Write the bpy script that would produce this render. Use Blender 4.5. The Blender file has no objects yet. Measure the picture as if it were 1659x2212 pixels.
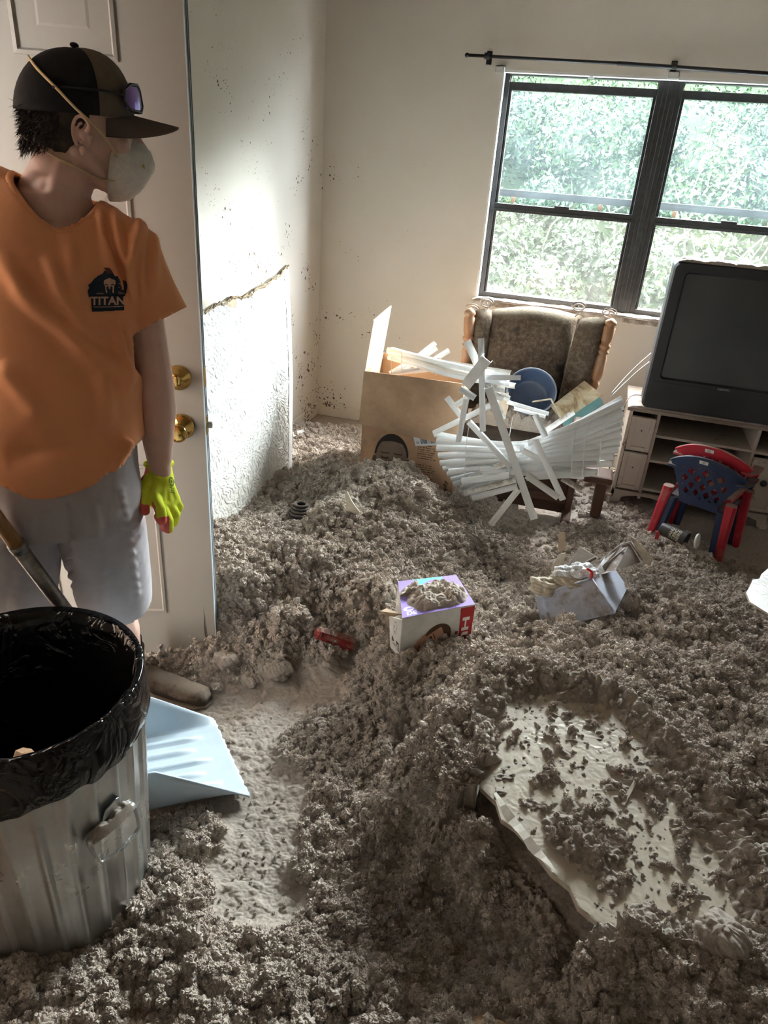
import bpy, bmesh, math, random
import numpy as np
from mathutils import Vector, Matrix
from mathutils.bvhtree import BVHTree
random.seed(7); RNG = np.random.RandomState(11)
SC = bpy.context.scene
COL = SC.collection

# ------------------------------------------------------------------ camera
W, H, F = 1659.0, 2212.0, 1534.0
PP = np.array([829.5, 1106.0]); CAMP = np.array([0, 0, 1.65]); D = 4.355     # D: the window wall
def _c(x, y):
    v = np.array([x - PP[0], -(y - PP[1]), -F]); return v / np.linalg.norm(v)
_dn = _c(605, 4105); _lf = _c(-5500, -140)
_lf = _lf - _dn * _lf.dot(_dn); _lf /= np.linalg.norm(_lf)
_X = -_lf; _Z = -_dn; _Y = np.cross(_Z, _X)
M = np.array([_X, _Y, _Z])
cd = bpy.data.cameras.new('camera'); camo = bpy.data.objects.new('camera', cd); COL.objects.link(camo)
cd.sensor_fit = 'HORIZONTAL'; cd.sensor_width = 36; cd.lens = F / W * 36; cd.clip_start = .05; cd.clip_end = 200
mw = Matrix.Identity(4)
for i in range(3):
    for j in range(3): mw[i][j] = M[i, j]
    mw[i][3] = CAMP[i]
camo.matrix_world = mw
SC.camera = camo
# ------------------------------------------------------------------ world and light
SKY_STR = 19.0; SUN_STR = 34.0; EXPO = 1.78
wd = bpy.data.worlds.new('sky'); SC.world = wd; wd.use_nodes = True
nt = wd.node_tree; bg = nt.nodes['Background']
bg.inputs[0].default_value = (.96, .965, 1.0, 1); bg.inputs[1].default_value = SKY_STR
def sun(name, direction, strength, angle, color):
    l = bpy.data.lights.new(name, 'SUN'); l.energy = strength; l.angle = math.radians(angle); l.color = color
    o = bpy.data.objects.new(name, l); COL.objects.link(o)
    o.rotation_euler = Vector(direction).to_track_quat('-Z', 'Y').to_euler(); return o
sun('hazy_sun', (-.54, -1.0, -.45), SUN_STR, 58, (1.0, .975, .93))
def portal(name, loc, direction, sx, sy):
    l = bpy.data.lights.new(name, 'AREA'); l.shape = 'RECTANGLE'; l.size = sx; l.size_y = sy
    l.cycles.is_portal = True
    o = bpy.data.objects.new(name, l); COL.objects.link(o); o.location = loc
    o.rotation_euler = Vector(direction).to_track_quat('-Z', 'Z').to_euler(); return o
portal('window_portal', (.15, D + .22, 1.46), (0, -1, 0), 1.75, 1.22)
portal('doorway_portal', (-2.12, 1.0, 1.02), (1, 0, 0), .95, 2.05)
vs = SC.view_settings
vs.view_transform = 'Standard'; vs.look = 'None'; vs.gamma = 1; vs.use_curve_mapping = False; vs.exposure = EXPO

# ------------------------------------------------------------------ pixel -> point helpers
def ray(px, py): return M @ np.array([px - PP[0], -(py - PP[1]), -F])
def az(px, py, z=0.): d = ray(px, py); return CAMP + d * ((z - CAMP[2]) / d[2])
def ay(px, py, y): d = ray(px, py); return CAMP + d * (y / d[1])
def ax(px, py, x): d = ray(px, py); return CAMP + d * (x / d[0])
def at(px, py, t): return CAMP + ray(px, py) * t / F
def prj(P):
    c = (np.asarray(P) - CAMP) @ M; return PP[0] + F * c[..., 0] / -c[..., 2], PP[1] - F * c[..., 1] / -c[..., 2]
def nrm(v): v = np.asarray(v, float); return v / np.linalg.norm(v)
V3 = lambda *a: np.array(a, float)

# ------------------------------------------------------------------ materials
def lin(r, g, b): 
    f = lambda c: (c / 255) / 12.92 if c / 255 <= .04045 else ((c / 255 + .055) / 1.055) ** 2.4
    return (f(r), f(g), f(b), 1)
class NT:
    def __init__(s, name):
        s.m = bpy.data.materials.new(name); s.m.use_nodes = True; s.t = s.m.node_tree; s.b = s.t.nodes['Principled BSDF']
        s.tc = s.t.nodes.new('ShaderNodeTexCoord'); s.co = s.tc.outputs['Object']
    def n(s, typ, **kw):
        o = s.t.nodes.new('ShaderNode' + typ)
        for k, v in kw.items():
            if k.startswith('_'): setattr(o, k[1:], v)
            else: o.inputs[k.replace('__', ' ')].default_value = v
        return o
    def l(s, a, b): s.t.links.new(a, b)
    def map(s, sc=(1, 1, 1), rot=(0, 0, 0), src=None):
        m = s.n('Mapping'); m.inputs['Scale'].default_value = sc; m.inputs['Rotation'].default_value = rot
        s.l(src or s.co, m.inputs['Vector']); return m.outputs[0]
    def noise(s, scale, detail=4, rough=.55, dist=0, vec=None):
        n = s.n('TexNoise', Scale=scale, Detail=detail, Roughness=rough, Distortion=dist); s.l(vec or s.co, n.inputs['Vector']); return n.outputs['Fac']
    def voro(s, scale, feature='F1', vec=None, rnd=1):
        n = s.n('TexVoronoi', _feature=feature, Scale=scale, Randomness=rnd); s.l(vec or s.co, n.inputs['Vector']); return n
    def ramp(s, fac, stops, interp='LINEAR'):
        r = s.n('ValToRGB'); r.color_ramp.interpolation = interp; e = r.color_ramp.elements
        e[0].position, e[0].color = stops[0][0], (*stops[0][1][:3], 1)
        e[1].position, e[1].color = stops[-1][0], (*stops[-1][1][:3], 1)
        for p, c in stops[1:-1]: q = e.new(p); q.color = (*c[:3], 1)
        s.l(fac, r.inputs[0]); return r.outputs[0]
    def rr(s, fac, a, b, c=0., d=1.):
        r = s.n('MapRange'); r.inputs[1].default_value = a; r.inputs[2].default_value = b; r.inputs[3].default_value = c; r.inputs[4].default_value = d
        s.l(fac, r.inputs[0]); return r.outputs[0]
    def math(s, op, a, b=None):
        n = s.n('Math', _operation=op)
        for i, v in enumerate((a, b)):
            if v is None: continue
            if isinstance(v, (int, float)): n.inputs[i].default_value = v
            else: s.l(v, n.inputs[i])
        return n.outputs[0]
    def mix(s, fac, a, b):
        n = s.n('Mix', _data_type='RGBA')
        for idx, v in ((0, fac), (6, a), (7, b)):
            if isinstance(v, (int, float)): n.inputs[idx].default_value = v
            elif isinstance(v, tuple): n.inputs[idx].default_value = (*v[:3], 1)
            else: s.l(v, n.inputs[idx])
        return n.outputs[2]
    def bump(s, h, strength=.3, dist=.002):
        b = s.n('Bump', Strength=strength, Distance=dist); s.l(h, b.inputs['Height'])
        if s.b.inputs['Normal'].is_linked: s.l(s.b.inputs['Normal'].links[0].from_socket, b.inputs['Normal'])
        s.l(b.outputs[0], s.b.inputs['Normal']); return s
    def col(s, c):
        if isinstance(c, tuple): s.b.inputs['Base Color'].default_value = (*c[:3], 1)
        else: s.l(c, s.b.inputs['Base Color'])
        return s
    def set(s, rough=None, metal=None, spec=None, **kw):
        if rough is not None: s.b.inputs['Roughness'].default_value = rough
        if metal is not None: s.b.inputs['Metallic'].default_value = metal
        if spec is not None: s.b.inputs['Specular IOR Level'].default_value = spec
        for k, v in kw.items(): s.b.inputs[k.replace('__', ' ')].default_value = v
        return s
def simple(name, c1, c2=None, scale=20, rough=.6, metal=0, spec=.4, bs=0, bstr=.2, bdist=.001, **kw):
    m = NT(name); c2 = c2 or tuple(x * .8 for x in c1[:3])
    f = m.rr(m.noise(scale, 5, .6), .35, .65); m.col(m.mix(f, c1, c2)).set(rough, metal, spec, **kw)
    if bs: m.bump(m.noise(bs, 4), bstr, bdist)
    return m.m
def dusty(name, base, dust, amount=.5, scale=8, rough=.85, spec=.2, bs=120, bstr=.4, bdist=.002, up=True, metal=0):
    """a surface with insulation dust lying on it: more on faces that look up"""
    m = NT(name); n1 = m.noise(scale, 6, .65)
    g = m.n('NewGeometry'); sx = m.n('SeparateXYZ'); m.l(g.outputs['Normal'], sx.inputs[0])
    f = m.math('ADD', n1, m.math('MULTIPLY', sx.outputs[2], .35 if up else 0.0))
    f = m.rr(f, 1 - amount, 1.12 - amount + .1)
    n2 = m.noise(scale * 9, 4, .7)
    m.col(m.mix(f, base, m.mix(n2, dust, tuple(x * .6 for x in dust[:3])))).set(rough, metal, spec)
    m.bump(m.noise(bs, 5, .7), bstr, bdist); return m.m
DUST = (.36, .29, .235)

# ------------------------------------------------------------------ mesh helpers
ORG = {}
def tag(o, label=None, cat=None, group=None, kind=None):
    if label: o['label'] = label
    if cat: o['category'] = cat
    if group: o['group'] = group
    if kind: o['kind'] = kind
    return o
def thing(name, loc, label=None, cat=None, group=None, kind=None):
    o = bpy.data.objects.new(name, None); COL.objects.link(o); o.location = [float(a) for a in loc]; o.empty_display_size = .05
    ORG[o.name] = np.array(loc, float); return tag(o, label, cat, group, kind)
def link(name, verts, faces, mats, parent=None, smooth=False, mi=None, origin=None, bevel=0, autos=None):
    verts = np.asarray(verts, float)
    if parent is not None: org = ORG[parent.name]
    else:
        if origin is None: lo = verts.min(0); hi = verts.max(0); origin = V3((lo[0] + hi[0]) / 2, (lo[1] + hi[1]) / 2, lo[2])
        org = np.array(origin, float)
    me = bpy.data.meshes.new(name); me.from_pydata((verts - org).tolist(), [], [list(map(int, f)) for f in faces])
    if not isinstance(mats, (list, tuple)): mats = [mats]
    for m in mats: me.materials.append(m)
    if mi is not None: me.polygons.foreach_set('material_index', np.asarray(mi, np.int32))
    if smooth: me.polygons.foreach_set('use_smooth', np.ones(len(me.polygons), bool))
    me.update()
    o = bpy.data.objects.new(name, me); COL.objects.link(o)
    if parent is not None: o.parent = parent
    else: o.location = org.tolist()
    ORG[o.name] = org
    if bevel:
        b = o.modifiers.new('bevel', 'BEVEL'); b.width = bevel; b.segments = 2; b.limit_method = 'ANGLE'; b.angle_limit = math.radians(40)
    return o
class MB:
    def __init__(s): s.v = []; s.f = []; s.m = []; s.k = 0
    def add(s, v, f, mi=0):
        n = s.k; v = [tuple(map(float, p)) for p in v]; s.v += v; s.k += len(v)
        s.f += [tuple(i + n for i in q) for q in f]; s.m += [mi] * len(f); return s
    def box(s, c, h, ax_=None, mi=0):
        A = np.eye(3) if ax_ is None else np.array(ax_); c = np.array(c, float)
        pts = [c + A[0] * h[0] * i + A[1] * h[1] * j + A[2] * h[2] * k for i in (-1, 1) for j in (-1, 1) for k in (-1, 1)]
        return s.add(pts, [(0, 1, 3, 2), (4, 6, 7, 5), (0, 4, 5, 1), (2, 3, 7, 6), (0, 2, 6, 4), (1, 5, 7, 3)], mi)
    def aabb(s, lo, hi, mi=0): lo = np.array(lo, float); hi = np.array(hi, float); return s.box((lo + hi) / 2, (hi - lo) / 2, None, mi)
    def prism(s, pts, off, mi=0):
        n = len(pts); off = np.array(off, float); a = [np.array(p, float) for p in pts]
        return s.add(a + [p + off for p in a], [tuple(range(n))[::-1], tuple(range(n, 2 * n))] + [(i, (i + 1) % n, (i + 1) % n + n, i + n) for i in range(n)], mi)
    def tube(s, path, r, n=10, cap=True, mi=0, flat=None):
        path = [np.array(p, float) for p in path]; m = len(path); r = [r] * m if np.isscalar(r) else list(r); rings = []
        t0 = nrm(path[1] - path[0]); u = nrm(np.cross(t0, (0, 0, 1) if abs(t0[2]) < .9 else (1, 0, 0)))
        for i in range(m):
            t = nrm(path[min(i + 1, m - 1)] - path[max(i - 1, 0)]); u = nrm(u - t * u.dot(t)); w = np.cross(t, u)
            for k in range(n):
                a = 2 * math.pi * k / n; rings.append(path[i] + (u * math.cos(a) + w * math.sin(a) * (flat or 1)) * r[i])
        f = [(i * n + k, i * n + (k + 1) % n, (i + 1) * n + (k + 1) % n, (i + 1) * n + k) for i in range(m - 1) for k in range(n)]
        if cap: f += [tuple(range(n))[::-1], tuple(range((m - 1) * n, m * n))]
        return s.add(rings, f, mi)
    def loft(s, rings, cap=True, mi=0):
        n = len(rings[0]); m = len(rings); v = [p for r in rings for p in r]
        f = [(i * n + k, i * n + (k + 1) % n, (i + 1) * n + (k + 1) % n, (i + 1) * n + k) for i in range(m - 1) for k in range(n)]
        if cap: f += [tuple(range(n))[::-1], tuple(range((m - 1) * n, m * n))]
        return s.add(v, f, mi)
    def lathe(s, base, axis, prof, n=24, mi=0, cap=True):
        """prof: (distance along axis, radius)"""
        a = nrm(axis); u = nrm(np.cross(a, (0, 0, 1) if abs(a[2]) < .9 else (1, 0, 0))); w = np.cross(a, u); base = np.array(base, float)
        return s.loft([[base + a * h + (u * math.cos(2 * math.pi * k / n) + w * math.sin(2 * math.pi * k / n)) * max(r, 1e-4) for k in range(n)] for h, r in prof], cap, mi)
    def ell(s, c, r, axes=None, n=16, m=10, mi=0):
        A = np.eye(3) if axes is None else np.array(axes); c = np.array(c, float); rings = []
        for i in range(1, m):
            ph = math.pi * i / m
            rings.append([c - A[2] * r[2] * math.cos(ph) + (A[0] * r[0] * math.cos(2 * math.pi * k / n) + A[1] * r[1] * math.sin(2 * math.pi * k / n)) * math.sin(ph) for k in range(n)])
        v = [p for q in rings for p in q] + [c - A[2] * r[2], c + A[2] * r[2]]
        f = [(i * n + k, i * n + (k + 1) % n, (i + 1) * n + (k + 1) % n, (i + 1) * n + k) for i in range(m - 2) for k in range(n)]
        a, b = len(v) - 2, len(v) - 1
        f += [(a, (k + 1) % n, k) for k in range(n)] + [(b, (m - 2) * n + k, (m - 2) * n + (k + 1) % n) for k in range(n)]
        return s.add(v, f, mi)
    def cap(s, p0, r0, p1, r1, n=14):
        p0 = np.array(p0, float); p1 = np.array(p1, float)
        L = np.linalg.norm(p1 - p0); d = (p1 - p0) / L
        prof = [(-r0 * math.cos(a), r0 * math.sin(a)) for a in np.linspace(.05, math.pi / 2, 5)] + [(L + r1 * math.sin(a), r1 * math.cos(a)) for a in np.linspace(0, math.pi / 2 - .05, 5)]
        return s.lathe(p0, d, prof, n)
    def build(s, name, mats, parent=None, **kw): return link(name, s.v, s.f, mats, parent, mi=s.m if isinstance(mats, (list, tuple)) else None, **kw)
def remeshed(mb, voxel, smooth=4, factor=.5):
    """union of closed shapes into one skin; gives verts (n,3) and quads"""
    o = link('tmp', mb.v, mb.f, [], origin=(0, 0, 0))
    r = o.modifiers.new('r', 'REMESH'); r.mode = 'VOXEL'; r.voxel_size = voxel
    q = o.modifiers.new('s', 'SMOOTH'); q.iterations = smooth; q.factor = factor
    dg = bpy.context.evaluated_depsgraph_get(); dg.update(); me = o.evaluated_get(dg).to_mesh()
    n = len(me.vertices); v = np.empty(n * 3); me.vertices.foreach_get('co', v); v = v.reshape(-1, 3)
    f = [tuple(p.vertices) for p in me.polygons]
    bpy.data.objects.remove(o); return v, f
def vnormals(v, f):
    N = np.zeros_like(v); q = np.array([(*a, a[0])[:4] if len(a) == 3 else a[:4] for a in f])
    n = np.cross(v[q[:, 2]] - v[q[:, 0]], v[q[:, 3]] - v[q[:, 1]])
    for k in range(4): np.add.at(N, q[:, k], n)
    return N / (np.linalg.norm(N, axis=1, keepdims=True) + 1e-12)
def spline(pts, n):
    pts = np.array(pts, float); t = np.linspace(0, len(pts) - 1, n); out = []
    for x in t:
        i = min(int(x), len(pts) - 2); u = x - i
        p0 = pts[max(i - 1, 0)]; p1 = pts[i]; p2 = pts[i + 1]; p3 = pts[min(i + 2, len(pts) - 1)]
        out.append(.5 * ((2 * p1) + (-p0 + p2) * u + (2 * p0 - 5 * p1 + 4 * p2 - p3) * u * u + (-p0 + 3 * p1 - 3 * p2 + p3) * u ** 3))
    return out
# ---- vectorised noise
def hash2(ix, iy, s):
    h = (ix.astype(np.int64) * 374761393 + iy.astype(np.int64) * 668265263 + s * 974634777) & 0xffffffff
    h = ((h ^ (h >> 13)) * 1274126177) & 0xffffffff; h = h ^ (h >> 16)
    return (h & 0xffffff) / float(0xffffff)
def vnoise(x, y, s=0):
    ix = np.floor(x); iy = np.floor(y); fx = x - ix; fy = y - iy; fx = fx * fx * (3 - 2 * fx); fy = fy * fy * (3 - 2 * fy)
    a = hash2(ix, iy, s); b = hash2(ix + 1, iy, s); c = hash2(ix, iy + 1, s); d = hash2(ix + 1, iy + 1, s)
    return (a * (1 - fx) + b * fx) * (1 - fy) + (c * (1 - fx) + d * fx) * fy
def fbm(x, y, o=4, s=0):
    t = 0; a = .5
    for k in range(o): t = t + a * vnoise(x * 2 ** k, y * 2 ** k, s + k * 7); a *= .5
    return t
def bumps(x, y, cell, s, keep=.8):
    """rounded crumbs: the tallest hemisphere over each point, 0..1"""
    X = x / cell; Y = y / cell; ix = np.floor(X); iy = np.floor(Y); out = np.zeros_like(x)
    for dx in (-1, 0, 1):
        for dy in (-1, 0, 1):
            cx = ix + dx; cy = iy + dy
            px = cx + hash2(cx, cy, s); py = cy + hash2(cx, cy, s + 1); r = .38 + .5 * hash2(cx, cy, s + 2)
            r = np.where(hash2(cx, cy, s + 3) < keep, r, .15)
            d2 = ((X - px) ** 2 + (Y - py) ** 2) / (r * r)
            out = np.maximum(out, np.clip(1 - d2, 0, 1) ** .72 * r)
    return out
def crumbs(x, y, s=0):
    wx = x + .005 * (vnoise(x * 60, y * 60, s + 50) - .5) + .010 * (vnoise(x * 15, y * 15, s + 51) - .5)
    wy = y + .005 * (vnoise(x * 60, y * 60, s + 52) - .5) + .010 * (vnoise(x * 15, y * 15, s + 53) - .5)
    return wx, wy
# ---- flat prints: a small grid of coloured cells
def print_mat():
    m = NT('printed ink'); a = m.n('Attribute', _attribute_name='ink'); m.l(a.outputs['Color'], m.b.inputs['Base Color']); m.set(.75, 0, .2); return m.m
INK = print_mat()
def decal(name, rgba, fn, parent, mat=None, **kw):
    """rgba (h,w,4) linear colour, row 0 on top; fn(u,v)->points, u right 0..1, v up 0..1"""
    h, w = rgba.shape[:2]; uu, vv = np.meshgrid(np.linspace(0, 1, w + 1), np.linspace(1, 0, h + 1))
    P = fn(uu.ravel(), vv.ravel()); idx = np.arange((w + 1) * (h + 1)).reshape(h + 1, w + 1)
    q = np.stack([idx[:-1, :-1], idx[1:, :-1], idx[1:, 1:], idx[:-1, 1:]], -1).reshape(-1, 4); k = rgba[..., 3].ravel() > .5
    q = q[k]; col = rgba.reshape(-1, 4)[k]
    used = np.unique(q); rm = np.zeros(len(P), int); rm[used] = np.arange(len(used)); 
    o = link(name, P[used], rm[q], mat or INK, parent, **kw)
    ca = o.data.color_attributes.new('ink', 'FLOAT_COLOR', 'CORNER'); c = np.repeat(col, 4, 0).astype(np.float32); c[:, 3] = 1
    ca.data.foreach_set('color', c.ravel()); return o
def in_poly(X, Y, poly):
    c = np.zeros(X.shape, bool); n = len(poly)
    for i in range(n):
        x1, y1 = poly[i]; x2, y2 = poly[(i + 1) % n]
        t = ((y1 > Y) != (y2 > Y)) & (X < (x2 - x1) * (Y - y1) / (y2 - y1 + 1e-12) + x1); c ^= t
    return c
def text_mask(X, Y, txt, box, rot=0, stretch=True):
    """True where the word covers the grid; box = x0,y0,x1,y1 (y down)"""
    c = bpy.data.curves.new('t', 'FONT'); c.body = txt; c.offset = .03; o = bpy.data.objects.new('t', c); COL.objects.link(o)
    dg = bpy.context.evaluated_depsgraph_get(); dg.update(); me = o.evaluated_get(dg).to_mesh(); me.calc_loop_triangles()
    v = np.array([p.co[:2] for p in me.vertices]); tr = [tuple(t.vertices) for t in me.loop_triangles]; bpy.data.objects.remove(o)
    v = (v - v.min(0)) / (v.max(0) - v.min(0))
    if rot == 90: v = np.stack([1 - v[:, 1], v[:, 0]], 1)
    if rot == -90: v = np.stack([v[:, 1], 1 - v[:, 0]], 1)
    vx = box[0] + v[:, 0] * (box[2] - box[0]); vy = box[3] - v[:, 1] * (box[3] - box[1]); out = np.zeros(X.shape, bool)
    for t in tr:
        a, b, cc = [(vx[i], vy[i]) for i in t]
        den = (b[1] - cc[1]) * (a[0] - cc[0]) + (cc[0] - b[0]) * (a[1] - cc[1])
        if abs(den) < 1e-12: continue
        l1 = ((b[1] - cc[1]) * (X - cc[0]) + (cc[0] - b[0]) * (Y - cc[1])) / den; l2 = ((cc[1] - a[1]) * (X - cc[0]) + (a[0] - cc[0]) * (Y - cc[1])) / den
        out |= (l1 >= 0) & (l2 >= 0) & (l1 + l2 <= 1)
    return out
def canvas(w, h, c=None):
    a = np.zeros((h, w, 4)); X, Y = np.meshgrid((np.arange(w) + .5) / w, (np.arange(h) + .5) / h)
    if c is not None: a[...] = (*c[:3], 1)
    return a, X, Y
def paint(a, mask, c): a[mask] = (*c[:3], 1)
# ================================================================== the room
def wall_mat(name, c, c2, spots=1.0, tex=True):
    m = NT(name); g = m.n('NewGeometry'); pos = g.outputs['Position']
    base = m.mix(m.rr(m.noise(2.5, 4, .6, vec=pos), .3, .7), c, c2)
    # mud spatter: small dark specks gathered in patches, denser low down and near the corner
    sx = m.n('SeparateXYZ'); m.l(pos, sx.inputs[0])
    nx = m.rr(sx.outputs[0], -1.75, -.75, 1, .15); ny = m.rr(sx.outputs[2], .1, 2.2, 1, .25)
    dens = m.math('MULTIPLY', m.math('MULTIPLY', nx, ny), spots)
    patch = m.rr(m.noise(5, 3, .6, vec=pos), .42, .68)
    out = base
    for sc, th in ((40, .62), (90, .62)):
        vo = m.voro(sc, vec=pos); d = m.math('ADD', vo.outputs['Distance'], m.math('MULTIPLY', m.noise(sc * 3, 2, vec=pos), .12))
        sz = m.math('MULTIPLY', m.math('MULTIPLY', patch, dens), th)
        sr = m.n('SeparateColor'); m.l(vo.outputs['Color'], sr.inputs[0])
        sz = m.math('MULTIPLY', sz, m.rr(sr.outputs[0], .62, 1, 0, 1.3))
        k = m.rr(m.math('SUBTRACT', d, sz), .05, .0)
        out = m.mix(k, out, (.13, .085, .05))
    m.col(out).set(.85, 0, .25)
    m.bump(m.noise(90, 4, .6, vec=pos), .12, .002); return m.m
M_wall = wall_mat('painted drywall', (.69, .655, .595), (.65, .615, .555))
M_ceil = simple('ceiling paint', (.82, .80, .76), (.8, .78, .74), 8, .9, 0, .2)
M_base = wall_mat('spattered baseboard paint', (.70, .65, .58), (.66, .60, .53), 1.3)
M_sill = dusty('dusty sill', (.72, .70, .66), DUST, .62, 14, .7)
M_frame = simple('bronze window frame', (.035, .037, .038), (.055, .056, .056), 30, .45, .3, .5)
M_white = simple('white trim', (.74, .75, .74), (.68, .68, .66), 12, .55)
XL, XR, YF, ZC = -1.70, 2.7, -1.7, 2.46
wx0, wx1, wz0, wz1 = -.705, 1.0, .895, 2.062
T = .14
def st(mb, name, mat, label=None, **kw): return tag(mb.build(name, mat, **kw), label, None, None, 'structure')
m = MB(); m.aabb((XL - .3, D, 0), (wx0, D + T, ZC)); m.aabb((wx1, D, 0), (XR + .1, D + T, ZC))
m.aabb((wx0, D, 0), (wx1, D + T, wz0)); m.aabb((wx0, D, wz1), (wx1, D + T, ZC)); st(m, 'wall_back', M_wall)
m = MB(); m.aabb((XL - .1, 1.66, 0), (XL, D, ZC)); m.aabb((-2.06, 1.66, 0), (XL - .1, 1.76, ZC)); st(m, 'wall_left', M_wall)
m = MB(); m.aabb((-2.12, YF, 0), (-2.0, .52, ZC)); m.aabb((-2.12, 1.5, 0), (-2.0, 1.76, ZC)); m.aabb((-2.12, .52, 2.06), (-2.0, 1.5, ZC)); st(m, 'wall_entry', M_wall)
st(MB().aabb((XR, YF, 0), (XR + .1, D, ZC)), 'wall_right', M_wall)
st(MB().aabb((-2.12, YF - .1, 0), (XR + .1, YF, ZC)), 'wall_front', M_wall)
st(MB().aabb((-2.12, YF - .1, ZC), (XR + .1, D + T, ZC + .1)), 'ceiling', simple('bare rafters and old insulation', (.34, .29, .24), (.26, .22, .18), 3, .95, 0, .1))
M_floor = dusty('dust covered floor', (.20, .15, .115), (.30, .235, .185), .75, 5, .95, .1, 60, .5)
st(MB().aabb((-2.12, YF - .1, -.1), (XR + .1, D + T, 0)), 'floor', M_floor)
def baseb(lo, hi, nm): 
    o = st(MB().aabb(lo, hi), nm, M_base, bevel=.004)
baseb((XL, D - .012, 0), (XR, D, .083), 'baseboard_back'); baseb((XL, 1.7, 0), (XL + .012, D - .012, .083), 'baseboard_left')
# ------------------------------------------------------------------ windows
M_glass = None
def glass_mat(name, tint, film, filmcol):
    m = bpy.data.materials.new(name); m.use_nodes = True; t = m.node_tree; t.nodes.clear()
    out = t.nodes.new('ShaderNodeOutputMaterial'); tr = t.nodes.new('ShaderNodeBsdfTransparent'); tr.inputs[0].default_value = (*tint, 1)
    gl = t.nodes.new('ShaderNodeBsdfGlossy'); gl.inputs['Roughness'].default_value = .08; gl.inputs[0].default_value = (1, 1, 1, 1)
    tl = t.nodes.new('ShaderNodeBsdfTranslucent'); tl.inputs[0].default_value = (*filmcol, 1)
    tc = t.nodes.new('ShaderNodeTexCoord'); n = t.nodes.new('ShaderNodeTexNoise'); n.inputs['Scale'].default_value = 4; n.inputs['Detail'].default_value = 7; n.inputs['Roughness'].default_value = .75
    mr = t.nodes.new('ShaderNodeMapRange'); mr.inputs[1].default_value = .3; mr.inputs[2].default_value = .7; mr.inputs[3].default_value = film * .55; mr.inputs[4].default_value = film * 1.45
    t.links.new(tc.outputs['Object'], n.inputs['Vector']); t.links.new(n.outputs['Fac'], mr.inputs[0])
    a = t.nodes.new('ShaderNodeMixShader'); b = t.nodes.new('ShaderNodeMixShader'); b.inputs[0].default_value = .04
    t.links.new(mr.outputs[0], a.inputs[0]); t.links.new(tr.outputs[0], a.inputs[1]); t.links.new(tl.outputs[0], a.inputs[2])
    t.links.new(a.outputs[0], b.inputs[1]); t.links.new(gl.outputs[0], b.inputs[2]); t.links.new(b.outputs[0], out.inputs[0]); return m
GL_up = glass_mat('dusty upper pane', (.90, .96, .98), .006, (.75, .93, 1))
GL_lo = glass_mat('dusty lower pane', (.95, .955, .945), .006, (.95, 1, .96))
GL_top = glass_mat('dusty top gap pane', (.9, .98, .95), .004, (.9, 1, .96))
yf = D + .055                       # room face of the frames
zt = ay(1100, 183, yf)[2]; zm = ay(1054, 441, yf)[2]
xm = (ay(1452, 165, yf)[0] + ay(1349, 668, yf)[0]) / 2
print('window', zt, zm, xm)
# white reveal lining
rv = MB(); rv.aabb((wx0 - .002, D + .001, wz0), (wx0 + .012, D + T, wz1)); rv.aabb((wx1 - .012, D + .001, wz0), (wx1 + .002, D + T, wz1)); rv.aabb((wx0, D + .001, wz1 - .012), (wx1, D + T, wz1 + .002))
st(rv, 'trim_1', M_white, 'white painted lining round the window opening')
si = MB(); si.aabb((wx0 - .01, D - .055, wz0 - .035), (wx1 + .02, D + T, wz0)); st(si, 'trim_2', M_sill, 'window sill covered with grey insulation dust', bevel=.006)
def window(nm, x0, x1, label):
    w = thing(nm, ((x0 + x1) / 2, yf, wz0), label, None, None, 'structure')
    fz0, fz1 = wz0 + .004, wz1 - .008
    for c, h in ((((x0 + .013), 0, 0), 'l'), ((x1 - .013, 0, 0), 'r')):
        m = MB(); m.aabb((c[0] - .013, yf, fz0), (c[0] + .013, yf + .07, fz1)); m.aabb((c[0] - .018, yf + .02, fz0), (c[0] + .018, yf + .045, fz1)); m.build('window_jamb', M_frame, w, bevel=.002)
    MB().aabb((x0 + .026, yf, fz1 - .009), (x1 - .026, yf + .07, fz1)).build('head_rail', M_frame, w, bevel=.002)
    m = MB(); m.aabb((x0 + .026, yf - .004, fz0), (x1 - .026, yf + .07, fz0 + .03)); m.build('bottom_rail', M_frame, w, bevel=.003)
    MB().aabb((x0 + .026, yf + .012, zt - .024), (x1 - .026, yf + .034, zt + .016)).build('top_sash_rail', M_frame, w, bevel=.003)
    m = MB(); m.aabb((x0 + .026, yf - .006, zm - .026), (x1 - .026, yf + .03, zm + .012)); m.aabb((x0 + .026, yf - .014, zm - .030), (x1 - .026, yf - .004, zm - .016)); m.build('meeting_rail', M_frame, w, bevel=.002)
    m = MB(); m.aabb((x0 + .026, yf + .095, zm + .045), (x1 - .026, yf + .112, zm + .082)); m.aabb((x0 + .026, yf + .09, zm + .058), (x1 - .026, yf + .095, zm + .066)); m.build('storm_sash_rail', M_frame, w)
    for sx in (x0 + .03, x1 - .042): MB().aabb((sx, yf + .012, fz0 + .03), (sx + .012, yf + .034, zt - .019)).build('sash_stile', M_frame, w, bevel=.002)
    for (a, b, g, yy) in ((zt + .016, fz1 - .009, GL_top, .028), (zm + .012, zt - .019, GL_up, .022), (fz0 + .03, zm - .026, GL_lo, .022)):
        MB().aabb((x0 + .028, yf + yy, a), (x1 - .028, yf + yy + .003, b)).build('pane', g, w)
    m = MB(); m.aabb(((x0 + x1) / 2 - .04, yf - .004, zm + .012), ((x0 + x1) / 2 + .04, yf + .012, zm + .022)); m.build('sash_lock', M_frame, w)
    for fx in (.14, .74):
        xx = x0 + (x1 - x0) * fx; MB().aabb((xx, yf + .04, zm + .018), (xx + .02, yf + .044, zm + .046)).build('vent_tab', simple('rust orange tab', (.5, .2, .08), None), w)
window('window_1', wx0 + .012, xm - .035, 'left dark framed window with dirty panes')
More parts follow.
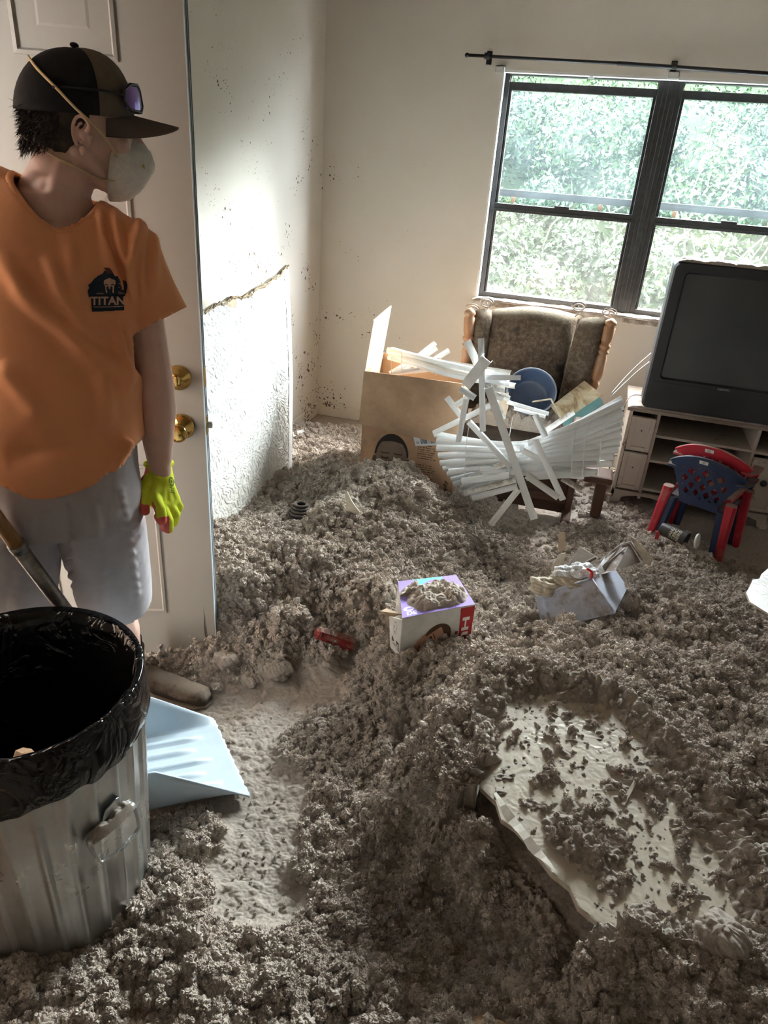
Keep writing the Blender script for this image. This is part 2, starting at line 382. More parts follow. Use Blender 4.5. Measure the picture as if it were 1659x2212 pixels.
window('window_2', xm + .035, wx1 - .012, 'right dark framed window, partly behind the television')
m = MB(); m.aabb((xm - .035, yf - .004, wz0 + .002), (xm + .035, yf + .075, wz1 - .012)); m.aabb((xm - .012, yf - .010, wz0 + .002), (xm + .012, yf - .004, wz1 - .012))
st(m, 'trim_3', M_frame, 'wide dark mullion between the two windows', bevel=.003)
# curtain rod
M_black = simple('black metal', (.012, .012, .014), (.02, .02, .022), 40, .4, .2, .5)
r = thing('curtain_rod', (0, D - .07, 2.11), 'thin black metal curtain rod above the window', 'curtain rod')
p0 = ay(1009, 119, D - .075); p1 = ay(1340, 137, D - .075); p2 = ay(1700, 162, D - .075); p3 = p2 + (p2 - p1) * .4
MB().tube([p0, p1], .0075, 12).build('thin_pole', M_black, r, smooth=True); MB().tube([p1 - (p2 - p1) * .02, p2, p3], .0095, 12).build('thick_pole', M_black, r, smooth=True)
MB().ell(p0, (.012, .011, .011)).build('end_cap', M_black, r, smooth=True)
for q in ((1052, 121), (1457, 143)):
    c = ay(*q, D - .075); m = MB(); m.aabb((c[0] - .010, c[1], c[2] - .004), (c[0] + .010, D, c[2] + .006)); m.aabb((c[0] - .014, D - .006, c[2] - .03), (c[0] + .014, D, c[2] + .03)); m.lathe(c - V3(.012, 0, 0), (1, 0, 0), [(0, .015), (.024, .015)], 14); m.build('bracket', M_black, r)
# blind brackets on the reveal
for i, (q, lb) in enumerate((((1081, 150), 'small white blind bracket at the left top corner of the window'), ((1455, 163), 'small white blind bracket over the window mullion'))):
    c = ay(*q, D - .01); m = MB(); s = .022 if i == 0 else .026
    m.aabb((c[0] - s, D - .035, c[2] - .016), (c[0] + s, D - .031, c[2] + .016)); m.aabb((c[0] - s, D - .035, c[2] + .012), (c[0] + s, D, c[2] + .016)); m.aabb((c[0] - s, D - .035, c[2] - .016), (c[0] - s + .003, D, c[2] + .016)); m.aabb((c[0] + s - .003, D - .035, c[2] - .016), (c[0] + s, D, c[2] + .016)); m.aabb((c[0] - .003, D - .038, c[2] - .01), (c[0] + .003, D - .03, c[2] + .01))
    tag(m.build('blind_bracket', M_white), lb, 'bracket')
c = ay(1279, 158, D + .02); m = MB(); m.aabb((c[0] - .01, c[1] - .003, c[2] - .02), (c[0] + .01, c[1], c[2] + .012)); m.aabb((c[0] - .014, c[1] - .01, c[2] - .024), (c[0] + .014, c[1], c[2] - .018))
tag(m.build('blind_clip', M_white), 'small clear clip hanging at the top middle of the left window', 'clip')
# ------------------------------------------------------------------ outside
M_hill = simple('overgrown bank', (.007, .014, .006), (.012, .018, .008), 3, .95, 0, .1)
nx_, ny_ = 60, 40; X, Y = np.meshgrid(np.linspace(-9, 12, nx_), np.linspace(5.2, 13, ny_)); Z = -.5 + np.clip(Y - 5.6, 0, 9) ** 1.15 * .47 + .5 * (fbm(X * .5, Y * .5, 3, 3) - .5)
idx = np.arange(nx_ * ny_).reshape(ny_, nx_); q = np.stack([idx[:-1, :-1], idx[:-1, 1:], idx[1:, 1:], idx[1:, :-1]], -1).reshape(-1, 4)
M_blocker = simple('warm bounce tan', (.30, .225, .16), (.27, .2, .145), 4, .8)
st(MB().aabb((-3.9, -1.2, -.1), (-3.8, 3.2, 2.5)), 'wall_light_blocker', M_blocker); st(MB().aabb((-3.9, -1.2, 2.5), (-2.12, 3.2, 2.6)), 'ceiling_light_blocker', M_ceil); st(MB().aabb((-3.9, -1.2, -.2), (-2.12, 3.2, -.1)), 'floor_light_blocker', simple('light blocker slab', (.28, .24, .19), None))  # unseen wall, roof and slab, added to dim and warm the doorway light
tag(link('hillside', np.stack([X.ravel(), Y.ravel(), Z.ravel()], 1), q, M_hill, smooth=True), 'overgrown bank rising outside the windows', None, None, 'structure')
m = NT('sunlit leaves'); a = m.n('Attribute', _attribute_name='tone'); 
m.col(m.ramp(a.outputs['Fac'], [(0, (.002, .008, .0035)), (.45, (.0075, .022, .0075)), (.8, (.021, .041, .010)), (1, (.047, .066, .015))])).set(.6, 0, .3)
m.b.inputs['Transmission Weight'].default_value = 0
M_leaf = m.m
def leaves(n, seed, name, label, x0, x1, off, size):
    R = np.random.RandomState(seed); nb = 150
    bx = R.uniform(x0, x1, nb); by = R.uniform(5.9, 10.5, nb); bz = -.5 + np.clip(by - 5.6, 0, 9) ** 1.15 * .47 + off + R.uniform(-.1, .35, nb); br = R.uniform(.25, .75, nb)
    k = R.randint(0, nb, n); d = R.normal(size=(n, 3)); d /= np.linalg.norm(d, axis=1, keepdims=True); d[:, 1] = -np.abs(d[:, 1])
    c = np.stack([bx[k], by[k], bz[k]], 1) + d * (br[k] * R.uniform(.75, 1.05, n))[:, None]
    nn = d + R.normal(size=(n, 3)) * .7; nn /= np.linalg.norm(nn, axis=1, keepdims=True); u = np.cross(nn, R.normal(size=(n, 3))); u /= np.linalg.norm(u, axis=1, keepdims=True); w = np.cross(nn, u)
    s = R.uniform(.6, 1.4, n)[:, None] * size; v = np.stack([c - u * s, c - w * s * .45 + nn * s * .1, c + u * s, c + w * s * .45 + nn * s * .1], 1).reshape(-1, 3)
    o = link(name, v, np.arange(4 * n).reshape(-1, 4), M_leaf, origin=(0, 7, 0))
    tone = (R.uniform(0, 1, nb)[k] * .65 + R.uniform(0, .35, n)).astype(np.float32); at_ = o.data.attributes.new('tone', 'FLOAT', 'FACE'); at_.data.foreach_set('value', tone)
    return tag(o, label, 'foliage', None, 'stuff')
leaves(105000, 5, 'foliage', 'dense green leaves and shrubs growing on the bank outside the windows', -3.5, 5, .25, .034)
R = np.random.RandomState(9); m = MB()
for k in range(46):
    x = R.uniform(-2, 3.5); y = R.uniform(5.7, 8); z = -.5 + max(y - 5.6, 0) ** 1.15 * .47; h = R.uniform(.5, 1.6); p = [V3(x, y, z)]
    for j in range(5): p.append(p[-1] + V3(R.normal() * .12, -R.uniform(0, .05), h / 5))
    m.tube(p, [.012, .010, .008, .006, .004, .003], 4)
tag(m.build('bare_stems', simple('pale stems', (.12, .125, .09), None, 6)), 'thin pale stems and vines among the leaves outside', 'stems', None, 'stuff')
# ------------------------------------------------------------------ the open entry door
ang = math.radians(20); DU = V3(-math.cos(ang), -math.sin(ang), 0); DN = V3(-math.sin(ang), math.cos(ang), 0)   # along door, into its thickness
E0 = az(468, 1432, .012); E0[2] = 0
def dplane(px, py):
    r_ = ray(px, py); p = CAMP + r_ * ((E0 - CAMP).dot(DN) / r_.dot(DN)); return (p - E0).dot(DU), p[2]
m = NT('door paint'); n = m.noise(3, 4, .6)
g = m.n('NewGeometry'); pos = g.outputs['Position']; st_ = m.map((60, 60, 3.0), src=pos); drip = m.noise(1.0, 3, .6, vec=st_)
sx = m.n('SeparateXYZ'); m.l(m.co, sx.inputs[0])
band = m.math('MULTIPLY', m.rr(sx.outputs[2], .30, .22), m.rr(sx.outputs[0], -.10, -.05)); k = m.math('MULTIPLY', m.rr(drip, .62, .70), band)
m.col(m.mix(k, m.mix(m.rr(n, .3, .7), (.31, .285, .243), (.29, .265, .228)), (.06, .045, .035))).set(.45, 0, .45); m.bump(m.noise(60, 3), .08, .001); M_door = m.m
M_dedge = simple('door edge paint', (.55, .62, .68), (.50, .58, .64), 20, .4)
M_brass = simple('polished brass', (.62, .42, .14), (.55, .36, .11), 8, .14, 1, .5)
dr = thing('door_1', E0, 'white six panel entry door standing open behind the man', None, None, 'structure')
DW, DH, DT = .88, 2.05, .044
def dp(s, z, d=0.): return E0 + DU * s + DN * d + V3(0, 0, z)
# door leaf with recessed panel fields: grid of stiles/rails in front of a core
rows = [(.235, .49), (.73, 1.46) if False else (.80, 1.44), (1.735, 1.94)]
ztb = dplane(250, 130)[1]; zl = dplane(345, 1310)[1]; print('door', ztb, zl, dplane(255, 440), dplane(295, 835), dplane(35, 138), dplane(402, 922), dplane(395, 815))
s0, s1 = .158, .388; s2, s3 = .492, .722
rows = [(zl - .02, .755), (.925, 1.555), (ztb, 1.99)]
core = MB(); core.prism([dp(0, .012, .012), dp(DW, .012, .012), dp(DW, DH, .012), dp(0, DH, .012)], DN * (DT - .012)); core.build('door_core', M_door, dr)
sk = MB(); xs = [0, s0, s1, s2, s3, DW]; zs = [.012] + [z for r_ in rows for z in r_] + [DH]
for i in range(5):
    for j in range(7):
        if i in (1, 3) and j in (1, 3, 5): continue
        sk.prism([dp(xs[i], zs[j]), dp(xs[i + 1], zs[j]), dp(xs[i + 1], zs[j + 1]), dp(xs[i], zs[j + 1])], DN * .0118)
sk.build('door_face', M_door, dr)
for (a, b) in ((s0, s1), (s2, s3)):
    for (c, d) in rows:
        m = MB(); sp = lambda q, dd: [dp(a + q, c + q, dd), dp(b - q, c + q, dd), dp(b - q, d - q, dd), dp(a + q, d - q, dd)]
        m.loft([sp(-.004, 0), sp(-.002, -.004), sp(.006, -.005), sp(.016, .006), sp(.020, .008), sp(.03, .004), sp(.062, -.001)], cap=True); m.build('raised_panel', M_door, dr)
ed = MB(); ed.prism([dp(0, .012, 0), dp(0, DH, 0), dp(0, DH, DT), dp(0, .012, DT)], -DU * .002); ed.build('door_edge', M_dedge, dr)
ed = MB(); ed.prism([dp(-.003, .012, .010), dp(-.003, DH, .010), dp(-.003, DH, .013), dp(-.003, .012, .013)], -DU * .002); ed.prism([dp(-.003, .012, .030), dp(-.003, DH, .030), dp(-.003, DH, .033), dp(-.003, .012, .033)], -DU * .002); ed.build('edge_seam', simple('dark seam', (.12, .13, .14), None), dr)
sw = MB(); sw.prism([dp(0, .0, .006), dp(DW, .0, .006), dp(DW, .012, .006), dp(0, .012, .006)], DN * .03); sw.build('door_sweep', simple('dark rubber', (.05, .045, .04), None), dr)
ks, kz = dplane(398, 921); bs_, bz_ = dplane(395, 816); kz -= .0
m = MB(); m.lathe(dp(.066, kz), -DN, [(0, .038), (.004, .038), (.010, .030), (.022, .014), (.034, .012), (.040, .016), (.050, .026), (.062, .0275), (.070, .022), (.074, .010)], 32); m.build('door_knob', M_brass, dr, smooth=True)
m = MB(); m.lathe(dp(.066, bz_), -DN, [(0, .036), (.004, .036), (.006, .031), (.010, .031), (.012, .027), (.020, .026), (.024, .018), (.026, .018), (.027, .008)], 32); m.build('deadbolt', M_brass, dr, smooth=True)
m = MB(); m.box(dp(.066, bz_, -.032), (.003, .006, .014), [DU, DN, V3(0, 0, 1)]); m.build('thumb_turn', M_brass, dr, bevel=.001)
for zz, L in ((kz, .028), (bz_, .028)):
    m = MB(); m.box(dp(-.004, zz, .022), (.0015, .0125, L), [DU, DN, V3(0, 0, 1)]); m.build('latch_plate', M_brass, dr)
m = MB(); m.box(dp(-.011, kz, .022), (.008, .007, .0085), [DU, DN, V3(0, 0, 1)]); m.build('latch_bolt', simple('steel', (.25, .23, .21), None, 20, .4, .8), dr, bevel=.002)
# ================================================================== the blown insulation
CP = """640 950 .10 .6|700 965 .10 .7|770 970 .06 .5|640 1010 .14 .9|700 1030 .2 1|650 1110 .14 .8|760 1000 .16 1|830 1020 .30 1|880 1050 .33 1|760 1090 .30 1|850 1150 .26 1|950 1150 .2 1|1000 1110 .06 .6
600 1150 .16 1|480 1170 .22 1|510 1240 .28 1|650 1200 .28 1|800 1250 .26 1|620 1320 .22 1|480 1320 .2 1|480 1400 .09 .8|560 1390 .12 1|700 1370 .15 1|640 1450 .012 .2|540 1475 .01 .15|740 1455 .01 .15|730 1510 .02 .2|480 1440 .03 .5
900 1290 .2 1|850 1420 .14 1|1000 1250 .15 1|1060 1190 .05 .5|1150 1170 .0 .3|1200 1120 .0 .25|1100 1250 .09 .8|1130 1320 .13 1|1000 1400 .19 1|900 1480 .14 1|790 1490 .07 .8
1350 1140 .03 .5|1420 1180 .06 .8|1480 1190 .10 .9|1440 1230 .16 1|1480 1260 .14 1|1540 1260 .09 .8|1600 1200 .0 .15|1640 1160 .0 .1|1500 1120 .0 .15|1640 1240 .02 .3|1560 1230 .03 .4|1290 1170 .03 .6|1250 1150 .02 .5
1230 1340 .16 1|1300 1340 .24 1|1390 1290 .24 1|1500 1340 .27 1|1600 1350 .22 1|1659 1330 .18 1|1250 1380 .27 1|1400 1450 .33 1|1600 1480 .33 1|1200 1430 .27 1|1100 1400 .21 1|930 1415 .23 1|880 1430 .20 1|980 1380 .24 1|1800 1400 .3 1|1800 1700 .35 1
1040 1490 .26 1|970 1560 .32 1|1000 1620 .38 1|935 1650 .30 1|900 1720 .12 .8|850 1600 .09 1|780 1600 .06 1|700 1560 .05 .9|650 1620 .03 .8|590 1560 .01 .15|620 1500 .01 .15
1200 1600 .30 1|1150 1480 .28 1|1300 1800 .27 1|1450 1650 .30 1|1520 1700 .34 1|1600 1900 .27 1|1040 1750 .34 1|1100 1850 .27 1|1180 1960 .25 1|1100 1900 .22 .9|1000 1760 .26 .9
880 1850 .05 .9|940 1950 .06 .9|1000 2050 .08 1|1080 2100 .10 1|800 1900 .04 .8|720 1800 .035 .8|760 1700 .05 .9|820 2000 .06 1
500 1700 .01 .15|600 1750 .012 .2|560 1850 .01 .12|500 1950 .01 .12|420 1800 .05 .9|610 1950 .01 .15|650 1850 .03 .6|700 2000 .06 .9|560 2080 .04 .7|430 1700 .02 .6|470 1620 .005 .05|450 1560 .005 .05|530 1600 .008 .04|560 1660 .008 .04|600 1690 .01 .06|560 1790 .008 .04|610 1840 .01 .08|480 1880 .01 .1|540 1900 .008 .05|590 1910 .01 .08|560 1520 .008 .05|610 1540 .01 .08|690 1480 .01 .1|520 1540 .006 .04|650 1480 .01 .06|510 1740 .01 .05|490 1580 .005 .04|560 1730 .008 .04|2100 1500 .3 1|2200 1900 .3 1|2000 1250 .1 .8
200 2150 .06 1|330 1980 .06 1|400 1900 .06 1|400 2050 .08 1|450 2150 .09 1|600 2170 .11 1|800 2130 .13 1|1000 2180 .14 1|1200 2120 .16 1|1300 2180 .22 1|1600 2150 .27 1|1500 2040 .28 1|1350 1950 .27 1|0 2200 .05 1|-200 2150 .05 1
400 1470 .01 .4|330 1560 .01 .3|300 1500 .01 .2|250 1650 .01 .3|-200 1600 .01 .2|1300 1060 .0 .3|1500 1000 .0 .2|900 900 .0 .2|680 900 .0 .15|1750 1180 0 .2|1900 1300 .15 1|1900 2100 .3 1|0 2500 .05 1|900 2500 .15 1|1700 2500 .3 1"""
CP = [tuple(map(float, a.split())) for a in CP.replace('\n', '|').split('|')]
cw = np.array([[*az(a, b, z)[:2], z, r_] for a, b, z, r_ in CP])
def terrain(x, y):
    num = np.zeros_like(x); nr = np.zeros_like(x); den = np.zeros_like(x)
    for cx, cy, cz, cr in cw:
        s = .05 + .03 * cy; w = 1 / (((x - cx) ** 2 + (y - cy) ** 2) / s ** 2 + .35) ** 2.2
        num += w * cz; nr += w * cr; den += w
    return num / den, nr / den
# the big ceiling sheet that lies on the pile in the foreground
SH = [V3(*az(1040, 1690, .345)), V3(*az(1285, 2010, .272)), V3(*az(1700, 2150, .25)), V3(*az(1560, 1690, .33)), V3(*az(1340, 1510, .33)), V3(*az(1100, 1475, .315)), V3(*az(1010, 1545, .34))]
A_ = np.c_[np.array(SH)[:, :2], np.ones(len(SH))]; SP = np.linalg.lstsq(A_, np.array(SH)[:, 2], rcond=None)[0]
def sheet_z(x, y): return SP[0] * x + SP[1] * y + SP[2]
def pile_parts(x, y):
    base, rough = terrain(x, y)
    base = base + (fbm(x * 4, y * 4, 3, 2) - .45) * .05 * rough + (fbm(x * 11, y * 11, 3, 12) - .45) * .045 * rough ** 2
    wx, wy = crumbs(x + base * .6, y + base * .6)
    far = np.clip((y - .8) / 3, 0, 1)
    c = .020 * bumps(wx, wy, .085, 1, .5) + .024 * bumps(wx, wy, .050, 2, .6) + .023 * bumps(wx, wy, .028, 3, .7) + .0185 * bumps(wx, wy, .0155, 4, .75)
    c = c + (.0100 * bumps(wx, wy, .0088, 5, .8)) + .0045 * bumps(wx, wy, .0042, 15, .9) * (1 - far)
    lowf = .55 + .75 * np.clip(fbm(x * 3.1 + 5, y * 3.1, 2, 9) * 1.5 - .1, 0, 1)
    dustc = .005 * bumps(wx, wy, .016, 6, .3) + .0022 * bumps(wx, wy, .007, 7, .8) + .007 * bumps(wx, wy, .03, 8, .12)
    r2 = np.clip((rough - .18) / .45, 0, 1) ** 1.2
    c = (c * lowf - .018) * r2 + dustc * (1 - r2 * .7); h = base
    inside = in_poly(x, y, [(p[0], p[1]) for p in SH])
    dist = np.full(x.shape, 9.); n = len(SH)
    for i in range(n):
        a = SH[i][:2]; b = SH[(i + 1) % n][:2]; ab = b - a; t = np.clip(((x - a[0]) * ab[0] + (y - a[1]) * ab[1]) / ab.dot(ab), 0, 1)
        dist = np.minimum(dist, np.hypot(x - a[0] - t * ab[0], y - a[1] - t * ab[1]))
    e0 = SH[0][:2]; e1 = SH[1][:2]; ab = e1 - e0
    dl = np.abs((x - e0[0]) * ab[1] - (y - e0[1]) * ab[0]) / np.linalg.norm(ab)
    edge = np.minimum(dist, 1)
    rim = np.where(dl < edge + .03, 1, np.clip(edge / .07, 0, 1))
    g = np.clip(((x - e0[0]) * ab[0] + (y - e0[1]) * ab[1]) / ab.dot(ab), -1, 2)
    cover = fbm(x * 5 + 3, y * 5 + 8, 3, 21) + .07 * np.clip(g - .25, 0, 1) + .14 * np.clip((x - .36) * 2.5, 0, .5)
    amt = .012 * bumps(wx, wy, .026, 31, .33) + .016 * bumps(wx, wy, .042, 32, .14) + .0095 * bumps(wx, wy, .012, 33, .55) + .003 * bumps(wx, wy, .006, 36, .6)
    lift = (1 - rim) * .035 + np.clip(cover - .61, 0, .35) * .10
    full = .020 * bumps(wx, wy, .046, 2, .7) + .018 * bumps(wx, wy, .026, 3, .8) + .012 * bumps(wx, wy, .0145, 4, .85) + .006 * bumps(wx, wy, .0075, 5, .9)
    h = np.where(inside, sheet_z(x, y) + .0125 - .0065 + lift * .7, h); c = np.where(inside, amt + np.clip(lift * 28, 0, 1) * full * .8, c)
    drop = np.clip((1 - dist / .16), 0, 1)
    out = (~inside) & (dl < .17) & (dist < .17) & (g > -.04) & (g < 1.04)
    side = sheet_z(x, y) - .022 - .012 * np.clip(fbm(x * 9, y * 9, 2, 4), 0, 1)
    wr = np.clip(1 - dist / .16, 0, 1); wr = wr * wr * (3 - 2 * wr)
    h = np.where((~inside) & ~out, h * (1 - wr) + (sheet_z(x, y) + .022) * wr, h)
    side = side - .05 * np.clip(1 - dl / .05, 0, 1)
    h = np.where(out, np.minimum(h, side), h); nearin = inside & (dl < .035) & (g > -.02) & (g < 1.02); h = np.where(nearin, sheet_z(x, y) - .06, h); c = np.where(nearin, c * .3, c)
    return h, c
def pile_height(x, y): h, c = pile_parts(x, y); return h + c
NX, NY = 800, 1380
tv = np.linspace(0, 1, NY); ys = .48 * ((D - .02) / .48) ** tv
us = np.linspace(0, 1, NX); us = us + .0 * us
xl = np.array([min(az(-260, yy_, 0)[0] for yy_ in (0,)) for _ in (0,)])
def xrange_(y):
    return np.maximum(-1.0 - .42 * y, XL + .005) if False else (-.98 - .30 * y, .62 + .36 * y)
X = np.zeros((NY, NX)); 
lo = np.maximum(-(.88 + .33 * ys), XL + .004); hi = np.minimum(.75 + .38 * ys, XR - .02)
X = lo[:, None] + (hi - lo)[:, None] * us[None, :]; Y = np.repeat(ys[:, None], NX, 1)
X = X + (hash2(np.arange(NX)[None, :] + 0 * Y, np.arange(NY)[:, None] + 0 * X, 77) - .5) * ((hi - lo) / NX)[:, None] * .5
X[:, 0] = lo
Bz, Cz = pile_parts(X, Y)
def blur(a, k):
    for ax_i in (0, 1):
        c_ = np.cumsum(np.pad(a, [(k + 1, k) if i == ax_i else (0, 0) for i in (0, 1)], mode='edge'), axis=ax_i)
        a = (np.take(c_, range(2 * k + 1, c_.shape[ax_i]), ax_i) - np.take(c_, range(0, c_.shape[ax_i] - 2 * k - 1), ax_i)) / (2 * k + 1)
    return a
Bs = blur(blur(Bz, 9), 9)
gx = np.gradient(Bs, axis=1) / np.gradient(X, axis=1); gy = (np.gradient(Bs, axis=0) - gx * np.gradient(X, axis=0)) / np.gradient(Y, axis=0)
gx = np.clip(gx, -1.3, 1.3); gy = np.clip(gy, -1.3, 1.3); gl = np.sqrt(1 + gx ** 2 + gy ** 2)
Pz = np.maximum(Bz + Cz / gl, .0012)
P = np.stack([np.maximum(X - Cz * gx / gl, XL + .004), Y - Cz * gy / gl, Pz], -1).reshape(-1, 3)
idx = np.arange(NX * NY, dtype=np.int32).reshape(NY, NX); q = np.stack([idx[:-1, :-1], idx[:-1, 1:], idx[1:, 1:], idx[1:, :-1]], -1).reshape(-1)
def fast_mesh(name, P, q, mat, smooth=True):
    me = bpy.data.meshes.new(name); nf = len(q) // 4
    me.vertices.add(len(P)); me.vertices.foreach_set('co', P.astype(np.float32).ravel()); me.loops.add(len(q)); me.loops.foreach_set('vertex_index', q.astype(np.int32))
    me.polygons.add(nf); me.polygons.foreach_set('loop_start', np.arange(nf, dtype=np.int32) * 4)
    me.polygons.foreach_set('use_smooth', np.full(nf, smooth)); me.materials.append(mat); me.update(calc_edges=True); me.validate(verbose=False)
    return me
m = NT('blown cellulose crumbs'); g = m.n('NewGeometry'); m.co = g.outputs['Position']; n1 = m.noise(7, 5, .6); n2 = m.noise(90, 5, .75); oi = m.n('ObjectInfo')
c = m.mix(m.rr(n1, .3, .7), (.42, .362, .308), (.35, .302, .262)); c = m.mix(m.rr(n2, .25, .75), c, (.52, .455, .395)); c = m.mix(m.rr(oi.outputs['Random'], 0, 1, 0, .3), c, (.29, .245, .205))
m.col(c).set(1, 0, .03); m.bump(m.noise(700, 4, .8), .35, .0012); M_crumb = m.m
m = NT('blown cellulose insulation'); g = m.n('NewGeometry'); m.co = g.outputs['Position']; n1 = m.noise(7, 5, .6); n2 = m.noise(90, 5, .75); n3 = m.noise(600, 3, .8)
c = m.mix(m.rr(n1, .3, .7), (.39, .335, .285), (.32, .277, .24)); c = m.mix(m.rr(n2, .25, .75), c, (.49, .43, .37)); c = m.mix(m.rr(n3, .60, .80), c, (.50, .44, .38)); c = m.mix(m.rr(n3, .40, .22), c, (.14, .11, .09))
vf = m.voro(210); sc_ = m.n('SeparateColor'); m.l(vf.outputs['Color'], sc_.inputs[0]); c = m.mix(m.rr(sc_.outputs[0], .84, .95, 0, .3), c, (.62, .55, .47)); c = m.mix(m.rr(sc_.outputs[1], .84, .95, 0, .22), c, (.15, .115, .09))
m.col(c).set(1, 0, .05); m.bump(m.noise(260, 6, .8), .5, .003); m.bump(m.noise(900, 4, .8), .6, .0015); M_ins = m.m
me = fast_mesh('insulation_pile', P, q, M_ins); o = bpy.data.objects.new('insulation_pile', me); COL.objects.link(o)
tag(o, 'grey brown blown insulation heaped over the whole floor', 'insulation', None, 'stuff')
# ---- loose popcorn crumbs strewn over the pile: one object, geometry nodes
def crumb_nodes():
    g = bpy.data.node_groups.new('crumbs', 'GeometryNodeTree'); g.interface.new_socket('Geometry', in_out='INPUT', socket_type='NodeSocketGeometry'); g.interface.new_socket('Geometry', in_out='OUTPUT', socket_type='NodeSocketGeometry')
    N_ = g.nodes; L_ = g.links; gi = N_.new('NodeGroupInput'); go_ = N_.new('NodeGroupOutput'); jn = N_.new('GeometryNodeJoinGeometry')
    for k in range(4):
        ico = N_.new('GeometryNodeMeshIcoSphere'); ico.inputs['Radius'].default_value = 1; ico.inputs['Subdivisions'].default_value = 4
        pos = N_.new('GeometryNodeInputPosition'); ad = N_.new('ShaderNodeVectorMath'); ad.operation = 'ADD'; ad.inputs[1].default_value = (k * 7.3, k * 3.1, k * 1.7); L_.new(pos.outputs[0], ad.inputs[0])
        no = N_.new('ShaderNodeTexNoise'); no.inputs['Scale'].default_value = 1.1; no.inputs['Detail'].default_value = 2; L_.new(ad.outputs[0], no.inputs['Vector'])
        vo = N_.new('ShaderNodeTexVoronoi'); vo.inputs['Scale'].default_value = 1.9; L_.new(ad.outputs[0], vo.inputs['Vector'])
        v2 = N_.new('ShaderNodeTexVoronoi'); v2.inputs['Scale'].default_value = 4.5; L_.new(ad.outputs[0], v2.inputs['Vector'])
        def mth(op, a, b):
            m_ = N_.new('ShaderNodeMath'); m_.operation = op
            for i, v in enumerate((a, b)):
                if isinstance(v, (int, float)): m_.inputs[i].default_value = v
                else: L_.new(v, m_.inputs[i])
            return m_.outputs[0]
        h = mth('ADD', mth('MULTIPLY', no.outputs['Fac'], 1.1), mth('ADD', mth('MULTIPLY', vo.outputs['Distance'], -.75), mth('MULTIPLY', v2.outputs['Distance'], -.38)))
        nr_ = N_.new('GeometryNodeInputNormal'); sc_ = N_.new('ShaderNodeVectorMath'); sc_.operation = 'SCALE'; L_.new(nr_.outputs[0], sc_.inputs[0]); L_.new(h, sc_.inputs['Scale'])
        sp = N_.new('GeometryNodeSetPosition'); L_.new(ico.outputs['Mesh'], sp.inputs['Geometry']); L_.new(sc_.outputs[0], sp.inputs['Offset'])
        sm_ = N_.new('GeometryNodeSetMaterial'); sm_.inputs['Material'].default_value = M_crumb; L_.new(sp.outputs[0], sm_.inputs[0]); ti = N_.new('GeometryNodeGeometryToInstance'); L_.new(sm_.outputs[0], ti.inputs[0]); L_.new(ti.outputs[0], jn.inputs[0])
    ip = N_.new('GeometryNodeInstanceOnPoints'); L_.new(gi.outputs[0], ip.inputs['Points']); L_.new(jn.outputs[0], ip.inputs['Instance']); ip.inputs['Pick Instance'].default_value = True
    rv_ = N_.new('FunctionNodeRandomValue'); rv_.data_type = 'FLOAT_VECTOR'; rv_.inputs[1].default_value = (6.28, 6.28, 6.28); L_.new(rv_.outputs[0], ip.inputs['Rotation'])
    at_ = N_.new('GeometryNodeInputNamedAttribute'); at_.data_type = 'FLOAT_VECTOR'; at_.inputs[0].default_value = 'size'; L_.new(at_.outputs[0], ip.inputs['Scale'])
    ri = N_.new('FunctionNodeRandomValue'); ri.data_type = 'INT'; ri.inputs[4].default_value = 0; ri.inputs[5].default_value = 3; L_.new(ri.outputs[2], ip.inputs['Instance Index'])
    L_.new(ip.outputs[0], go_.inputs[0]); return g
def crumb_cloud(name, pts, sizes, label):
    me_ = bpy.data.meshes.new(name); me_.vertices.add(len(pts)); me_.vertices.foreach_set('co', pts.astype(np.float32).ravel()); a_ = me_.attributes.new('size', 'FLOAT_VECTOR', 'POINT'); a_.data.foreach_set('vector', sizes.astype(np.float32).ravel()); me_.materials.append(M_ins); me_.update()
    o_ = bpy.data.objects.new(name, me_); COL.objects.link(o_); md = o_.modifiers.new('crumbs', 'NODES'); md.node_group = crumb_nodes(); return tag(o_, label, 'insulation', None, 'stuff')
Rc = np.random.RandomState(17); NC = 255000; jj = Rc.randint(0, NY, NC); ii = Rc.randint(0, NX, NC)
_b, rough_ = terrain(X[jj, ii], Y[jj, ii]); ins_ = in_poly(X[jj, ii], Y[jj, ii], [(p[0], p[1]) for p in SH])
pr = np.clip((rough_ - .26) / .30, .02, 1) * .62; low_ = Cz[jj, ii] < .012
pr = np.where(ins_, np.where(low_, .06, .28), pr); e0_, e1_ = SH[0][:2], SH[1][:2]; ab_ = e1_ - e0_; xy_ = np.stack([X[jj, ii], Y[jj, ii]], -1); te = np.clip(((xy_ - e0_) @ ab_) / (ab_ @ ab_), 0, 1); de_ = np.linalg.norm(xy_ - e0_ - te[:, None] * ab_, axis=-1); pr = np.where(de_ < .045, pr * .10, pr)
for q_, r_c in ((az(715, 1402, .16), .055), (az(765, 1110, .25), .05), (az(650, 1112, .15), .07), (az(1455, 1155, .05), .06), (az(1500, 1168, .05), .04), (az(1230, 1320, .2), .09), (az(1600, 1790, .3), .06)): pr = np.where(np.hypot(xy_[:, 0] - q_[0], xy_[:, 1] - q_[1]) < r_c, pr * .04, pr)
far_sheet = ins_; kp = Rc.rand(NC) < pr; jj, ii, ins_, low_, rough_ = jj[kp], ii[kp], ins_[kp], low_[kp], rough_[kp]
cp_ = P.reshape(NY, NX, 3)[jj, ii]; yy = cp_[:, 1]; sz_ = (.0021 + .0012 * yy) * np.exp(Rc.normal(size=len(jj)) * .48 + .28); sz_ = np.clip(sz_, .0012, .016); sz_ = np.where(ins_ & low_, np.clip(sz_ * .55, .0008, .0045), np.where(ins_, np.clip(sz_ * .8, .001, .007), sz_)); sz_ = np.where(rough_ < .3, np.minimum(sz_, .004), sz_)
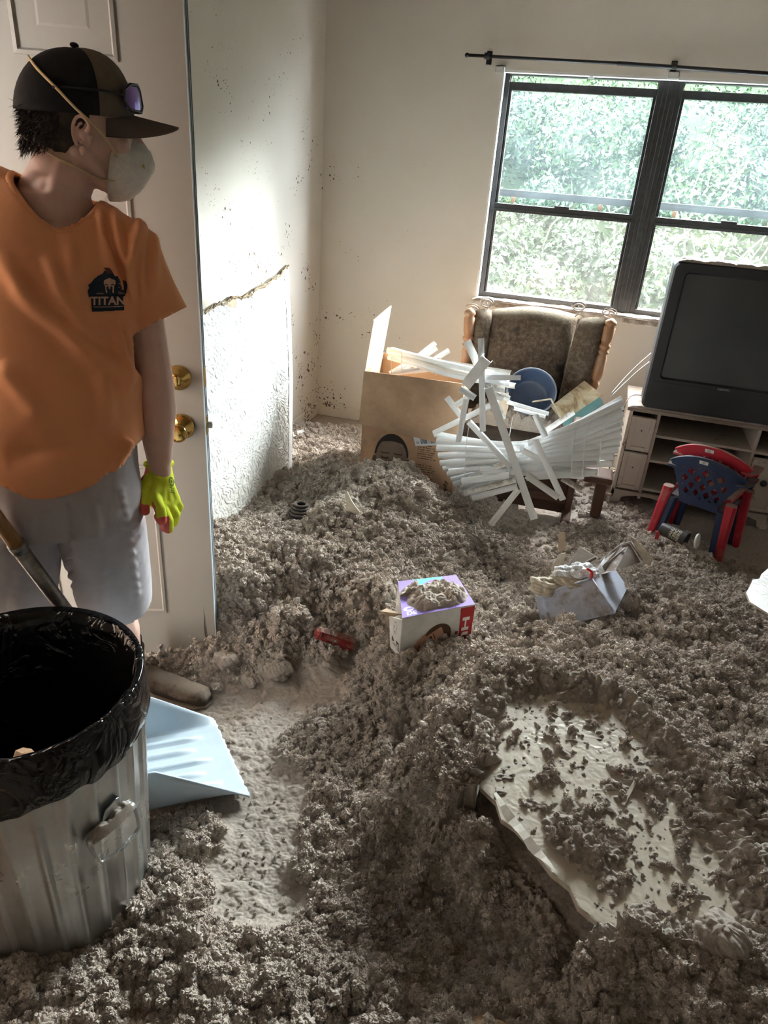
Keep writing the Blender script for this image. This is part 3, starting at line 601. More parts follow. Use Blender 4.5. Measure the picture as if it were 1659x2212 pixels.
cp_ = cp_ + np.stack([Rc.normal(size=len(jj)) * .002, Rc.normal(size=len(jj)) * .002, sz_ * .35], 1)
s3 = sz_[:, None] * Rc.uniform(.75, 1.25, (len(jj), 3)); print('crumbs', len(jj))
crumb_cloud('insulation_crumbs', cp_, s3, 'loose popcorn like crumbs of insulation strewn over the heap')
def heap(name, fn, n, amp, seed, parent=None, label=None, cat=None, mat=None, mask=None, kind='stuff', cell=1.0, thresh=0.0):
    """a crumbly layer on a surface: fn(u,v)->(points, up normal)"""
    U, Vv = np.meshgrid(np.linspace(0, 1, n), np.linspace(0, 1, n)); P, N, sx_, sy_ = fn(U.ravel(), Vv.ravel())
    x = U.ravel() * sx_; y = Vv.ravel() * sy_; wx, wy = crumbs(x + seed * 3.1, y)
    c = .022 * bumps(wx, wy, .05 * cell, seed, .8) + .016 * bumps(wx, wy, .028 * cell, seed + 1, .85) + .008 * bumps(wx, wy, .013 * cell, seed + 2, .9)
    e = mask(U.ravel(), Vv.ravel()) if mask is not None else np.ones(n * n)
    h = c * amp * np.clip(e * 1.5, 0, 1) + (e - .35) * .02 * amp
    Pp = P + N * h[:, None]; keep = h > thresh * .01 - .002
    idx = np.arange(n * n).reshape(n, n); q = np.stack([idx[:-1, :-1], idx[:-1, 1:], idx[1:, 1:], idx[1:, :-1]], -1).reshape(-1, 4)
    q = q[keep[q].any(1)]; used = np.unique(q); rm = np.zeros(n * n, int); rm[used] = np.arange(len(used))
    o = link(name, Pp[used], rm[q], mat or M_ins, parent, smooth=True); tag(o, label, cat, None, kind); return o
def quadfn(a, b, c, d, lift=0.):
    """a,b,c,d corners in order; u along a->b, v along a->d"""
    a, b, c, d = map(lambda p: np.array(p, float), (a, b, c, d)); N = nrm(np.cross(b - a, d - a))
    if N[2] < 0: N = -N
    def f(u, v): u = u[:, None]; v = v[:, None]; return ((1 - u) * (1 - v) * a + u * (1 - v) * b + u * v * c + (1 - u) * v * d + N * lift, N[None, :] * np.ones((len(u), 1)), np.linalg.norm(b - a), np.linalg.norm(d - a))
    return f
def blobmask(seed, edge=.12, th=.35):
    def f(u, v):
        e = np.minimum(np.minimum(u, 1 - u), np.minimum(v, 1 - v)) / edge; return np.clip(np.minimum(e, (fbm(u * 4 + seed, v * 4, 3, seed) - th) * 5 + .5), -.3, 1)
    return f
def pz(x, y):
    j = int(round(math.log(max(y, .481) / .48) / math.log((D - .02) / .48) * (NY - 1))); j = min(max(j, 0), NY - 1)
    i = int(round((x - lo[j]) / (hi[j] - lo[j]) * (NX - 1))); i = min(max(i, 0), NX - 1); return float(Pz[j, i])
# ------------------------------------------------------------------ drywall sheets
def drywall_tex(name, paint, specks=.5, strength=1.0, rough=.5, streaks=False):
    m = NT(name); g = m.n('NewGeometry'); pos = g.outputs['Position']
    def ridges(scale, dist, w=.035):
        n = m.noise(scale, 2, .5, dist, vec=pos); return m.rr(m.math('ABSOLUTE', m.math('SUBTRACT', n, .5)), w, 0)
    r1 = ridges(38, 2.2, .05); r2 = ridges(24, 3.5, .035)
    h = m.math('MAXIMUM', r1, r2)
    f = m.rr(m.noise(24, 6, .8, vec=pos), 1 - specks * .62, 1.06 - specks * .62); sx = m.n('SeparateXYZ'); m.l(pos, sx.inputs[0])
    if streaks: f = m.math('MULTIPLY', f, m.rr(sx.outputs[2], .75, .1)); low = m.rr(sx.outputs[2], .7, .05)
    else: low = 0.0
    c = m.mix(m.math('MULTIPLY', low, .55) if streaks else 0.0, paint, (.62, .53, .42))
    c = m.mix(f, c, (.27, .21, .15)); m.col(c).set(rough, 0, .4); m.bump(m.noise(150, 3, vec=pos), .2, .001); return m.m
def stomp(x, y, sd=0, cell=.24):
    """crow's foot plaster relief: short ridges fanning out of each brush stamp, 0..1"""
    X = x / cell; Y = y / cell; ix = np.floor(X); iy = np.floor(Y); bd = np.full(x.shape, 9.); th = np.zeros(x.shape); idn = np.zeros(x.shape)
    for dx in (-1, 0, 1):
        for dy in (-1, 0, 1):
            cx = ix + dx; cy = iy + dy; px_ = cx + hash2(cx, cy, sd); py_ = cy + hash2(cx, cy, sd + 1); d = np.hypot(X - px_, Y - py_); k = d < bd
            bd = np.where(k, d, bd); th = np.where(k, np.arctan2(Y - py_, X - px_), th); idn = np.where(k, hash2(cx, cy, sd + 5) * 50, idn)
    R_ = bd * cell; w = .35 * vnoise(x * 30, y * 30, sd + 9)
    k = np.round(np.clip(R_ / .03, 1, 6)); n1 = vnoise((th + w) * (9 + 7 * k) + idn + k * 13, R_ * 46 + idn + k * 3, sd + 2); n2 = vnoise(x * 130, y * 130, sd + 3)
    return np.clip((n1 - .47) * 5, 0, 1) * (.75 + .25 * n2) + .12 * n2
def relief_face(outline, N, amp, step, mat, parent, sd, warp=None):
    a = np.array(outline, float); n_ = nrm(N); o_ = a[0]; u_ = nrm(np.cross((0, 1, 0) if abs(n_[1]) < .8 else (1, 0, 0), n_)); v_ = np.cross(n_, u_)
    U_ = (a - o_) @ u_; V_ = (a - o_) @ v_; gu = np.arange(U_.min(), U_.max(), step); gv = np.arange(V_.min(), V_.max(), step); GU, GV = np.meshgrid(gu, gv)
    ins = in_poly(GU, GV, list(zip(U_, V_))); h_ = stomp(GU, GV, sd) * amp; P = o_ + GU[..., None] * u_ + GV[..., None] * v_ + n_ * (h_[..., None] + .0004)
    idx = np.arange(GU.size).reshape(GU.shape); q = np.stack([idx[:-1, :-1], idx[:-1, 1:], idx[1:, 1:], idx[1:, :-1]], -1).reshape(-1, 4); q = q[ins.ravel()[q].all(1)]
    used = np.unique(q); rm = np.zeros(GU.size, int); rm[used] = np.arange(len(used)); return link('textured_face', P.reshape(-1, 3)[used], rm[q], mat, parent, smooth=True)
M_dwt = drywall_tex('crow foot ceiling texture', (.66, .67, .66), .42, 1.0, .6, True)
M_core = simple('gypsum core', (.62, .56, .47), (.5, .42, .33), 60, .95, 0, .1, 120, .6, .002)
M_paper = simple('torn brown drywall paper', (.40, .31, .22), (.55, .46, .35), 30, .9, 0, .1)
def sheet(name, outline, N, th, mats, label, cat='drywall', jag=0):
    """outline: world points of the face polygon; N: direction away from the face (thickness)"""
    n = len(outline); a = [np.array(p, float) for p in outline]; b = [p + nrm(N) * th for p in a]
    f = [tuple(range(n)), tuple(range(n, 2 * n))[::-1]] + [(i, i + n, (i + 1) % n + n, (i + 1) % n) for i in range(n)]
    o = link(name, a + b, f, list(mats), mi=[0, 2] + [1] * n); return tag(o, label, cat)
xs0, xs1 = -1.42, -1.33
top = [(622, 573), (612, 583), (604, 592), (594, 599), (586, 603), (575, 612), (563, 618), (552, 624), (541, 632), (530, 639), (520, 642), (508, 640), (497, 643), (488, 650), (478, 655), (470, 655), (460, 661), (450, 668), (440, 672), (425, 680)]
def lean(px, py, zlow=-.05):
    """point on the leaning plane of the tall sheet: foot at xs1, head at xs0"""
    p0 = V3(xs1, 0, 0); n_ = nrm(np.cross(V3(0, 1, 0), V3(xs0 - xs1, 0, 1.1))); r_ = ray(px, py); return CAMP + r_ * ((p0 - CAMP).dot(n_) / r_.dot(n_))
out = [lean(*p) for p in top] + [lean(425, 1200), lean(590, 1150), lean(627, 1095), lean(629, 1000), lean(631, 820), lean(627, 700)]
sheet('drywall_sheet', out, V3(-1, .08, 0), .016, (M_dwt, M_core, M_paper), 'tall torn sheet of white textured drywall leaning behind the door edge')
pt = bpy.data.objects['drywall_sheet']; fN = nrm(np.cross(V3(0, 1, 0), V3(xs0 - xs1, 0, 1.1))); fN = fN if fN[0] > 0 else -fN
relief_face(out, fN, .0042, .0030, M_dwt, pt, 3)
# torn bare patches under its broken top edge, and its smooth folded right border
def flatpatch(name, pts, off, mat, parent):
    n_ = nrm(np.cross(V3(0, 1, 0), V3(xs0 - xs1, 0, 1.1))); n_ = n_ * (1 if n_[0] > 0 else -1); return link(name, [lean(*p) + n_ * off for p in pts], [tuple(range(len(pts)))], mat, parent)
flatpatch('torn_patch', [(484, 653), (497, 643), (508, 642), (510, 656), (504, 666), (495, 662), (488, 662)], .0050, M_paper, pt)
flatpatch('torn_patch', [(536, 634), (552, 625), (564, 619), (563, 640), (556, 649), (545, 645)], .0050, simple('bare gypsum patch', (.66, .58, .46), (.6, .5, .4), 40, .9), pt)
flatpatch('torn_patch', [(564, 618), (586, 604), (604, 592), (618, 580), (619, 590), (604, 602), (596, 616), (580, 620), (566, 624)], .0050, simple('bare gypsum patch b', (.70, .62, .49), (.6, .5, .4), 40, .9), pt)
flatpatch('paper_border', [(613, 590), (622, 580), (627, 700), (631, 820), (629, 1000), (627, 1095), (619, 1100), (622, 1000), (623, 820), (619, 700)], .0046, simple('smooth border paper', (.82, .83, .83), (.78, .78, .76), 20, .6), pt)
_j = np.random.RandomState(8); _tp = spline([lean(*q) for q in top[:-1]], 60); _m = MB(); _m.tube([q + V3(.004, _j.normal() * .002, _j.normal() * .003 - .003) for q in _tp], [.0035 + .0045 * _j.rand() for _ in _tp], 6); _m.build('torn_edge', simple('brown torn paper edge', (.24, .17, .11), (.42, .33, .23), 70, .95, 0, .1, 150, .5, .002), pt)
# big sheet in the foreground
M_dwf = drywall_tex('damp ceiling sheet', (.52, .46, .37), .50, .6, .27)
tilt = V3(0, 0, -1)
f_out = []
for i, p in enumerate(SH):
    p2 = SH[(i + 1) % len(SH)]; p = V3(p[0], p[1], sheet_z(p[0], p[1]) + .0125); p2 = V3(p2[0], p2[1], sheet_z(p2[0], p2[1]) + .0125)
    nseg = 9 if i == 0 else 4
    for k in range(nseg):
        t_ = k / nseg; q_ = p + (p2 - p) * t_
        if 0 < k: q_ = q_ + V3(RNG.normal() * .006, RNG.normal() * .006, 0)
        f_out.append(q_)
o = sheet('drywall_sheet', f_out, tilt, .013, (M_dwf, M_core, M_paper), 'broad cream ceiling drywall sheet lying half buried in the foreground insulation')
relief_face(f_out, V3(-SP[0], -SP[1], 1), .0010, .0034, M_dwf, o, 40)
# a strip of its torn face paper curling at the near edge
e0 = SH[0] + V3(0, 0, .016); e1 = SH[1] + V3(0, 0, .016); m = MB(); L = 12; ab = e1 - e0; sd = nrm(V3(ab[1], -ab[0], 0)); sd = sd if sd[0] < 0 else -sd
pa = []; pb = []
for k in range(L + 1):
    t_ = .12 + .55 * k / L; c_ = e0 + ab * t_; w_ = .016 * math.sin(math.pi * k / L) ** .6 + .003 * RNG.rand(); pa.append(c_ - sd * .006); pb.append(c_ + sd * w_ + V3(0, 0, .006 * math.sin(k * 1.3)))
m.add(pa + pb, [(i, i + 1, i + 2 + L, i + 1 + L) for i in range(L)]); m.build('torn_paper_edge', simple('torn paper edge', (.66, .6, .5), None, 30, .8), o)
# ================================================================== trash can, liner, shovel
M_galv = NT('galvanised steel'); 
_v = M_galv.voro(55); _n = M_galv.noise(5, 5, .7); _p = M_galv.map((26, 26, 1.2)); _s = M_galv.noise(1, 4, .6, vec=_p)
_c = M_galv.mix(M_galv.rr(_n, .35, .65), (.60, .61, .60), (.48, .49, .48)); _c = M_galv.mix(M_galv.rr(_s, .55, .78, 0, .6), _c, (.22, .21, .19)); _c = M_galv.mix(M_galv.rr(M_galv.noise(14, 5, .8), .60, .75), _c, (.34, .30, .25))
M_galv.col(_c).set(.38, .85, .5); M_galv.l(M_galv.rr(_n, .3, .7, .22, .42), M_galv.b.inputs['Roughness']); M_galv.bump(M_galv.noise(30, 4), .08, .001); M_galv = M_galv.m
CC = V3(-.962, .872, 0); RZ = .655; RB, RT = .192, .228
can = thing('trash_can', CC, 'ribbed galvanized steel trash can lined with a black bag', 'trash can')
n = 312; m = MB(); rings = []
prof = [(0.0, RB - .004, 0), (.012, RB, 0), (.035, RB + .002, 0), (.05, RB + .003, 1)] + [(z, RB + (RT - RB) * z / RZ + .001, 1) for z in (.15, .3, .45, .56)] + [(.585, RT - .002, 1), (.60, RT, 0), (RZ - .008, RT, 0)]
for z, r, k in prof:
    ring = []
    for i in range(n):
        a = 2 * math.pi * i / n; ph = (a * 26 / (2 * math.pi)) % 1
        rib = max(0, 1 - ((ph - .5) / .17) ** 2) ** .8; rib2 = max(0, 1 - (((ph + .06) % 1 - .5) / .05) ** 2) * -.15
        rr_ = r + k * (.0075 * rib + .0075 * rib2); ring.append(CC + V3(math.cos(a) * rr_, math.sin(a) * rr_, z))
    rings.append(ring)
inner = []
for z, r in ((RZ - .008, RT - .003), (.3, RB + .012), (.02, RB - .006)): inner.append([CC + V3(math.cos(2 * math.pi * i / n) * r, math.sin(2 * math.pi * i / n) * r, z) for i in range(n)])
m.loft(rings + inner); m.build('can_body', M_galv, can, smooth=True)
m = MB(); m.tube([CC + V3(math.cos(a) * RT, math.sin(a) * RT, RZ - .004) for a in np.linspace(0, 2 * math.pi, 73)], .006, 8, cap=False); m.build('rolled_rim', M_galv, can, smooth=True)
# handle bracket and bail on the side that looks at us
def canpt(a, z, off=0.): r = RB + (RT - RB) * z / RZ + .0035 + off; return CC + V3(math.cos(a) * r, math.sin(a) * r, z)
def can_hit(px, py, r=.222):
    d = ray(px, py); o_ = CAMP - CC; A = d[0] ** 2 + d[1] ** 2; B = o_[0] * d[0] + o_[1] * d[1]; C_ = o_[0] ** 2 + o_[1] ** 2 - r * r
    t = (-B - math.sqrt(max(B * B - A * C_, 0))) / A; p = CAMP + d * t; return math.atan2(p[1] - CC[1], p[0] - CC[0]), p[2]
ha, hz = can_hit(240, 1780); ha2, hz2 = can_hit(262, 1715)
print('handle', ha, hz, ha2, hz2)
def plate(pts, off, th, name, mat, parent):
    a_ = [canpt(ha + x_ / .215, hz + z_, off) for x_, z_ in pts]; b_ = [canpt(ha + x_ / .215, hz + z_, off + th) for x_, z_ in pts]; n_ = len(pts)
    return link(name, a_ + b_, [tuple(range(n_)), tuple(range(n_, 2 * n_))[::-1]] + [(i, (i + 1) % n_, (i + 1) % n_ + n_, i + n_) for i in range(n_)], mat, parent, bevel=.001)
bp = plate([(-.056, -.012), (-.060, .004), (-.052, .020), (-.034, .026), (-.018, .030), (-.010, .052), (.016, .060), (.022, .056), (.024, .030), (.040, .024), (.052, .016), (.054, -.004), (.046, -.014), (.0, -.010)], .006, .002, 'handle_bracket', M_galv, can)
for sx_ in (-.042, .042):
    m = MB(); m.tube([canpt(ha + (sx_ - .012) / .215, hz, .012), canpt(ha + (sx_ + .012) / .215, hz, .012)], .009, 12); m.build('hinge_barrel', M_galv, bp, smooth=True)
bl = [(-.05, .0, .012), (-.052, -.004, .018), (-.046, -.040, .030), (-.038, -.052, .032), (-.0, -.053, .034), (.038, -.052, .032), (.046, -.040, .030), (.052, -.004, .018), (.05, 0, .012)]
m = MB(); m.tube(spline([canpt(ha + a / .215, hz + b, c) for a, b, c in bl], 40), .0042, 10); m.build('bail_handle', M_galv, can, smooth=True)
dmat = M_ins
def hfn(u, v):
    P = np.array([canpt(ha + (-.05 + .1 * a) / .215, hz + .006, .006 + .016 * b) for a, b in zip(u, v)]); N = np.tile([0, 0, 1.], (len(u), 1)); return P, N, .1, .016
tag(heap('dust_ridge', hfn, 46, .7, 61, None, 'line of dust caught on the handle bracket of the trash can', 'dust', mask=blobmask(61, .2, .2)))
# black bin liner: folded over the rim outside, sagging inside
m = NT('black plastic film'); w = m.noise(9, 3, .55, 1.5); w2 = m.noise(30, 3, .6, 1.0)
m.col((.006, .006, .007)).set(.13, 0, .45); m.bump(m.rr(m.math('ABSOLUTE', m.math('SUBTRACT', w, .5)), .0, .10), .35, .010); m.bump(w2, .12, .006); M_bag = m.m
na = 240; rings = []
prof = [(-.115, .0105, .5), (-.112, .012, 1), (-.085, .012, 1), (-.05, .011, .8), (-.02, .010, .5), (-.003, .012, .2), (.010, .009, .2), (.014, .001, .2), (.008, -.008, .5), (-.02, -.018, 1), (-.07, -.030, 1.5), (-.16, -.040, 2), (-.30, -.05, 2), (-.44, -.06, 2), (-.52, -.12, 1.5), (-.53, -.2, .5)]
for dz, dr_, k in prof:
    ring = []
    for i in range(na):
        a = 2 * math.pi * i / na; fx, fy = math.cos(a), math.sin(a)
        f1 = fbm(np.array([a * 4.0 if a < math.pi else (2 * math.pi - a) * 4.0]), np.array([dz * 5.0]), 3, 5)[0] - .45
        f2 = vnoise(np.array([a * 14]), np.array([dz * 8.]), 8)[0] - .5
        skirt = .022 * f1 if dz < -.05 and dr_ > 0 else 0
        rr_ = RT + dr_ + k * (.010 * f1 + .004 * f2); rr_ = max(rr_, .01)
        if dr_ > 0: rr_ = max(rr_, RT + .008 + .0)
        ring.append(CC + V3(fx * rr_, fy * rr_, RZ + dz + (skirt * 2.2 + .018 * math.sin(a * 1.0 + .6)) * (1 if dr_ > 0 and dz < -.04 else 0)))
    rings.append(ring)
bag = MB().loft(rings, cap=False).build('trash_bag', M_bag, None, smooth=True, origin=CC + V3(0, 0, RZ - .5)); tag(bag, 'shiny black bin liner folded over the rim of the steel trash can', 'trash bag')
sm = bag.modifiers.new('thick', 'SOLIDIFY'); sm.thickness = .0012
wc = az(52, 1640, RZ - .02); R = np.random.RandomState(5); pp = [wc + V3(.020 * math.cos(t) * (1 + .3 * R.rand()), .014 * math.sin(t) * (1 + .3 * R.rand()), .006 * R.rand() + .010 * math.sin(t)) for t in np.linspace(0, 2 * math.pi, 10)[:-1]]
tag(MB().add(pp + [wc + V3(0, 0, .014), wc + V3(.012, .004, -.012)], [(i, (i + 1) % 9, 9) for i in range(9)] + [((i + 1) % 9, i, 10) for i in range(9)]).build('painted_reflection', simple('tan wrapper', (.62, .44, .28), (.35, .2, .12), 60, .35)), 'small tan wrapper caught in the front fold of the bin liner', 'painted reflection')  # tan piece standing in for a glossy reflection on the liner
# ---- shovel
M_ply = simple('pale blue grey plastic', (.42, .50, .56), (.38, .46, .53), 14, .42, 0, .45, 200, .06, .001)
M_wood = NT('varnished shovel wood'); _w = M_wood.noise(1, 5, .6, vec=M_wood.map((60, 60, 3))); M_wood.col(M_wood.mix(M_wood.rr(_w, .3, .7), (.50, .26, .09), (.36, .17, .055))).set(.4, 0, .5); M_wood = M_wood.m
M_alu = simple('scuffed grey socket', (.34, .33, .32), (.20, .19, .17), 40, .35, .8, .5, 80, .3, .001)
tipR = az(541, 1722, .03); tipL = az(462, 1553, .04); hl = az(318, 1478, .20); hr = az(310, 1690, .13)
# scoop frame: u across the blade (near edge -> far edge), v from cutting edge back to the handle
cb = (tipR + tipL) / 2; up = V3(0, 0, 1)
uA = nrm(tipL - tipR); bw = np.linalg.norm(tipL - tipR); back = nrm(V3(-1, .08, .13)); back = nrm(back - uA * back.dot(uA)); nn = nrm(np.cross(uA, back)); nn = nn if nn[2] > 0 else -nn
sh = thing('snow_shovel', cb, 'pale blue plastic scoop shovel with wooden handle leaning behind the trash can', 'shovel')
Ls = .36; nu, nv = 60, 60; th_ = .004; Vv = []; 
for j in range(nv + 1):
    v = j / nv
    for i in range(nu + 1):
        u = i / nu * 2 - 1; half = bw / 2 * (1 - .02 * v)
        # side walls rise from nothing at the cutting edge to full height at the back
        wallh = .165 * min(1, v * 1.3) ** .95; s_ = max(0, (abs(u) - .80) / .20); x = half * (u if abs(u) < .8 else math.copysign(.8 + .2 * min(1, s_) ** .8, u))
        z = wallh * max(0, s_) ** 1.2
        zb = .11 * max(0, (v - .80) / .20) ** 1.5
        z = max(z, zb) if v > .8 else z
        rib = 0
        for k, c_ in enumerate((-.55, -.28, 0, .28, .55)):
            if k in (0, 1, 2, 3, 4):
                d_ = abs(u * .98 - c_) / .06; l_ = .0 if not (.16 + .09 * (k % 2) < v < .72) else min(1, (v - .16 - .09 * (k % 2)) * 7) * min(1, (.72 - v) * 9)
                rib += .010 * max(0, 1 - d_ * d_) * l_
        edge_n = .003 * math.sin(u * 37) * math.sin(u * 11) if j == 0 else 0
        Vv.append(cb + uA * x + back * (v * Ls + edge_n - (.10 * (1 - v) * 0)) + nn * (z + rib + .012 * v))
Fq = [(j * (nu + 1) + i, j * (nu + 1) + i + 1, (j + 1) * (nu + 1) + i + 1, (j + 1) * (nu + 1) + i) for j in range(nv) for i in range(nu)]
sc_ = link('scoop', Vv, Fq, M_ply, sh, smooth=True); sm = sc_.modifiers.new('t', 'SOLIDIFY'); sm.thickness = .005; sm.offset = 0
s0_ = cb + back * (Ls * .80) + nn * .035
h_at = lambda px, py, t: at(px, py, t)
s0_ = az(296, 1525, .15); hb = h_at(150, 1330, 1.70)
def along(pxx):
    lo_, hi_ = .5, 8.
    for _ in range(50):
        k_ = (lo_ + hi_) / 2
        if prj(s0_ + (hb - s0_) * k_)[0] > pxx: lo_ = k_
        else: hi_ = k_
    return s0_ + (hb - s0_) * lo_
hbt = along(36); htop = hbt + nrm(hb - s0_) * .62; print('handle px', prj(htop), s0_, hb, hbt)
m = MB(); m.tube([s0_, s0_ + (hb - s0_) * .5, hb, hbt], [.019, .0175, .0165, .0165], 16); m.build('socket', M_alu, sh, smooth=True)
m = MB(); m.tube([hbt, htop], [.0155, .0155], 16); m.build('wooden_handle', M_wood, sh, smooth=True)
m = MB(); m.tube([hbt + (hb - hbt) * .06, hbt - (hb - hbt) * .02], .0182, 16); m.build('ferrule_edge', M_alu, sh, smooth=True)
# ================================================================== the man
M_skin = NT('skin'); _n = M_skin.noise(22, 4, .6); M_skin.col(M_skin.mix(M_skin.rr(_n, .3, .7), (.74, .50, .41), (.67, .42, .34))).set(.5, 0, .4); M_skin.b.inputs['Subsurface Weight'].default_value = .08; M_skin.b.inputs['Subsurface Radius'].default_value = (.01, .004, .002); M_skin.bump(M_skin.noise(180, 3), .08, .001); M_skin = M_skin.m
M_shirt = NT('orange cotton'); _n = M_shirt.noise(6, 4, .6); M_shirt.col(M_shirt.mix(M_shirt.rr(_n, .3, .7), (.90, .40, .19), (.83, .36, .17))).set(.9, 0, .15); M_shirt.bump(M_shirt.noise(900, 2), .15, .0006); M_shirt.b.inputs['Sheen Weight'].default_value = .15; M_shirt = M_shirt.m
M_shorts = NT('pale grey cotton twill'); _n = M_shorts.noise(8, 5, .65); M_shorts.col(M_shorts.mix(M_shorts.rr(_n, .3, .7), (.50, .47, .485), (.42, .395, .415))).set(.9, 0, .15); M_shorts.bump(M_shorts.noise(14, 3, .5, .8), .35, .008); M_shorts = M_shorts.m
TD = 1.45
BF = nrm(V3(.50, -.87, 0)); BL = V3(-BF[1], BF[0], 0); UP = V3(0, 0, 1)          # body forward, body left
neck = at(112, 414, TD + .02)
pel = at(118, 1060, TD + .15); ank_l = V3(*az(288, 1480, .0))
print('neck', neck, 'pelvis', pel, 'ankle', ank_l)
root = V3(pel[0], pel[1], 0)
man = thing('person', root, 'man in an orange T-shirt, cap and dust mask standing before the open door', 'person')
# -------- head frame
HF = nrm(V3(.77, .63, -.10)); HS = nrm(np.cross(HF, UP)); HU = np.cross(HS, HF)     # HS: his right side, toward the camera
HC = at(180, 278, TD)
def hp(f, u, s): return HC + HF * f + HU * u + HS * s
A3 = [HF, HS, HU]
sh_l = at(281, 532, TD + .05); elb = at(334, 835, TD + .16); wri = at(344, 988, TD + .22)
b = MB()
b.ell(hp(-.012, .036, 0), (.099, .076, .088), A3, 28, 20)
b.ell(hp(.028, .000, 0), (.070, .068, .080), A3, 24, 16)
b.ell(hp(.045, -.052, 0), (.052, .052, .062), A3, 20, 14)
b.ell(hp(.062, -.098, 0), (.026, .028, .022), A3, 14, 10)
for s in (-1, 1):
    b.cap(hp(-.012, -.045, .055 * s), .022, hp(.050, -.096, .026 * s), .020)
    b.ell(hp(.068, -.018, .040 * s), (.022, .024, .018), A3, 12, 8)                  # cheekbone
    b.cap(hp(.085, .022, .012 * s), .0105, hp(.066, .018, .052 * s), .010)            # brow
b.cap(hp(.092, .012, 0), .009, hp(.116, -.022, 0), .0125); b.ell(hp(.110, -.028, .010), (.010, .008, .008), A3, 10, 8); b.ell(hp(.110, -.028, -.010), (.010, .008, .008), A3, 10, 8)
b.cap(hp(.094, -.062, -.016), .008, hp(.094, -.062, .016), .008); b.cap(hp(.090, -.074, -.014), .008, hp(.090, -.074, .014), .008)
for s in (-1, 1): pass
# neck, torso
def ring(c, a, bf, bb, L=BL, Fd=BF, n=28, p=2.2):
    out = []
    for k in range(n):
        t = 2 * math.pi * k / n; ct, st_ = math.cos(t), math.sin(t); e = 2 / p
        out.append(c + L * a * math.copysign(abs(ct) ** e, ct) + Fd * (bf if st_ > 0 else bb) * math.copysign(abs(st_) ** e, st_))
    return out
nb = hp(-.022, -.055, 0)
b.loft([ring(nb + HU * .03, .052, .058, .062, HS, HF, 24, 2), ring(nb + (neck - nb) * .5, .060, .060, .064, HS, HF, 24, 2), ring(neck, .066, .062, .068, BL, BF, 24, 2), ring(neck - UP * .05 , .09, .07, .08, BL, BF, 24, 2), ring(neck - UP * .10, .10, .07, .08, BL, BF, 24, 2)])
b.cap(hp(-.035, -.05, .04), .022, neck + BF * .045 + BL * .012, .016); b.cap(hp(-.05, -.05, .02), .035, neck - BL * .07 - UP * .045 - BF * .02, .03); b.cap(hp(-.04, -.05, -.02), .035, neck + BL * .05 - UP * .06 - BF * .02, .03); b.cap(hp(-.02, -.07, .0), .05, neck - UP * .03, .06)
sh_r = neck * 2 - sh_l; sh_r = neck - BL * .19 - UP * (neck[2] - sh_l[2] - .05) - BF * .03
tc = lambda z: V3(*(neck + (pel - neck) * np.clip((neck[2] - z) / (neck[2] - pel[2]), -.3, 1.2))[:2], z)
zs_ = neck[2]
T_rings = [(zs_ - .045, .085, .055, .065), (zs_ - .085, .135, .08, .085), (zs_ - .14, .165, .10, .10), (zs_ - .25, .178, .12, .105), (zs_ - .36, .155, .11, .10), (zs_ - .44, .15, .11, .10), (zs_ - .52, .14, .09, .10)]
b.loft([ring(tc(z), a, f_, k_) for z, a, f_, k_ in T_rings])
b.cap(sh_l + (elb - sh_l) * .12, .046, elb, .044); b.cap(sh_l, .044, neck - UP * .10 + BL * .08, .055)
fm = elb + (wri - elb) * .35
b.cap(elb, .044, fm + BL * .002, .0445); b.cap(fm, .0445, wri, .030)
b.ell(elb + (wri - elb) * .2 + BL * .006, (.032, .038, .06), [BF, BL, nrm(elb - wri)], 14, 10)
hand = wri + nrm(wri - elb) * .05 + BF * .004; b.cap(wri, .026, hand, .026)
# right arm: reaches out of the picture to the shovel
elr = sh_r - UP * .26 + BF * .05 - BL * .05; wrr = elr + BF * .17 - UP * .12 - BL * .02
b.cap(sh_r, .052, elr, .042); b.cap(sh_r, .052, neck - UP * .09 - BL * .08, .06); b.cap(elr, .04, wrr, .028); b.ell(wrr + BF * .05 - UP * .02, (.05, .04, .02), [BF, BL, UP], 14, 10)
# hips and legs
hipl = pel + BL * .085; hipr = pel - BL * .085
b.loft([ring(tc(pel[2] + .06), .140, .085, .09), ring(pel, .145, .08, .10), ring(pel - UP * .08, .14, .07, .10)])
knl = az(244, 1325, .47); knr = az(34, 1335, .48)
print('knee', knl)
ftr = V3(knr[0] - .03, knr[1] + .14, 0)
b.cap(hipl, .072, knl, .055); b.cap(hipr, .072, knr, .055)
ankl = ank_l + UP * .10; ankr = ftr + UP * .10
for kn_, an_ in ((knl, ankl), (knr, ankr)):
    mid = kn_ + (an_ - kn_) * .32 - BF * .012; b.cap(kn_, .056, mid, .056); b.cap(mid, .056, an_, .036); b.ell(kn_ + BF * .022, (.03, .035, .04), [BF, BL, UP], 12, 8)
    b.cap(an_, .037, an_ - UP * .05, .036)
bv, bf = remeshed(b, .0042, 5, .5)
link('body', bv, bf, M_skin, man, smooth=True)
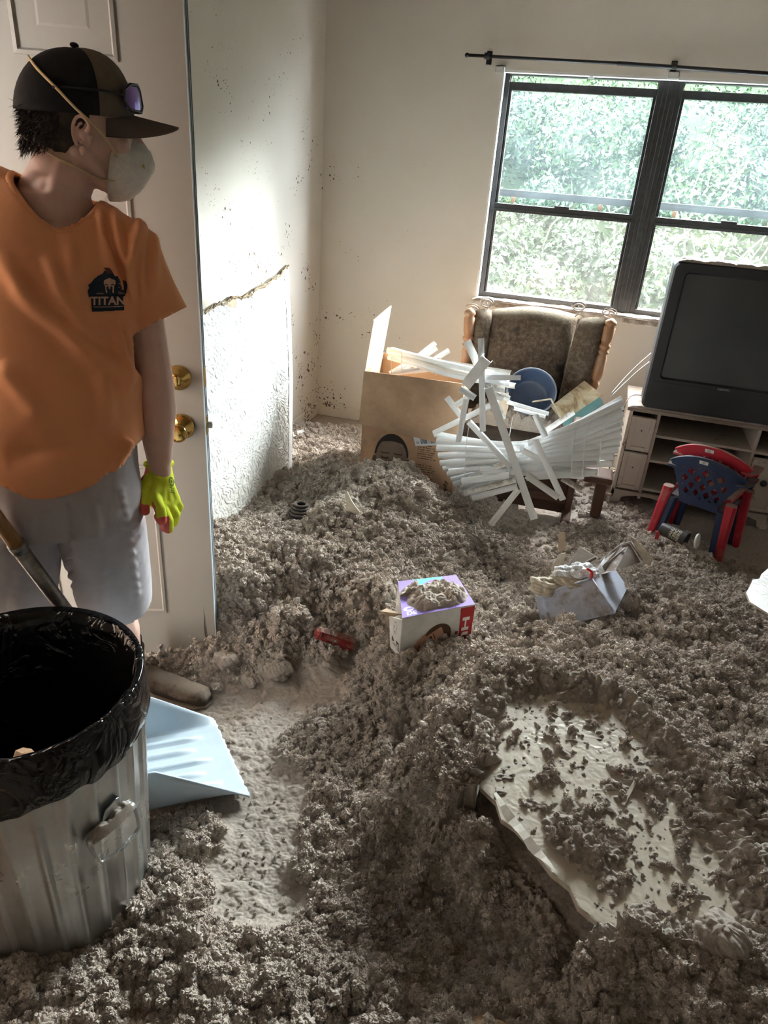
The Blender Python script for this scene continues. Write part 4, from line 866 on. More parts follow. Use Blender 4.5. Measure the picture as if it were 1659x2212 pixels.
for s in (-1, 1):
    q = MB(); ec = hp(.000, -.010, .072 * s); eb = nrm(HS * s * .9 - HF * .50); e0_ = nrm(HF + HS * s * .40); ea = [e0_, eb, HU]
    q.ell(ec + eb * .001, (.016, .0045, .028), ea, 18, 12)
    sp_ = lambda t, k, o_: ec + e0_ * (-.0175 * k * math.cos(t)) + HU * (.029 * k * math.sin(t) + .002) + eb * o_
    q.tube(spline([sp_(t, 1, .011 + .003 * math.sin(t)) for t in np.linspace(-1.0, 2.6, 14)] + [ec + e0_ * .006 + HU * .006 + eb * .007], 30), .0036, 8)
    q.tube([sp_(t, .62, .008) for t in np.linspace(-1.1, 1.5, 12)], .0028, 8)
    q.ell(ec - HU * .029 - e0_ * .001 + eb * .006, (.008, .005, .010), ea, 10, 8); q.cap(ec + e0_ * .013 - HU * .002 + eb * .004, .0045, ec + e0_ * .012 - HU * .012 + eb * .004, .004); q.cap(ec, .012, ec - eb * .012, .012)
    ev, ef = remeshed(q, .0016, 3, .5); link('ear', ev, ef, M_skin, man, smooth=True)
# eyes
M_eye = simple('eye', (.75, .72, .68), None, 10, .15); M_iris = simple('iris', (.05, .035, .02), None, 10, .2)
for s in (-1, 1):
    c = hp(.0775, .001, .031 * s); e = MB().ell(c, (.0125, .0125, .0115), A3, 14, 10).build('eye', M_eye, man, smooth=True)
    MB().ell(c + HF * .0085, (.006, .0055, .0055), A3, 10, 8).build('iris', M_iris, e, smooth=True)
# -------- hair: short dark tufts below the cap
M_hair = simple('dark brown hair', (.028, .019, .013), (.055, .038, .026), 60, .6, 0, .4)
h = MB(); R = np.random.RandomState(3)
for k in range(2600):
    th = R.uniform(math.radians(100), math.radians(260)); 
    side = 1 if R.rand() < .72 else -1
    f_ = R.uniform(-.112, .0);
    if -.045 < f_: continue 
    wv = math.sqrt(max(0, 1 - ((f_ + .012) / .102) ** 2)) * .0775
    if R.rand() < .4: ss = R.uniform(-wv, wv); f_ = -.012 - .1 * math.sqrt(max(0, 1 - (ss / .0775) ** 2)) * R.uniform(.96, 1)
    else: ss = wv * side
    low = -.055 + .045 * np.clip((f_ + .08) / .07, 0, 1); u_ = R.uniform(low, .03)
    p = hp(f_, u_, ss); d = nrm((p - hp(-.012, .02, 0)) * .55 + V3(0, 0, -.05) + R.normal(size=3) * .025 - HF * .02); L_ = R.uniform(.005, .013) + (.007 if f_ < -.085 else 0)
    w_ = nrm(np.cross(d, R.normal(size=3))) * .0011; q = p + d * L_ * .6; e = q + (d + R.normal(size=3) * .5 - UP * .4) * L_ * .5
    h.add([p - w_, p + w_, q + w_ * .7, q - w_ * .7, e], [(0, 1, 2, 3), (3, 2, 4)])
sc_ = MB(); 
for k in range(1): pass
ho = h.build('hair', M_hair, man); tag(ho, None, None, None, 'stuff')
# scalp layer of close cut hair
sv = MB(); rows_ = []
for i, u_ in enumerate(np.linspace(.06, -.062, 14)):
    rr_ = []
    for k in range(33):
        a = math.radians(78 + 204 * k / 32); cf = -.012 + .1035 * math.cos(a) * (1 - .02 * i * .5); cs = .0805 * math.sin(a)
        sq = math.sqrt(max(.2, 1 - (max(0, -(u_ - .04)) / .16) ** 2)); front = np.clip((cf + .055) / .06, 0, 1); uu = max(u_, -.062 + .055 * front)
        rr_.append(hp(-.012 + (cf + .012) * sq, uu, cs * sq * .98))
    rows_.append(rr_)
sv.add([p for r_ in rows_ for p in r_], [(i * 33 + k, i * 33 + k + 1, (i + 1) * 33 + k + 1, (i + 1) * 33 + k) for i in range(13) for k in range(32)]); sv.build('close_cut_hair', M_hair, man, smooth=True)
# -------- cap
M_mesh = simple('black cap mesh', (.012, .012, .015), (.020, .020, .023), 30, .85, 0, .2, 700, .5, .001); M_cap = simple('olive cap cloth', (.15, .125, .095), (.12, .10, .075), 40, .85, 0, .2, 500, .3, .001); M_brim = simple('dark brown brim cloth', (.115, .09, .078), (.10, .078, .066), 40, .85, 0, .2, 500, .3, .001)
capE = MB(); n = 48; rg = []; CAPC = hp(-.014, .032, 0)
def cap_pt(a, ph, k=1.0):
    # a: around (0 = front), ph: 0 rim .. 1 top
    el = ph * math.pi / 2; rf = .111 if math.cos(a) > 0 else .113; x = rf * math.cos(a) * math.cos(el) ** .9; y = .086 * math.sin(a) * math.cos(el) ** .9
    z = .105 * math.sin(el) + .012 * max(0, math.cos(a)) * math.sin(el * 2) 
    tiltz = -.014 * math.cos(a) * 0 + (-.010 * (1 - math.cos(a)) * (1 - ph)); return CAPC + (HF * x + HS * y + HU * (z + tiltz + .002)) * k
def cap_part(name, a0, a1, mat, n=25, off=1.0, parent=None):
    m = MB(); rs = 13; P = [cap_pt(math.radians(a0 + (a1 - a0) * k / (n - 1)), i / (rs - 1), off) for i in range(rs) for k in range(n)]
    m.add(P, [(i * n + k, i * n + k + 1, (i + 1) * n + k + 1, (i + 1) * n + k) for i in range(rs - 1) for k in range(n - 1)])
    o = m.build(name, mat, parent, smooth=True); s = o.modifiers.new('s', 'SOLIDIFY'); s.thickness = .003; s.offset = 1; return o
cap = thing('cap', CAPC, None); cap.parent = man; cap.location = (CAPC - ORG[man.name]).tolist()
cap_part('crown_mesh', 66, 294, M_mesh, 45, 1.0, cap); cap_part('front_panel', -68, 68, M_cap, 25, 1.008, cap)
MB().ell(cap_pt(0, 1) + HU * .004, (.0085, .0085, .005), A3, 14, 8).build('top_button', M_mesh, cap, smooth=True)
m = MB(); nr = 9; na_ = 25; P = []
for j in range(2):
    for i in range(nr):
        for k in range(na_):
            a = math.radians(-62 + 124 * k / (na_ - 1)); r_ = i / (nr - 1); y = math.sin(a) / math.sin(math.radians(62)); ext = .090 * math.sqrt(max(0, 1 - (abs(y) ** 3.2))) * r_
            base_ = cap_pt(a, .02, 1.005); curve = -.034 * y * y * (.3 + .7 * r_) - .006 * r_
            P.append(base_ + HF * ext + HU * (curve + (.003 if j == 0 else 0)))
N1 = nr * na_
f = [(i * na_ + k, i * na_ + k + 1, (i + 1) * na_ + k + 1, (i + 1) * na_ + k) for i in range(nr - 1) for k in range(na_ - 1)]
f += [tuple(x + N1 for x in q[::-1]) for q in f]; e_ = [(nr - 1) * na_ + k for k in range(na_)]; f += [(e_[k], e_[k + 1], e_[k + 1] + N1, e_[k] + N1) for k in range(na_ - 1)]
m.add(P, f); m.build('brim', M_brim, cap, smooth=True)
# glasses pushed up on the brim
M_lens = simple('purple mirrored lens', (.20, .12, .42), (.30, .2, .55), 14, .12, .6, .5)
sg = thing('sunglasses', cap_pt(0, .18), 'dark sunglasses with purple lenses resting on the front of the cap', 'sunglasses')
for s in (-1, 1):
    m = MB(); P = []
    for j, off in enumerate((.0, .004)):
        for i in range(7):
            for k in range(9):
                a = math.radians((6 + 40 * k / 8) * s); ph = .07 + .20 * i / 6; P.append(cap_pt(a, ph, 1.05) + HF * (.008 + off) + HU * .004)
    f = [(i * 9 + k, i * 9 + k + 1, (i + 1) * 9 + k + 1, (i + 1) * 9 + k) for i in range(6) for k in range(8)]; f += [tuple(x + 63 for x in q[::-1]) for q in f]; m.add(P, f); m.build('lens', M_lens, sg, smooth=True)
    m = MB(); m.tube([cap_pt(math.radians(d_ * s), ph_, 1.05) + HF * .012 + HU * .004 for d_, ph_ in ((4, .10), (4, .24), (14, .29), (34, .29), (46, .24), (49, .14), (40, .06), (18, .05), (4, .10))], .0032, 8); m.build('rim', M_black, sg, smooth=True)
    m = MB(); m.tube(spline([cap_pt(math.radians(47 * s), .2, 1.06) + HF * .010, cap_pt(math.radians(60 * s), .22, 1.07), cap_pt(math.radians(88 * s), .24, 1.05), cap_pt(math.radians(112 * s), .23, 1.04)], 16), .0038, 8, flat=.6); m.build('temple', M_black, sg, smooth=True)
# -------- dust mask
m = NT('crumpled white mask'); n_ = m.noise(40, 3, .6, 1); m.col(m.mix(m.rr(m.noise(30, 2), .68, .74), m.mix(m.rr(n_, .3, .7), (.86, .84, .78), (.74, .71, .64)), (.55, .42, .10))).set(.85, 0, .2); m.bump(m.noise(45, 4, .6, 1.5), .9, .006); M_mask = m.m
mask = thing('dust_mask', hp(.09, -.06, 0), None); mask.parent = man; mask.location = (hp(.09, -.06, 0) - ORG[man.name]).tolist()
rg = []
for (x, sc_k, up_) in ((.062, 1.04, 0), (.080, 1.0, .0), (.102, .88, .0), (.122, .66, -.002), (.136, .34, -.006), (.139, .10, -.008)):
    r_ = []
    for k in range(30):
        t = 2 * math.pi * k / 30; yy = .060 * math.cos(t); zz = (.056 if math.sin(t) > 0 else .070) * math.sin(t) 
        wr = 1 + (.05 * math.sin(5 * t + x * 90) + .03 * math.sin(9 * t + 1 - x * 60)) * (x > .07); xe = x + (.018 * (math.sin(t) > 0) * abs(math.sin(t)) ** 2 - .010 * abs(math.cos(t)) * 1.6) * sc_k + .010 * (math.sin(t) < 0) * math.sin(t)
        r_.append(hp(xe, -.058 + up_ + zz * sc_k * wr, yy * sc_k * wr))
    rg.append(r_)
mo = MB().loft(rg, cap=False); tip = rg[-1]; mo.add(tip, [tuple(range(30))]); o = mo.build('mask_shell', M_mask, mask, smooth=True); s = o.modifiers.new('s', 'SOLIDIFY'); s.thickness = .002; s.offset = 1
M_elas = simple('tan elastic', (.66, .52, .30), (.60, .46, .26), 80, .8)
for pts in ([hp(.060, -.040, .060), hp(.030, -.002, .083), *[cap_pt(math.radians(d_), p_, 1.045) for d_, p_ in ((92, .06), (108, .22), (130, .38), (155, .50), (180, .54), (205, .50), (230, .38), (252, .22), (268, .06))], hp(.03, -.002, -.083), hp(.06, -.04, -.06)],
            [hp(.060, -.085, .046), hp(.03, -.088, .062), hp(-.005, -.076, .072), hp(-.055, -.058, .064), hp(-.100, -.038, .034), hp(-.112, -.034, 0), hp(-.100, -.038, -.034), hp(-.055, -.058, -.066), hp(-.005, -.076, -.074), hp(.03, -.088, -.062), hp(.06, -.085, -.046)]):
    MB().tube(spline(pts, 50), .0042, 6, flat=.5).build('elastic_strap', M_elas, mask, smooth=True)
m = MB(); m.box(hp(.104, -.008, 0), (.004, .018, .003), A3); m.build('nose_clip', M_white, mask, bevel=.001)
# -------- T-shirt
s = MB()
sl_end = at(346, 692, TD + .12); 
S_rings = [(zs_ - .005, .082, .070, .082), (zs_ - .030, .118, .085, .092), (zs_ - .07, .150, .10, .10), (zs_ - .13, .180, .118, .112), (zs_ - .22, .188, .128, .118), (zs_ - .32, .185, .137, .118), (zs_ - .42, .184, .15, .12), (zs_ - .50, .190, .155, .128), (zs_ - .555, .200, .155, .135)]
hemz = at(100, 1080, TD + .02)[2]; S_rings.append((hemz, .203, .152, .138)); print('hem z', hemz, 'zs', zs_)
s.loft([ring(tc(z), a, f_, k_, n=40, p=2.3) for z, a, f_, k_ in S_rings])
s.cap(sh_l + BL * .002, .056, sh_l * .45 + sl_end * .55, .058); s.cap(sh_l + UP * .0, .056, neck - UP * .055 + BL * .06, .062)
dv = nrm(sl_end - sh_l); sa = nrm(np.cross(dv, UP)); sb = nrm(np.cross(sa, dv)); so = BL
a1 = nrm(BL - dv * BL.dot(dv)); a2 = nrm(np.cross(dv, a1))
s.loft([ring(sh_l + (sl_end - sh_l) * t_, r1, r2, r2, a1, a2, 24, 2.1) for t_, r1, r2 in ((0, .050, .055), (.4, .056, .058), (.75, .060, .062), (1.0, .064, .066), (1.35, .068, .07))])
s.cap(sh_r - BL * .004, .066, elr * .6 + sh_r * .4, .060); s.cap(sh_r, .062, neck - UP * .055 - BL * .06, .062)
sv_, sf_ = remeshed(s, .005, 4, .5)
sv_[:, 2] += .32 * np.clip(-((sv_ - neck) @ BL), -.02, .14) * np.clip((sv_[:, 2] - (zs_ - .30)) / .25, 0, 1)
sn_ = vnormals(sv_, sf_)
px_, py_ = prj(sv_)
folds = [  # creases read from the photograph: polyline (px,py), width px, height m
    ([(0, 545), (60, 640), (150, 730), (240, 790), (290, 830)], 20, .009), ([(100, 545), (135, 640), (190, 710), (250, 745)], 14, .007), ([(0, 780), (50, 850), (100, 900)], 24, .006),
    ([(215, 450), (225, 520), (240, 580), (262, 640)], 9, .006), ([(245, 450), (262, 520), (278, 580)], 7, .006), ([(300, 470), (290, 540), (285, 600), (286, 660)], 9, .010), ([(330, 500), (330, 570), (335, 640)], 9, .005), ([(310, 480), (305, 560), (312, 650)], 6, .005),
    ([(236, 680), (250, 730), (262, 790), (270, 860)], 9, .009), ([(262, 700), (272, 740), (276, 800)], 8, .006), ([(215, 800), (228, 860), (230, 930)], 16, .006), ([(150, 520), (160, 600), (180, 680)], 12, .004), ([(10, 1000), (100, 960), (200, 960), (262, 930)], 26, -.005),
    ([(235, 1020), (262, 975), (278, 950)], 9, .009), ([(262, 1010), (285, 980)], 7, .007), ([(60, 560), (90, 660), (140, 760), (190, 850)], 26, -.004)]
disp = np.zeros(len(sv_)); frontm = (sn_ @ BF > -.2)
for pl, wd_, ht in folds:
    pl = np.array(spline(pl, 20)); best = np.full(len(sv_), 1e9); tt = np.zeros(len(sv_))
    for i in range(len(pl) - 1):
        a = pl[i]; ab = pl[i + 1] - a; t = np.clip(((px_ - a[0]) * ab[0] + (py_ - a[1]) * ab[1]) / (ab @ ab), 0, 1); d = np.hypot(px_ - a[0] - t * ab[0], py_ - a[1] - t * ab[1])
        k = d < best; best[k] = d[k]; tt[k] = (i + t[k]) / (len(pl) - 1)
    disp += 2.3 * ht * np.exp(-(best / wd_) ** 2) * np.clip(np.sin(np.pi * np.clip(tt, .02, .98)) * 1.6, 0, 1) * frontm
disp += .004 * (fbm(px_ / 60, py_ / 110, 3, 44) - .45)
sv_ = sv_ + sn_ * disp[:, None]
# open the neck: drop everything inside a tilted collar ring, and the hem and cuff undersides
cz = neck + BF * .012 + BL * .012
rel = sv_ - cz; cl = rel @ BL; cf = rel @ BF; cu = rel[:, 2]
CA, CB = .083, .092
rad = np.sqrt((cl / CA) ** 2 + (cf / CB) ** 2); fcol = (rad - 1) * .088; upper = sv_[:, 2] > zs_ - .19
keepv = ~(upper & (fcol < 0))
snapc = upper & (fcol >= 0) & (fcol < .0075); sc_k = (1 / np.maximum(rad, .5))[:, None]; tgt = cz + (rel - np.outer(cu, UP)) * sc_k + np.outer(cu, UP); sv_[snapc] = tgt[snapc]
hem_w = hemz + .004 + .006 * fbm(px_ / 50, py_ * 0, 2, 5) + np.clip((px_ - 100) / 190, 0, 1) ** 2 * .075 + np.clip((60 - px_) / 60, 0, 1) * .03
dh = sv_[:, 2] - hem_w; sn_h = (dh >= 0) & (dh < .006); sv_[sn_h, 2] -= dh[sn_h]
near_sl = (np.linalg.norm(sv_ - sl_end, axis=1) < .13) & (px_ > 287)
dsl = 723 - (px_ - 286) * .52 - py_; sn_s = near_sl & (dsl >= 0) & (dsl < 6); sv_[sn_s] += dv * (dsl[sn_s] / 1534 * 1.6 * .9)[:, None]
keepv &= ~(dh < 0) & ~((dsl < 0) & near_sl)
sf2 = [q for q in sf_ if all(keepv[i] for i in q)]; used = sorted({i for q in sf2 for i in q}); rm = {a: i for i, a in enumerate(used)}
SHV = sv_[used]; SHF = [tuple(rm[i] for i in q) for q in sf2]
shirt = link('t_shirt', SHV, SHF, M_shirt, man, smooth=True); sm = shirt.modifiers.new('s', 'SOLIDIFY'); sm.thickness = .003; sm.offset = 1
bvh = BVHTree.FromPolygons([Vector(p) for p in SHV], SHF)
def on_shirt(P, d, off=.0045):
    out = []
    for p in P:
        hit = bvh.ray_cast(Vector(p - d * .4), Vector(d)); q = np.array(hit[0]) if hit[0] is not None else p; out.append(q - d * off)
    return np.array(out)
# collar rib and hem/cuff stitching follow the real openings
def snap(P, off=.004):
    o_ = []
    for p in P:
        h_ = bvh.find_nearest(Vector(p)); o_.append(np.array(h_[0]) + np.array(h_[1]) * off)
    return o_
cr = []
for k in range(73):
    t = 2 * math.pi * k / 72; p = cz + BL * (CA + .001) * math.cos(t) + BF * (CB + .001) * math.sin(t)
    hit = bvh.ray_cast(Vector(p + BL * .006 * math.cos(t) + BF * .006 * math.sin(t) + UP * .3), Vector((0, 0, -1))); cr.append(V3(p[0], p[1], hit[0][2] if hit[0] is not None and hit[0][2] > zs_ - .2 else (cr[-1][2] if cr else neck[2])))
crz = np.array([c[2] for c in cr[:-1]]); crz = sum(np.roll(crz, k_) for k_ in (-3, -2, -1, 0, 1, 2, 3)) / 7
for k in range(73): cr[k][2] = crz[k % 72]
m = MB(); m.tube(cr, .0075, 10, flat=.8, cap=False); m.build('collar', M_shirt, man, smooth=True)
# chest emblem: a flat print
w_, h_ = 132, 140; a, X_, Y_ = canvas(w_, h_); navy = (.018, .028, .045); tan = (.60, .36, .24); pale = (.66, .42, .30)
u = lambda l: [(x / 88, y / 95) for x, y in l]
paint(a, in_poly(X_, Y_, u([(24, 18), (33, 14), (36, 8), (46, 9), (56, 15), (60, 20), (70, 18), (76, 27), (84, 30), (87, 40), (84, 56), (80, 60), (80, 92), (10, 94), (8, 66), (3, 62), (1, 50), (4, 44), (2, 38), (8, 34), (14, 26)])), navy)
paint(a, in_poly(X_, Y_, u([(35, 1), (48, 2), (54, 10), (58, 20), (40, 22), (42, 12)])), (.12, .05, .05)); paint(a, in_poly(X_, Y_, u([(40, 14), (56, 14), (60, 24), (36, 24)])), navy)
paint(a, in_poly(X_, Y_, u([(36, 28), (47, 23), (60, 28), (61, 35), (58, 38), (57, 55), (54, 54), (54, 42), (50, 40), (49, 47), (47, 47), (45, 40), (40, 42), (43, 54), (40, 55), (38, 40), (35, 35)])), pale)
for p_ in ([(38, 35), (45, 37), (44, 39), (39, 38)], [(50, 37), (58, 35), (57, 38), (51, 39)]): paint(a, in_poly(X_, Y_, u(p_)), navy)
for k in range(5): paint(a, in_poly(X_, Y_, u([(66 + k * 3, 52 + k), (68 + k * 3, 51 + k), (70 + k * 3, 57), (68 + k * 3, 57)])), (.35, .2, .15)); paint(a, in_poly(X_, Y_, u([(20 + k * 3, 57), (22 + k * 3, 53 + k * .3), (24 + k * 3, 57)])), (.35, .2, .15))
for k in range(4): paint(a, in_poly(X_, Y_, u([(66 + (k % 2) * 7, 34 + k * 4), (71 + (k % 2) * 7, 33 + k * 4), (71 + (k % 2) * 7, 35.5 + k * 4), (66 + (k % 2) * 7, 36 + k * 4)])), (.2, .19, .17))
paint(a, (Y_ > 59 / 95) & (Y_ < 61 / 95) & (X_ > .08) & (X_ < .93), (.01, .012, .02))
paint(a, text_mask(X_, Y_, 'TITAN', (7 / 88, 62 / 95, 81 / 88, 80 / 95)), pale); paint(a, (np.abs(Y_ - (84.5 / 95 - .01 * X_)) < .008) & (X_ > .15) & (X_ < .90), tan)
LC = [at(q[0], q[1], TD) for q in ((189, 577), (277, 577), (277, 674), (189, 674))]
vd = nrm(ray(233, 625))
def logo_fn(uu, vv): P = np.array([(1 - a_) * b_ * LC[0] + a_ * b_ * LC[1] + a_ * (1 - b_) * LC[2] + (1 - a_) * (1 - b_) * LC[3] for a_, b_ in zip(uu, vv)]); return on_shirt(P, vd, .0055)
decal('chest_emblem', a, logo_fn, man, smooth=True)
# -------- shorts
k = MB()
waist = tc(pel[2] + .10)
hemL = at(252, 1288, TD + .16); 
k.loft([ring(tc(pel[2] + .10), .172, .125, .12, n=36), ring(pel + UP * .0, .184, .125, .14, n=36), ring(pel - UP * .07, .187, .12, .14, n=36)])
kl = az(250, 1290, .50)
def leg(h0, h1, s_):
    ax_l = nrm(h1 - h0); L_ = nrm(BL - ax_l * BL.dot(ax_l)); F_ = nrm(BF - ax_l * BF.dot(ax_l)); k.loft([ring(h0 + (h1 - h0) * t_, r1, r2, r3, L_, F_, 30, 2.2) for t_, r1, r2, r3 in ((-.02, .09, .11, .12), (.2, .098, .108, .115), (.5, .099, .10, .10), (.8, .098, .098, .098), (1.0, .094, .097, .097))])
leg(hipl - UP * .02 + BL * .002, kl, 1); krr = knr + UP * .03; leg(hipr - UP * .02, krr, -1)
kv, kf = remeshed(k, .006, 4, .5); kn = vnormals(kv, kf); kx, ky = prj(kv)
d_ = .010 * (fbm(kx / 45 + ky / 200, ky / 130, 3, 60) - .45)
for pl, wd_, ht in (([(150, 1090), (152, 1180), (150, 1290)], 7, -.010), ([(205, 1100), (215, 1180), (225, 1290)], 9, .006), ([(262, 1060), (280, 1160), (296, 1280)], 6, .006), ([(180, 1140), (230, 1120), (290, 1130)], 14, .006), ([(30, 1100), (50, 1200), (40, 1300)], 20, .007)):
    pl = np.array(spline(pl, 12)); best = np.min([np.hypot(kx - q[0], ky - q[1]) for q in pl], 0); d_ += ht * np.exp(-(best / wd_) ** 2)
kv = kv + kn * d_[:, None]
keep = ~(((kv - kl) @ nrm(kl - hipl) > -.006) & (np.linalg.norm(kv - kl, axis=1) < .14)) & ~(((kv - krr) @ nrm(krr - hipr) > -.006) & (np.linalg.norm(kv - krr, axis=1) < .14))
kf2 = [q for q in kf if all(keep[i] for i in q)]; used = sorted({i for q in kf2 for i in q}); rm = {a_: i for i, a_ in enumerate(used)}
so_ = link('shorts', kv[used], [tuple(rm[i] for i in q) for q in kf2], M_shorts, man, smooth=True); sm = so_.modifiers.new('s', 'SOLIDIFY'); sm.thickness = .003; sm.offset = 1
# -------- boots
M_boot = dusty('dust caked boot leather', (.055, .04, .03), (.22, .17, .13), .45, 16, .8, .2, 300, .4, .001); M_sole = dusty('boot sole', (.03, .026, .022), (.28, .22, .17), .6, 20, .9); M_lace = dusty('boot laces', (.10, .08, .06), (.34, .27, .2), .6, 40, .9)
def boot(ank, toe, nm):
    d = toe - ank; d[2] = 0; L_ = np.linalg.norm(d); d = d / L_; s_ = np.cross(UP, d); g = V3(ank[0], ank[1], toe[2])
    q = MB(); q.loft([ring(g - d * .05 + UP * .03, .036, .025, .03, s_, d, 20), ring(g + UP * .06, .040, .05, .052, s_, d, 20), ring(g + UP * .13, .041, .046, .048, s_, d, 20), ring(g + UP * .17, .045, .05, .05, s_, d, 20)])
    sec = [(-.06, .030, .07), (-.03, .036, .085), (.02, .038, .09), (.07, .042, .078), (.12, .048, .062), (.16, .048, .055), (L_ - .02, .040, .048), (L_, .022, .030)]
    q.loft([[g + d * x + s_ * w * math.cos(t) + UP * (.018 + hh * .5 + hh * .5 * math.sin(t)) for t in np.linspace(0, 2 * math.pi, 21)[:-1]] for x, w, hh in sec])
    v, f = remeshed(q, .0045, 5); bo = link(nm, v, f, M_boot, man, smooth=True)
    so = MB(); pts = [(-.066, .0), (-.058, .026), (-.02, .038), (.06, .040), (.13, .051), (L_ - .03, .046), (L_ + .002, .022), (L_ + .006, 0)]; pts = pts + [(x, -w) for x, w in pts[::-1][1:-1]]
    so.prism([g + d * x + s_ * w for x, w in pts], UP * .026); so.build('sole', M_sole, bo, bevel=.004)
    la = MB()
    for j, x in enumerate((.045, .062, .080, .098)): hh = .105 - j * .011; la.tube(spline([g + d * (x - .01) + s_ * .034 + UP * (hh - .022), g + d * x + UP * (hh + .005), g + d * (x + .008) - s_ * .034 + UP * (hh - .022)], 10), .003, 6)
    la.tube(spline([g + d * .05 + UP * .105, g + d * .06 + s_ * .03 + UP * .12, g + d * .075 + s_ * .045 + UP * .085], 10), .0025, 6); la.build('boot_lace', M_lace, bo, smooth=True)
    return bo
toe = az(452, 1517, .02); toe[2] = -.004; boot(ank_l, toe, 'boot'); boot(ftr, ftr + BF * .18 - BL * .08 + V3(0, 0, .0), 'boot')
M_sock = simple('dark sock', (.035, .03, .028), (.05, .045, .04), 60, .95)
for an_ in (ankl, ankr): MB().loft([ring(an_ + UP * .045, .042, .044, .044, n=20), ring(an_ + UP * .09, .043, .045, .045, n=20)]).build('sock', M_sock, man, smooth=True)
# -------- glove
M_gly = simple('fluorescent yellow knit', (.80, .88, .06), (.72, .80, .05), 60, .85, 0, .2, 900, .5, .0008); M_glr = simple('coral rubber palm', (.82, .16, .13), (.75, .13, .11), 60, .6, 0, .3, 400, .3, .0008)
g_ = MB(); gt = TD + .22
gp = lambda x, y, t: at(x, y, gt + t)
wr0 = gp(343, 996, .02); 
g_.cap(gp(343, 1008, .02), .0305, gp(343, 1035, .02), .036)
kn_ = [gp(325, 1078, -.018), gp(346, 1090, .0), gp(364, 1092, .018), gp(376, 1080, .034)]     # index .. little knuckles
for q in kn_: g_.cap(gp(343, 1030, .02), .030, q, .0155)
for a_, b2 in zip(kn_[:-1], kn_[1:]): g_.cap(a_, .0155, b2, .0155)
fing = [[kn_[0], gp(341, 1118, -.022), gp(352, 1138, -.006), gp(350, 1146, .012)],
        [kn_[1], gp(363, 1125, .0), gp(364, 1142, .018), gp(354, 1140, .036)],
        [kn_[2], gp(378, 1112, .022), gp(374, 1128, .042), gp(362, 1126, .056)],
        [kn_[3], gp(386, 1094, .040), gp(381, 1108, .056), gp(370, 1108, .068)]]
fing[0] = [gp(331, 1068, -.01), gp(346, 1100, -.030), gp(349, 1124, -.022), gp(342, 1112 + 4, .0)]
for i, fg in enumerate(fing):
    rr_ = [.0145, .0132, .012, .0105] if i < 3 else [.013, .0115, .0105, .0092]
    for j in range(3): g_.cap(fg[j], rr_[j], fg[j + 1], rr_[j + 1])
th = [gp(322, 1040, .0), gp(310, 1064, -.02), gp(308, 1084, -.028), gp(313, 1103, -.030)]
for j, r_ in enumerate((.020, .0165, .0148)): g_.cap(th[j], r_, th[j + 1], (.0165, .0148, .012)[j])
gv, gf = remeshed(g_, .0024, 3, .5); gn = vnormals(gv, gf); gx_, gy_ = prj(gv)
palm = nrm(-BL * .75 - BF * .0 + np.cross(BF, UP) * 0 + V3(.0, .45, 0)); pv = (gn @ palm) > .25
q4 = np.array([q if len(q) == 4 else (*q, q[-1]) for q in gf]); cen = gv[q4].mean(1); cx_, cy_ = prj(cen); nf = gn[q4].mean(1)
line = 1098 + (cx_ - 350) * 1.0
red = (nf @ nrm(-BL * .8 + BF * -.35)) > .35
red |= (cy_ > 1118 - (cx_ - 345) * .2) & (cx_ < 366) | ((cx_ < 322) & (cy_ > 1090)) | ((cx_ < 306) & (cy_ > 1050))
go = link('work_glove', gv, gf, [M_gly, M_glr], man, smooth=True, mi=red.astype(int)); tag(go, 'yellow knit glove with a coral rubber palm')
cf_ = MB(); cc_ = gp(343, 1001, .02); axg = nrm(wri - elb); c1_ = nrm(np.cross(axg, BF)); c2_ = np.cross(axg, c1_)
cf_.tube([cc_ + (c1_ * math.cos(t) + c2_ * math.sin(t)) * .0305 for t in np.linspace(0, 2 * math.pi, 33)], .0052, 8, cap=False); cf_.build('glove_cuff', M_gly, go, smooth=True)
a, X_, Y_ = canvas(40, 60); gr = (.12, .25, .05)
hexo = [(.5 + .42 * math.cos(t), .30 + .26 * math.sin(t)) for t in np.linspace(0, 2 * math.pi, 7)[:-1]]; hexi = [(.5 + .32 * math.cos(t), .30 + .20 * math.sin(t)) for t in np.linspace(0, 2 * math.pi, 7)[:-1]]
paint(a, in_poly(X_, Y_, hexo) & ~in_poly(X_, Y_, hexi), gr); paint(a, (np.hypot(X_ - .5, (Y_ - .3) * 1.4) < .09), gr)
for y_ in (.66, .78, .90): paint(a, (np.abs(Y_ - y_) < .028) & (X_ > .15) & (X_ < .85) & ((X_ * 9).astype(int) % 3 != 2), gr)
bv2 = BVHTree.FromPolygons([Vector(p) for p in gv], [tuple(q) for q in gf]); GC = [gp(363, 1026, 0), gp(377, 1030, 0), gp(380, 1070, 0), gp(364, 1066, 0)]; gd = nrm(ray(370, 1050))
def glf(uu, vv):
    o_ = []
    for a_, b_ in zip(uu, vv):
        p = (1 - a_) * b_ * GC[0] + a_ * b_ * GC[1] + a_ * (1 - b_) * GC[2] + (1 - a_) * (1 - b_) * GC[3]; hit = bv2.ray_cast(Vector(p - gd * .3), Vector(gd)); o_.append((np.array(hit[0]) if hit[0] is not None else p) - gd * .0012)
    return np.array(o_)
decal('glove_print', a, glf, go)
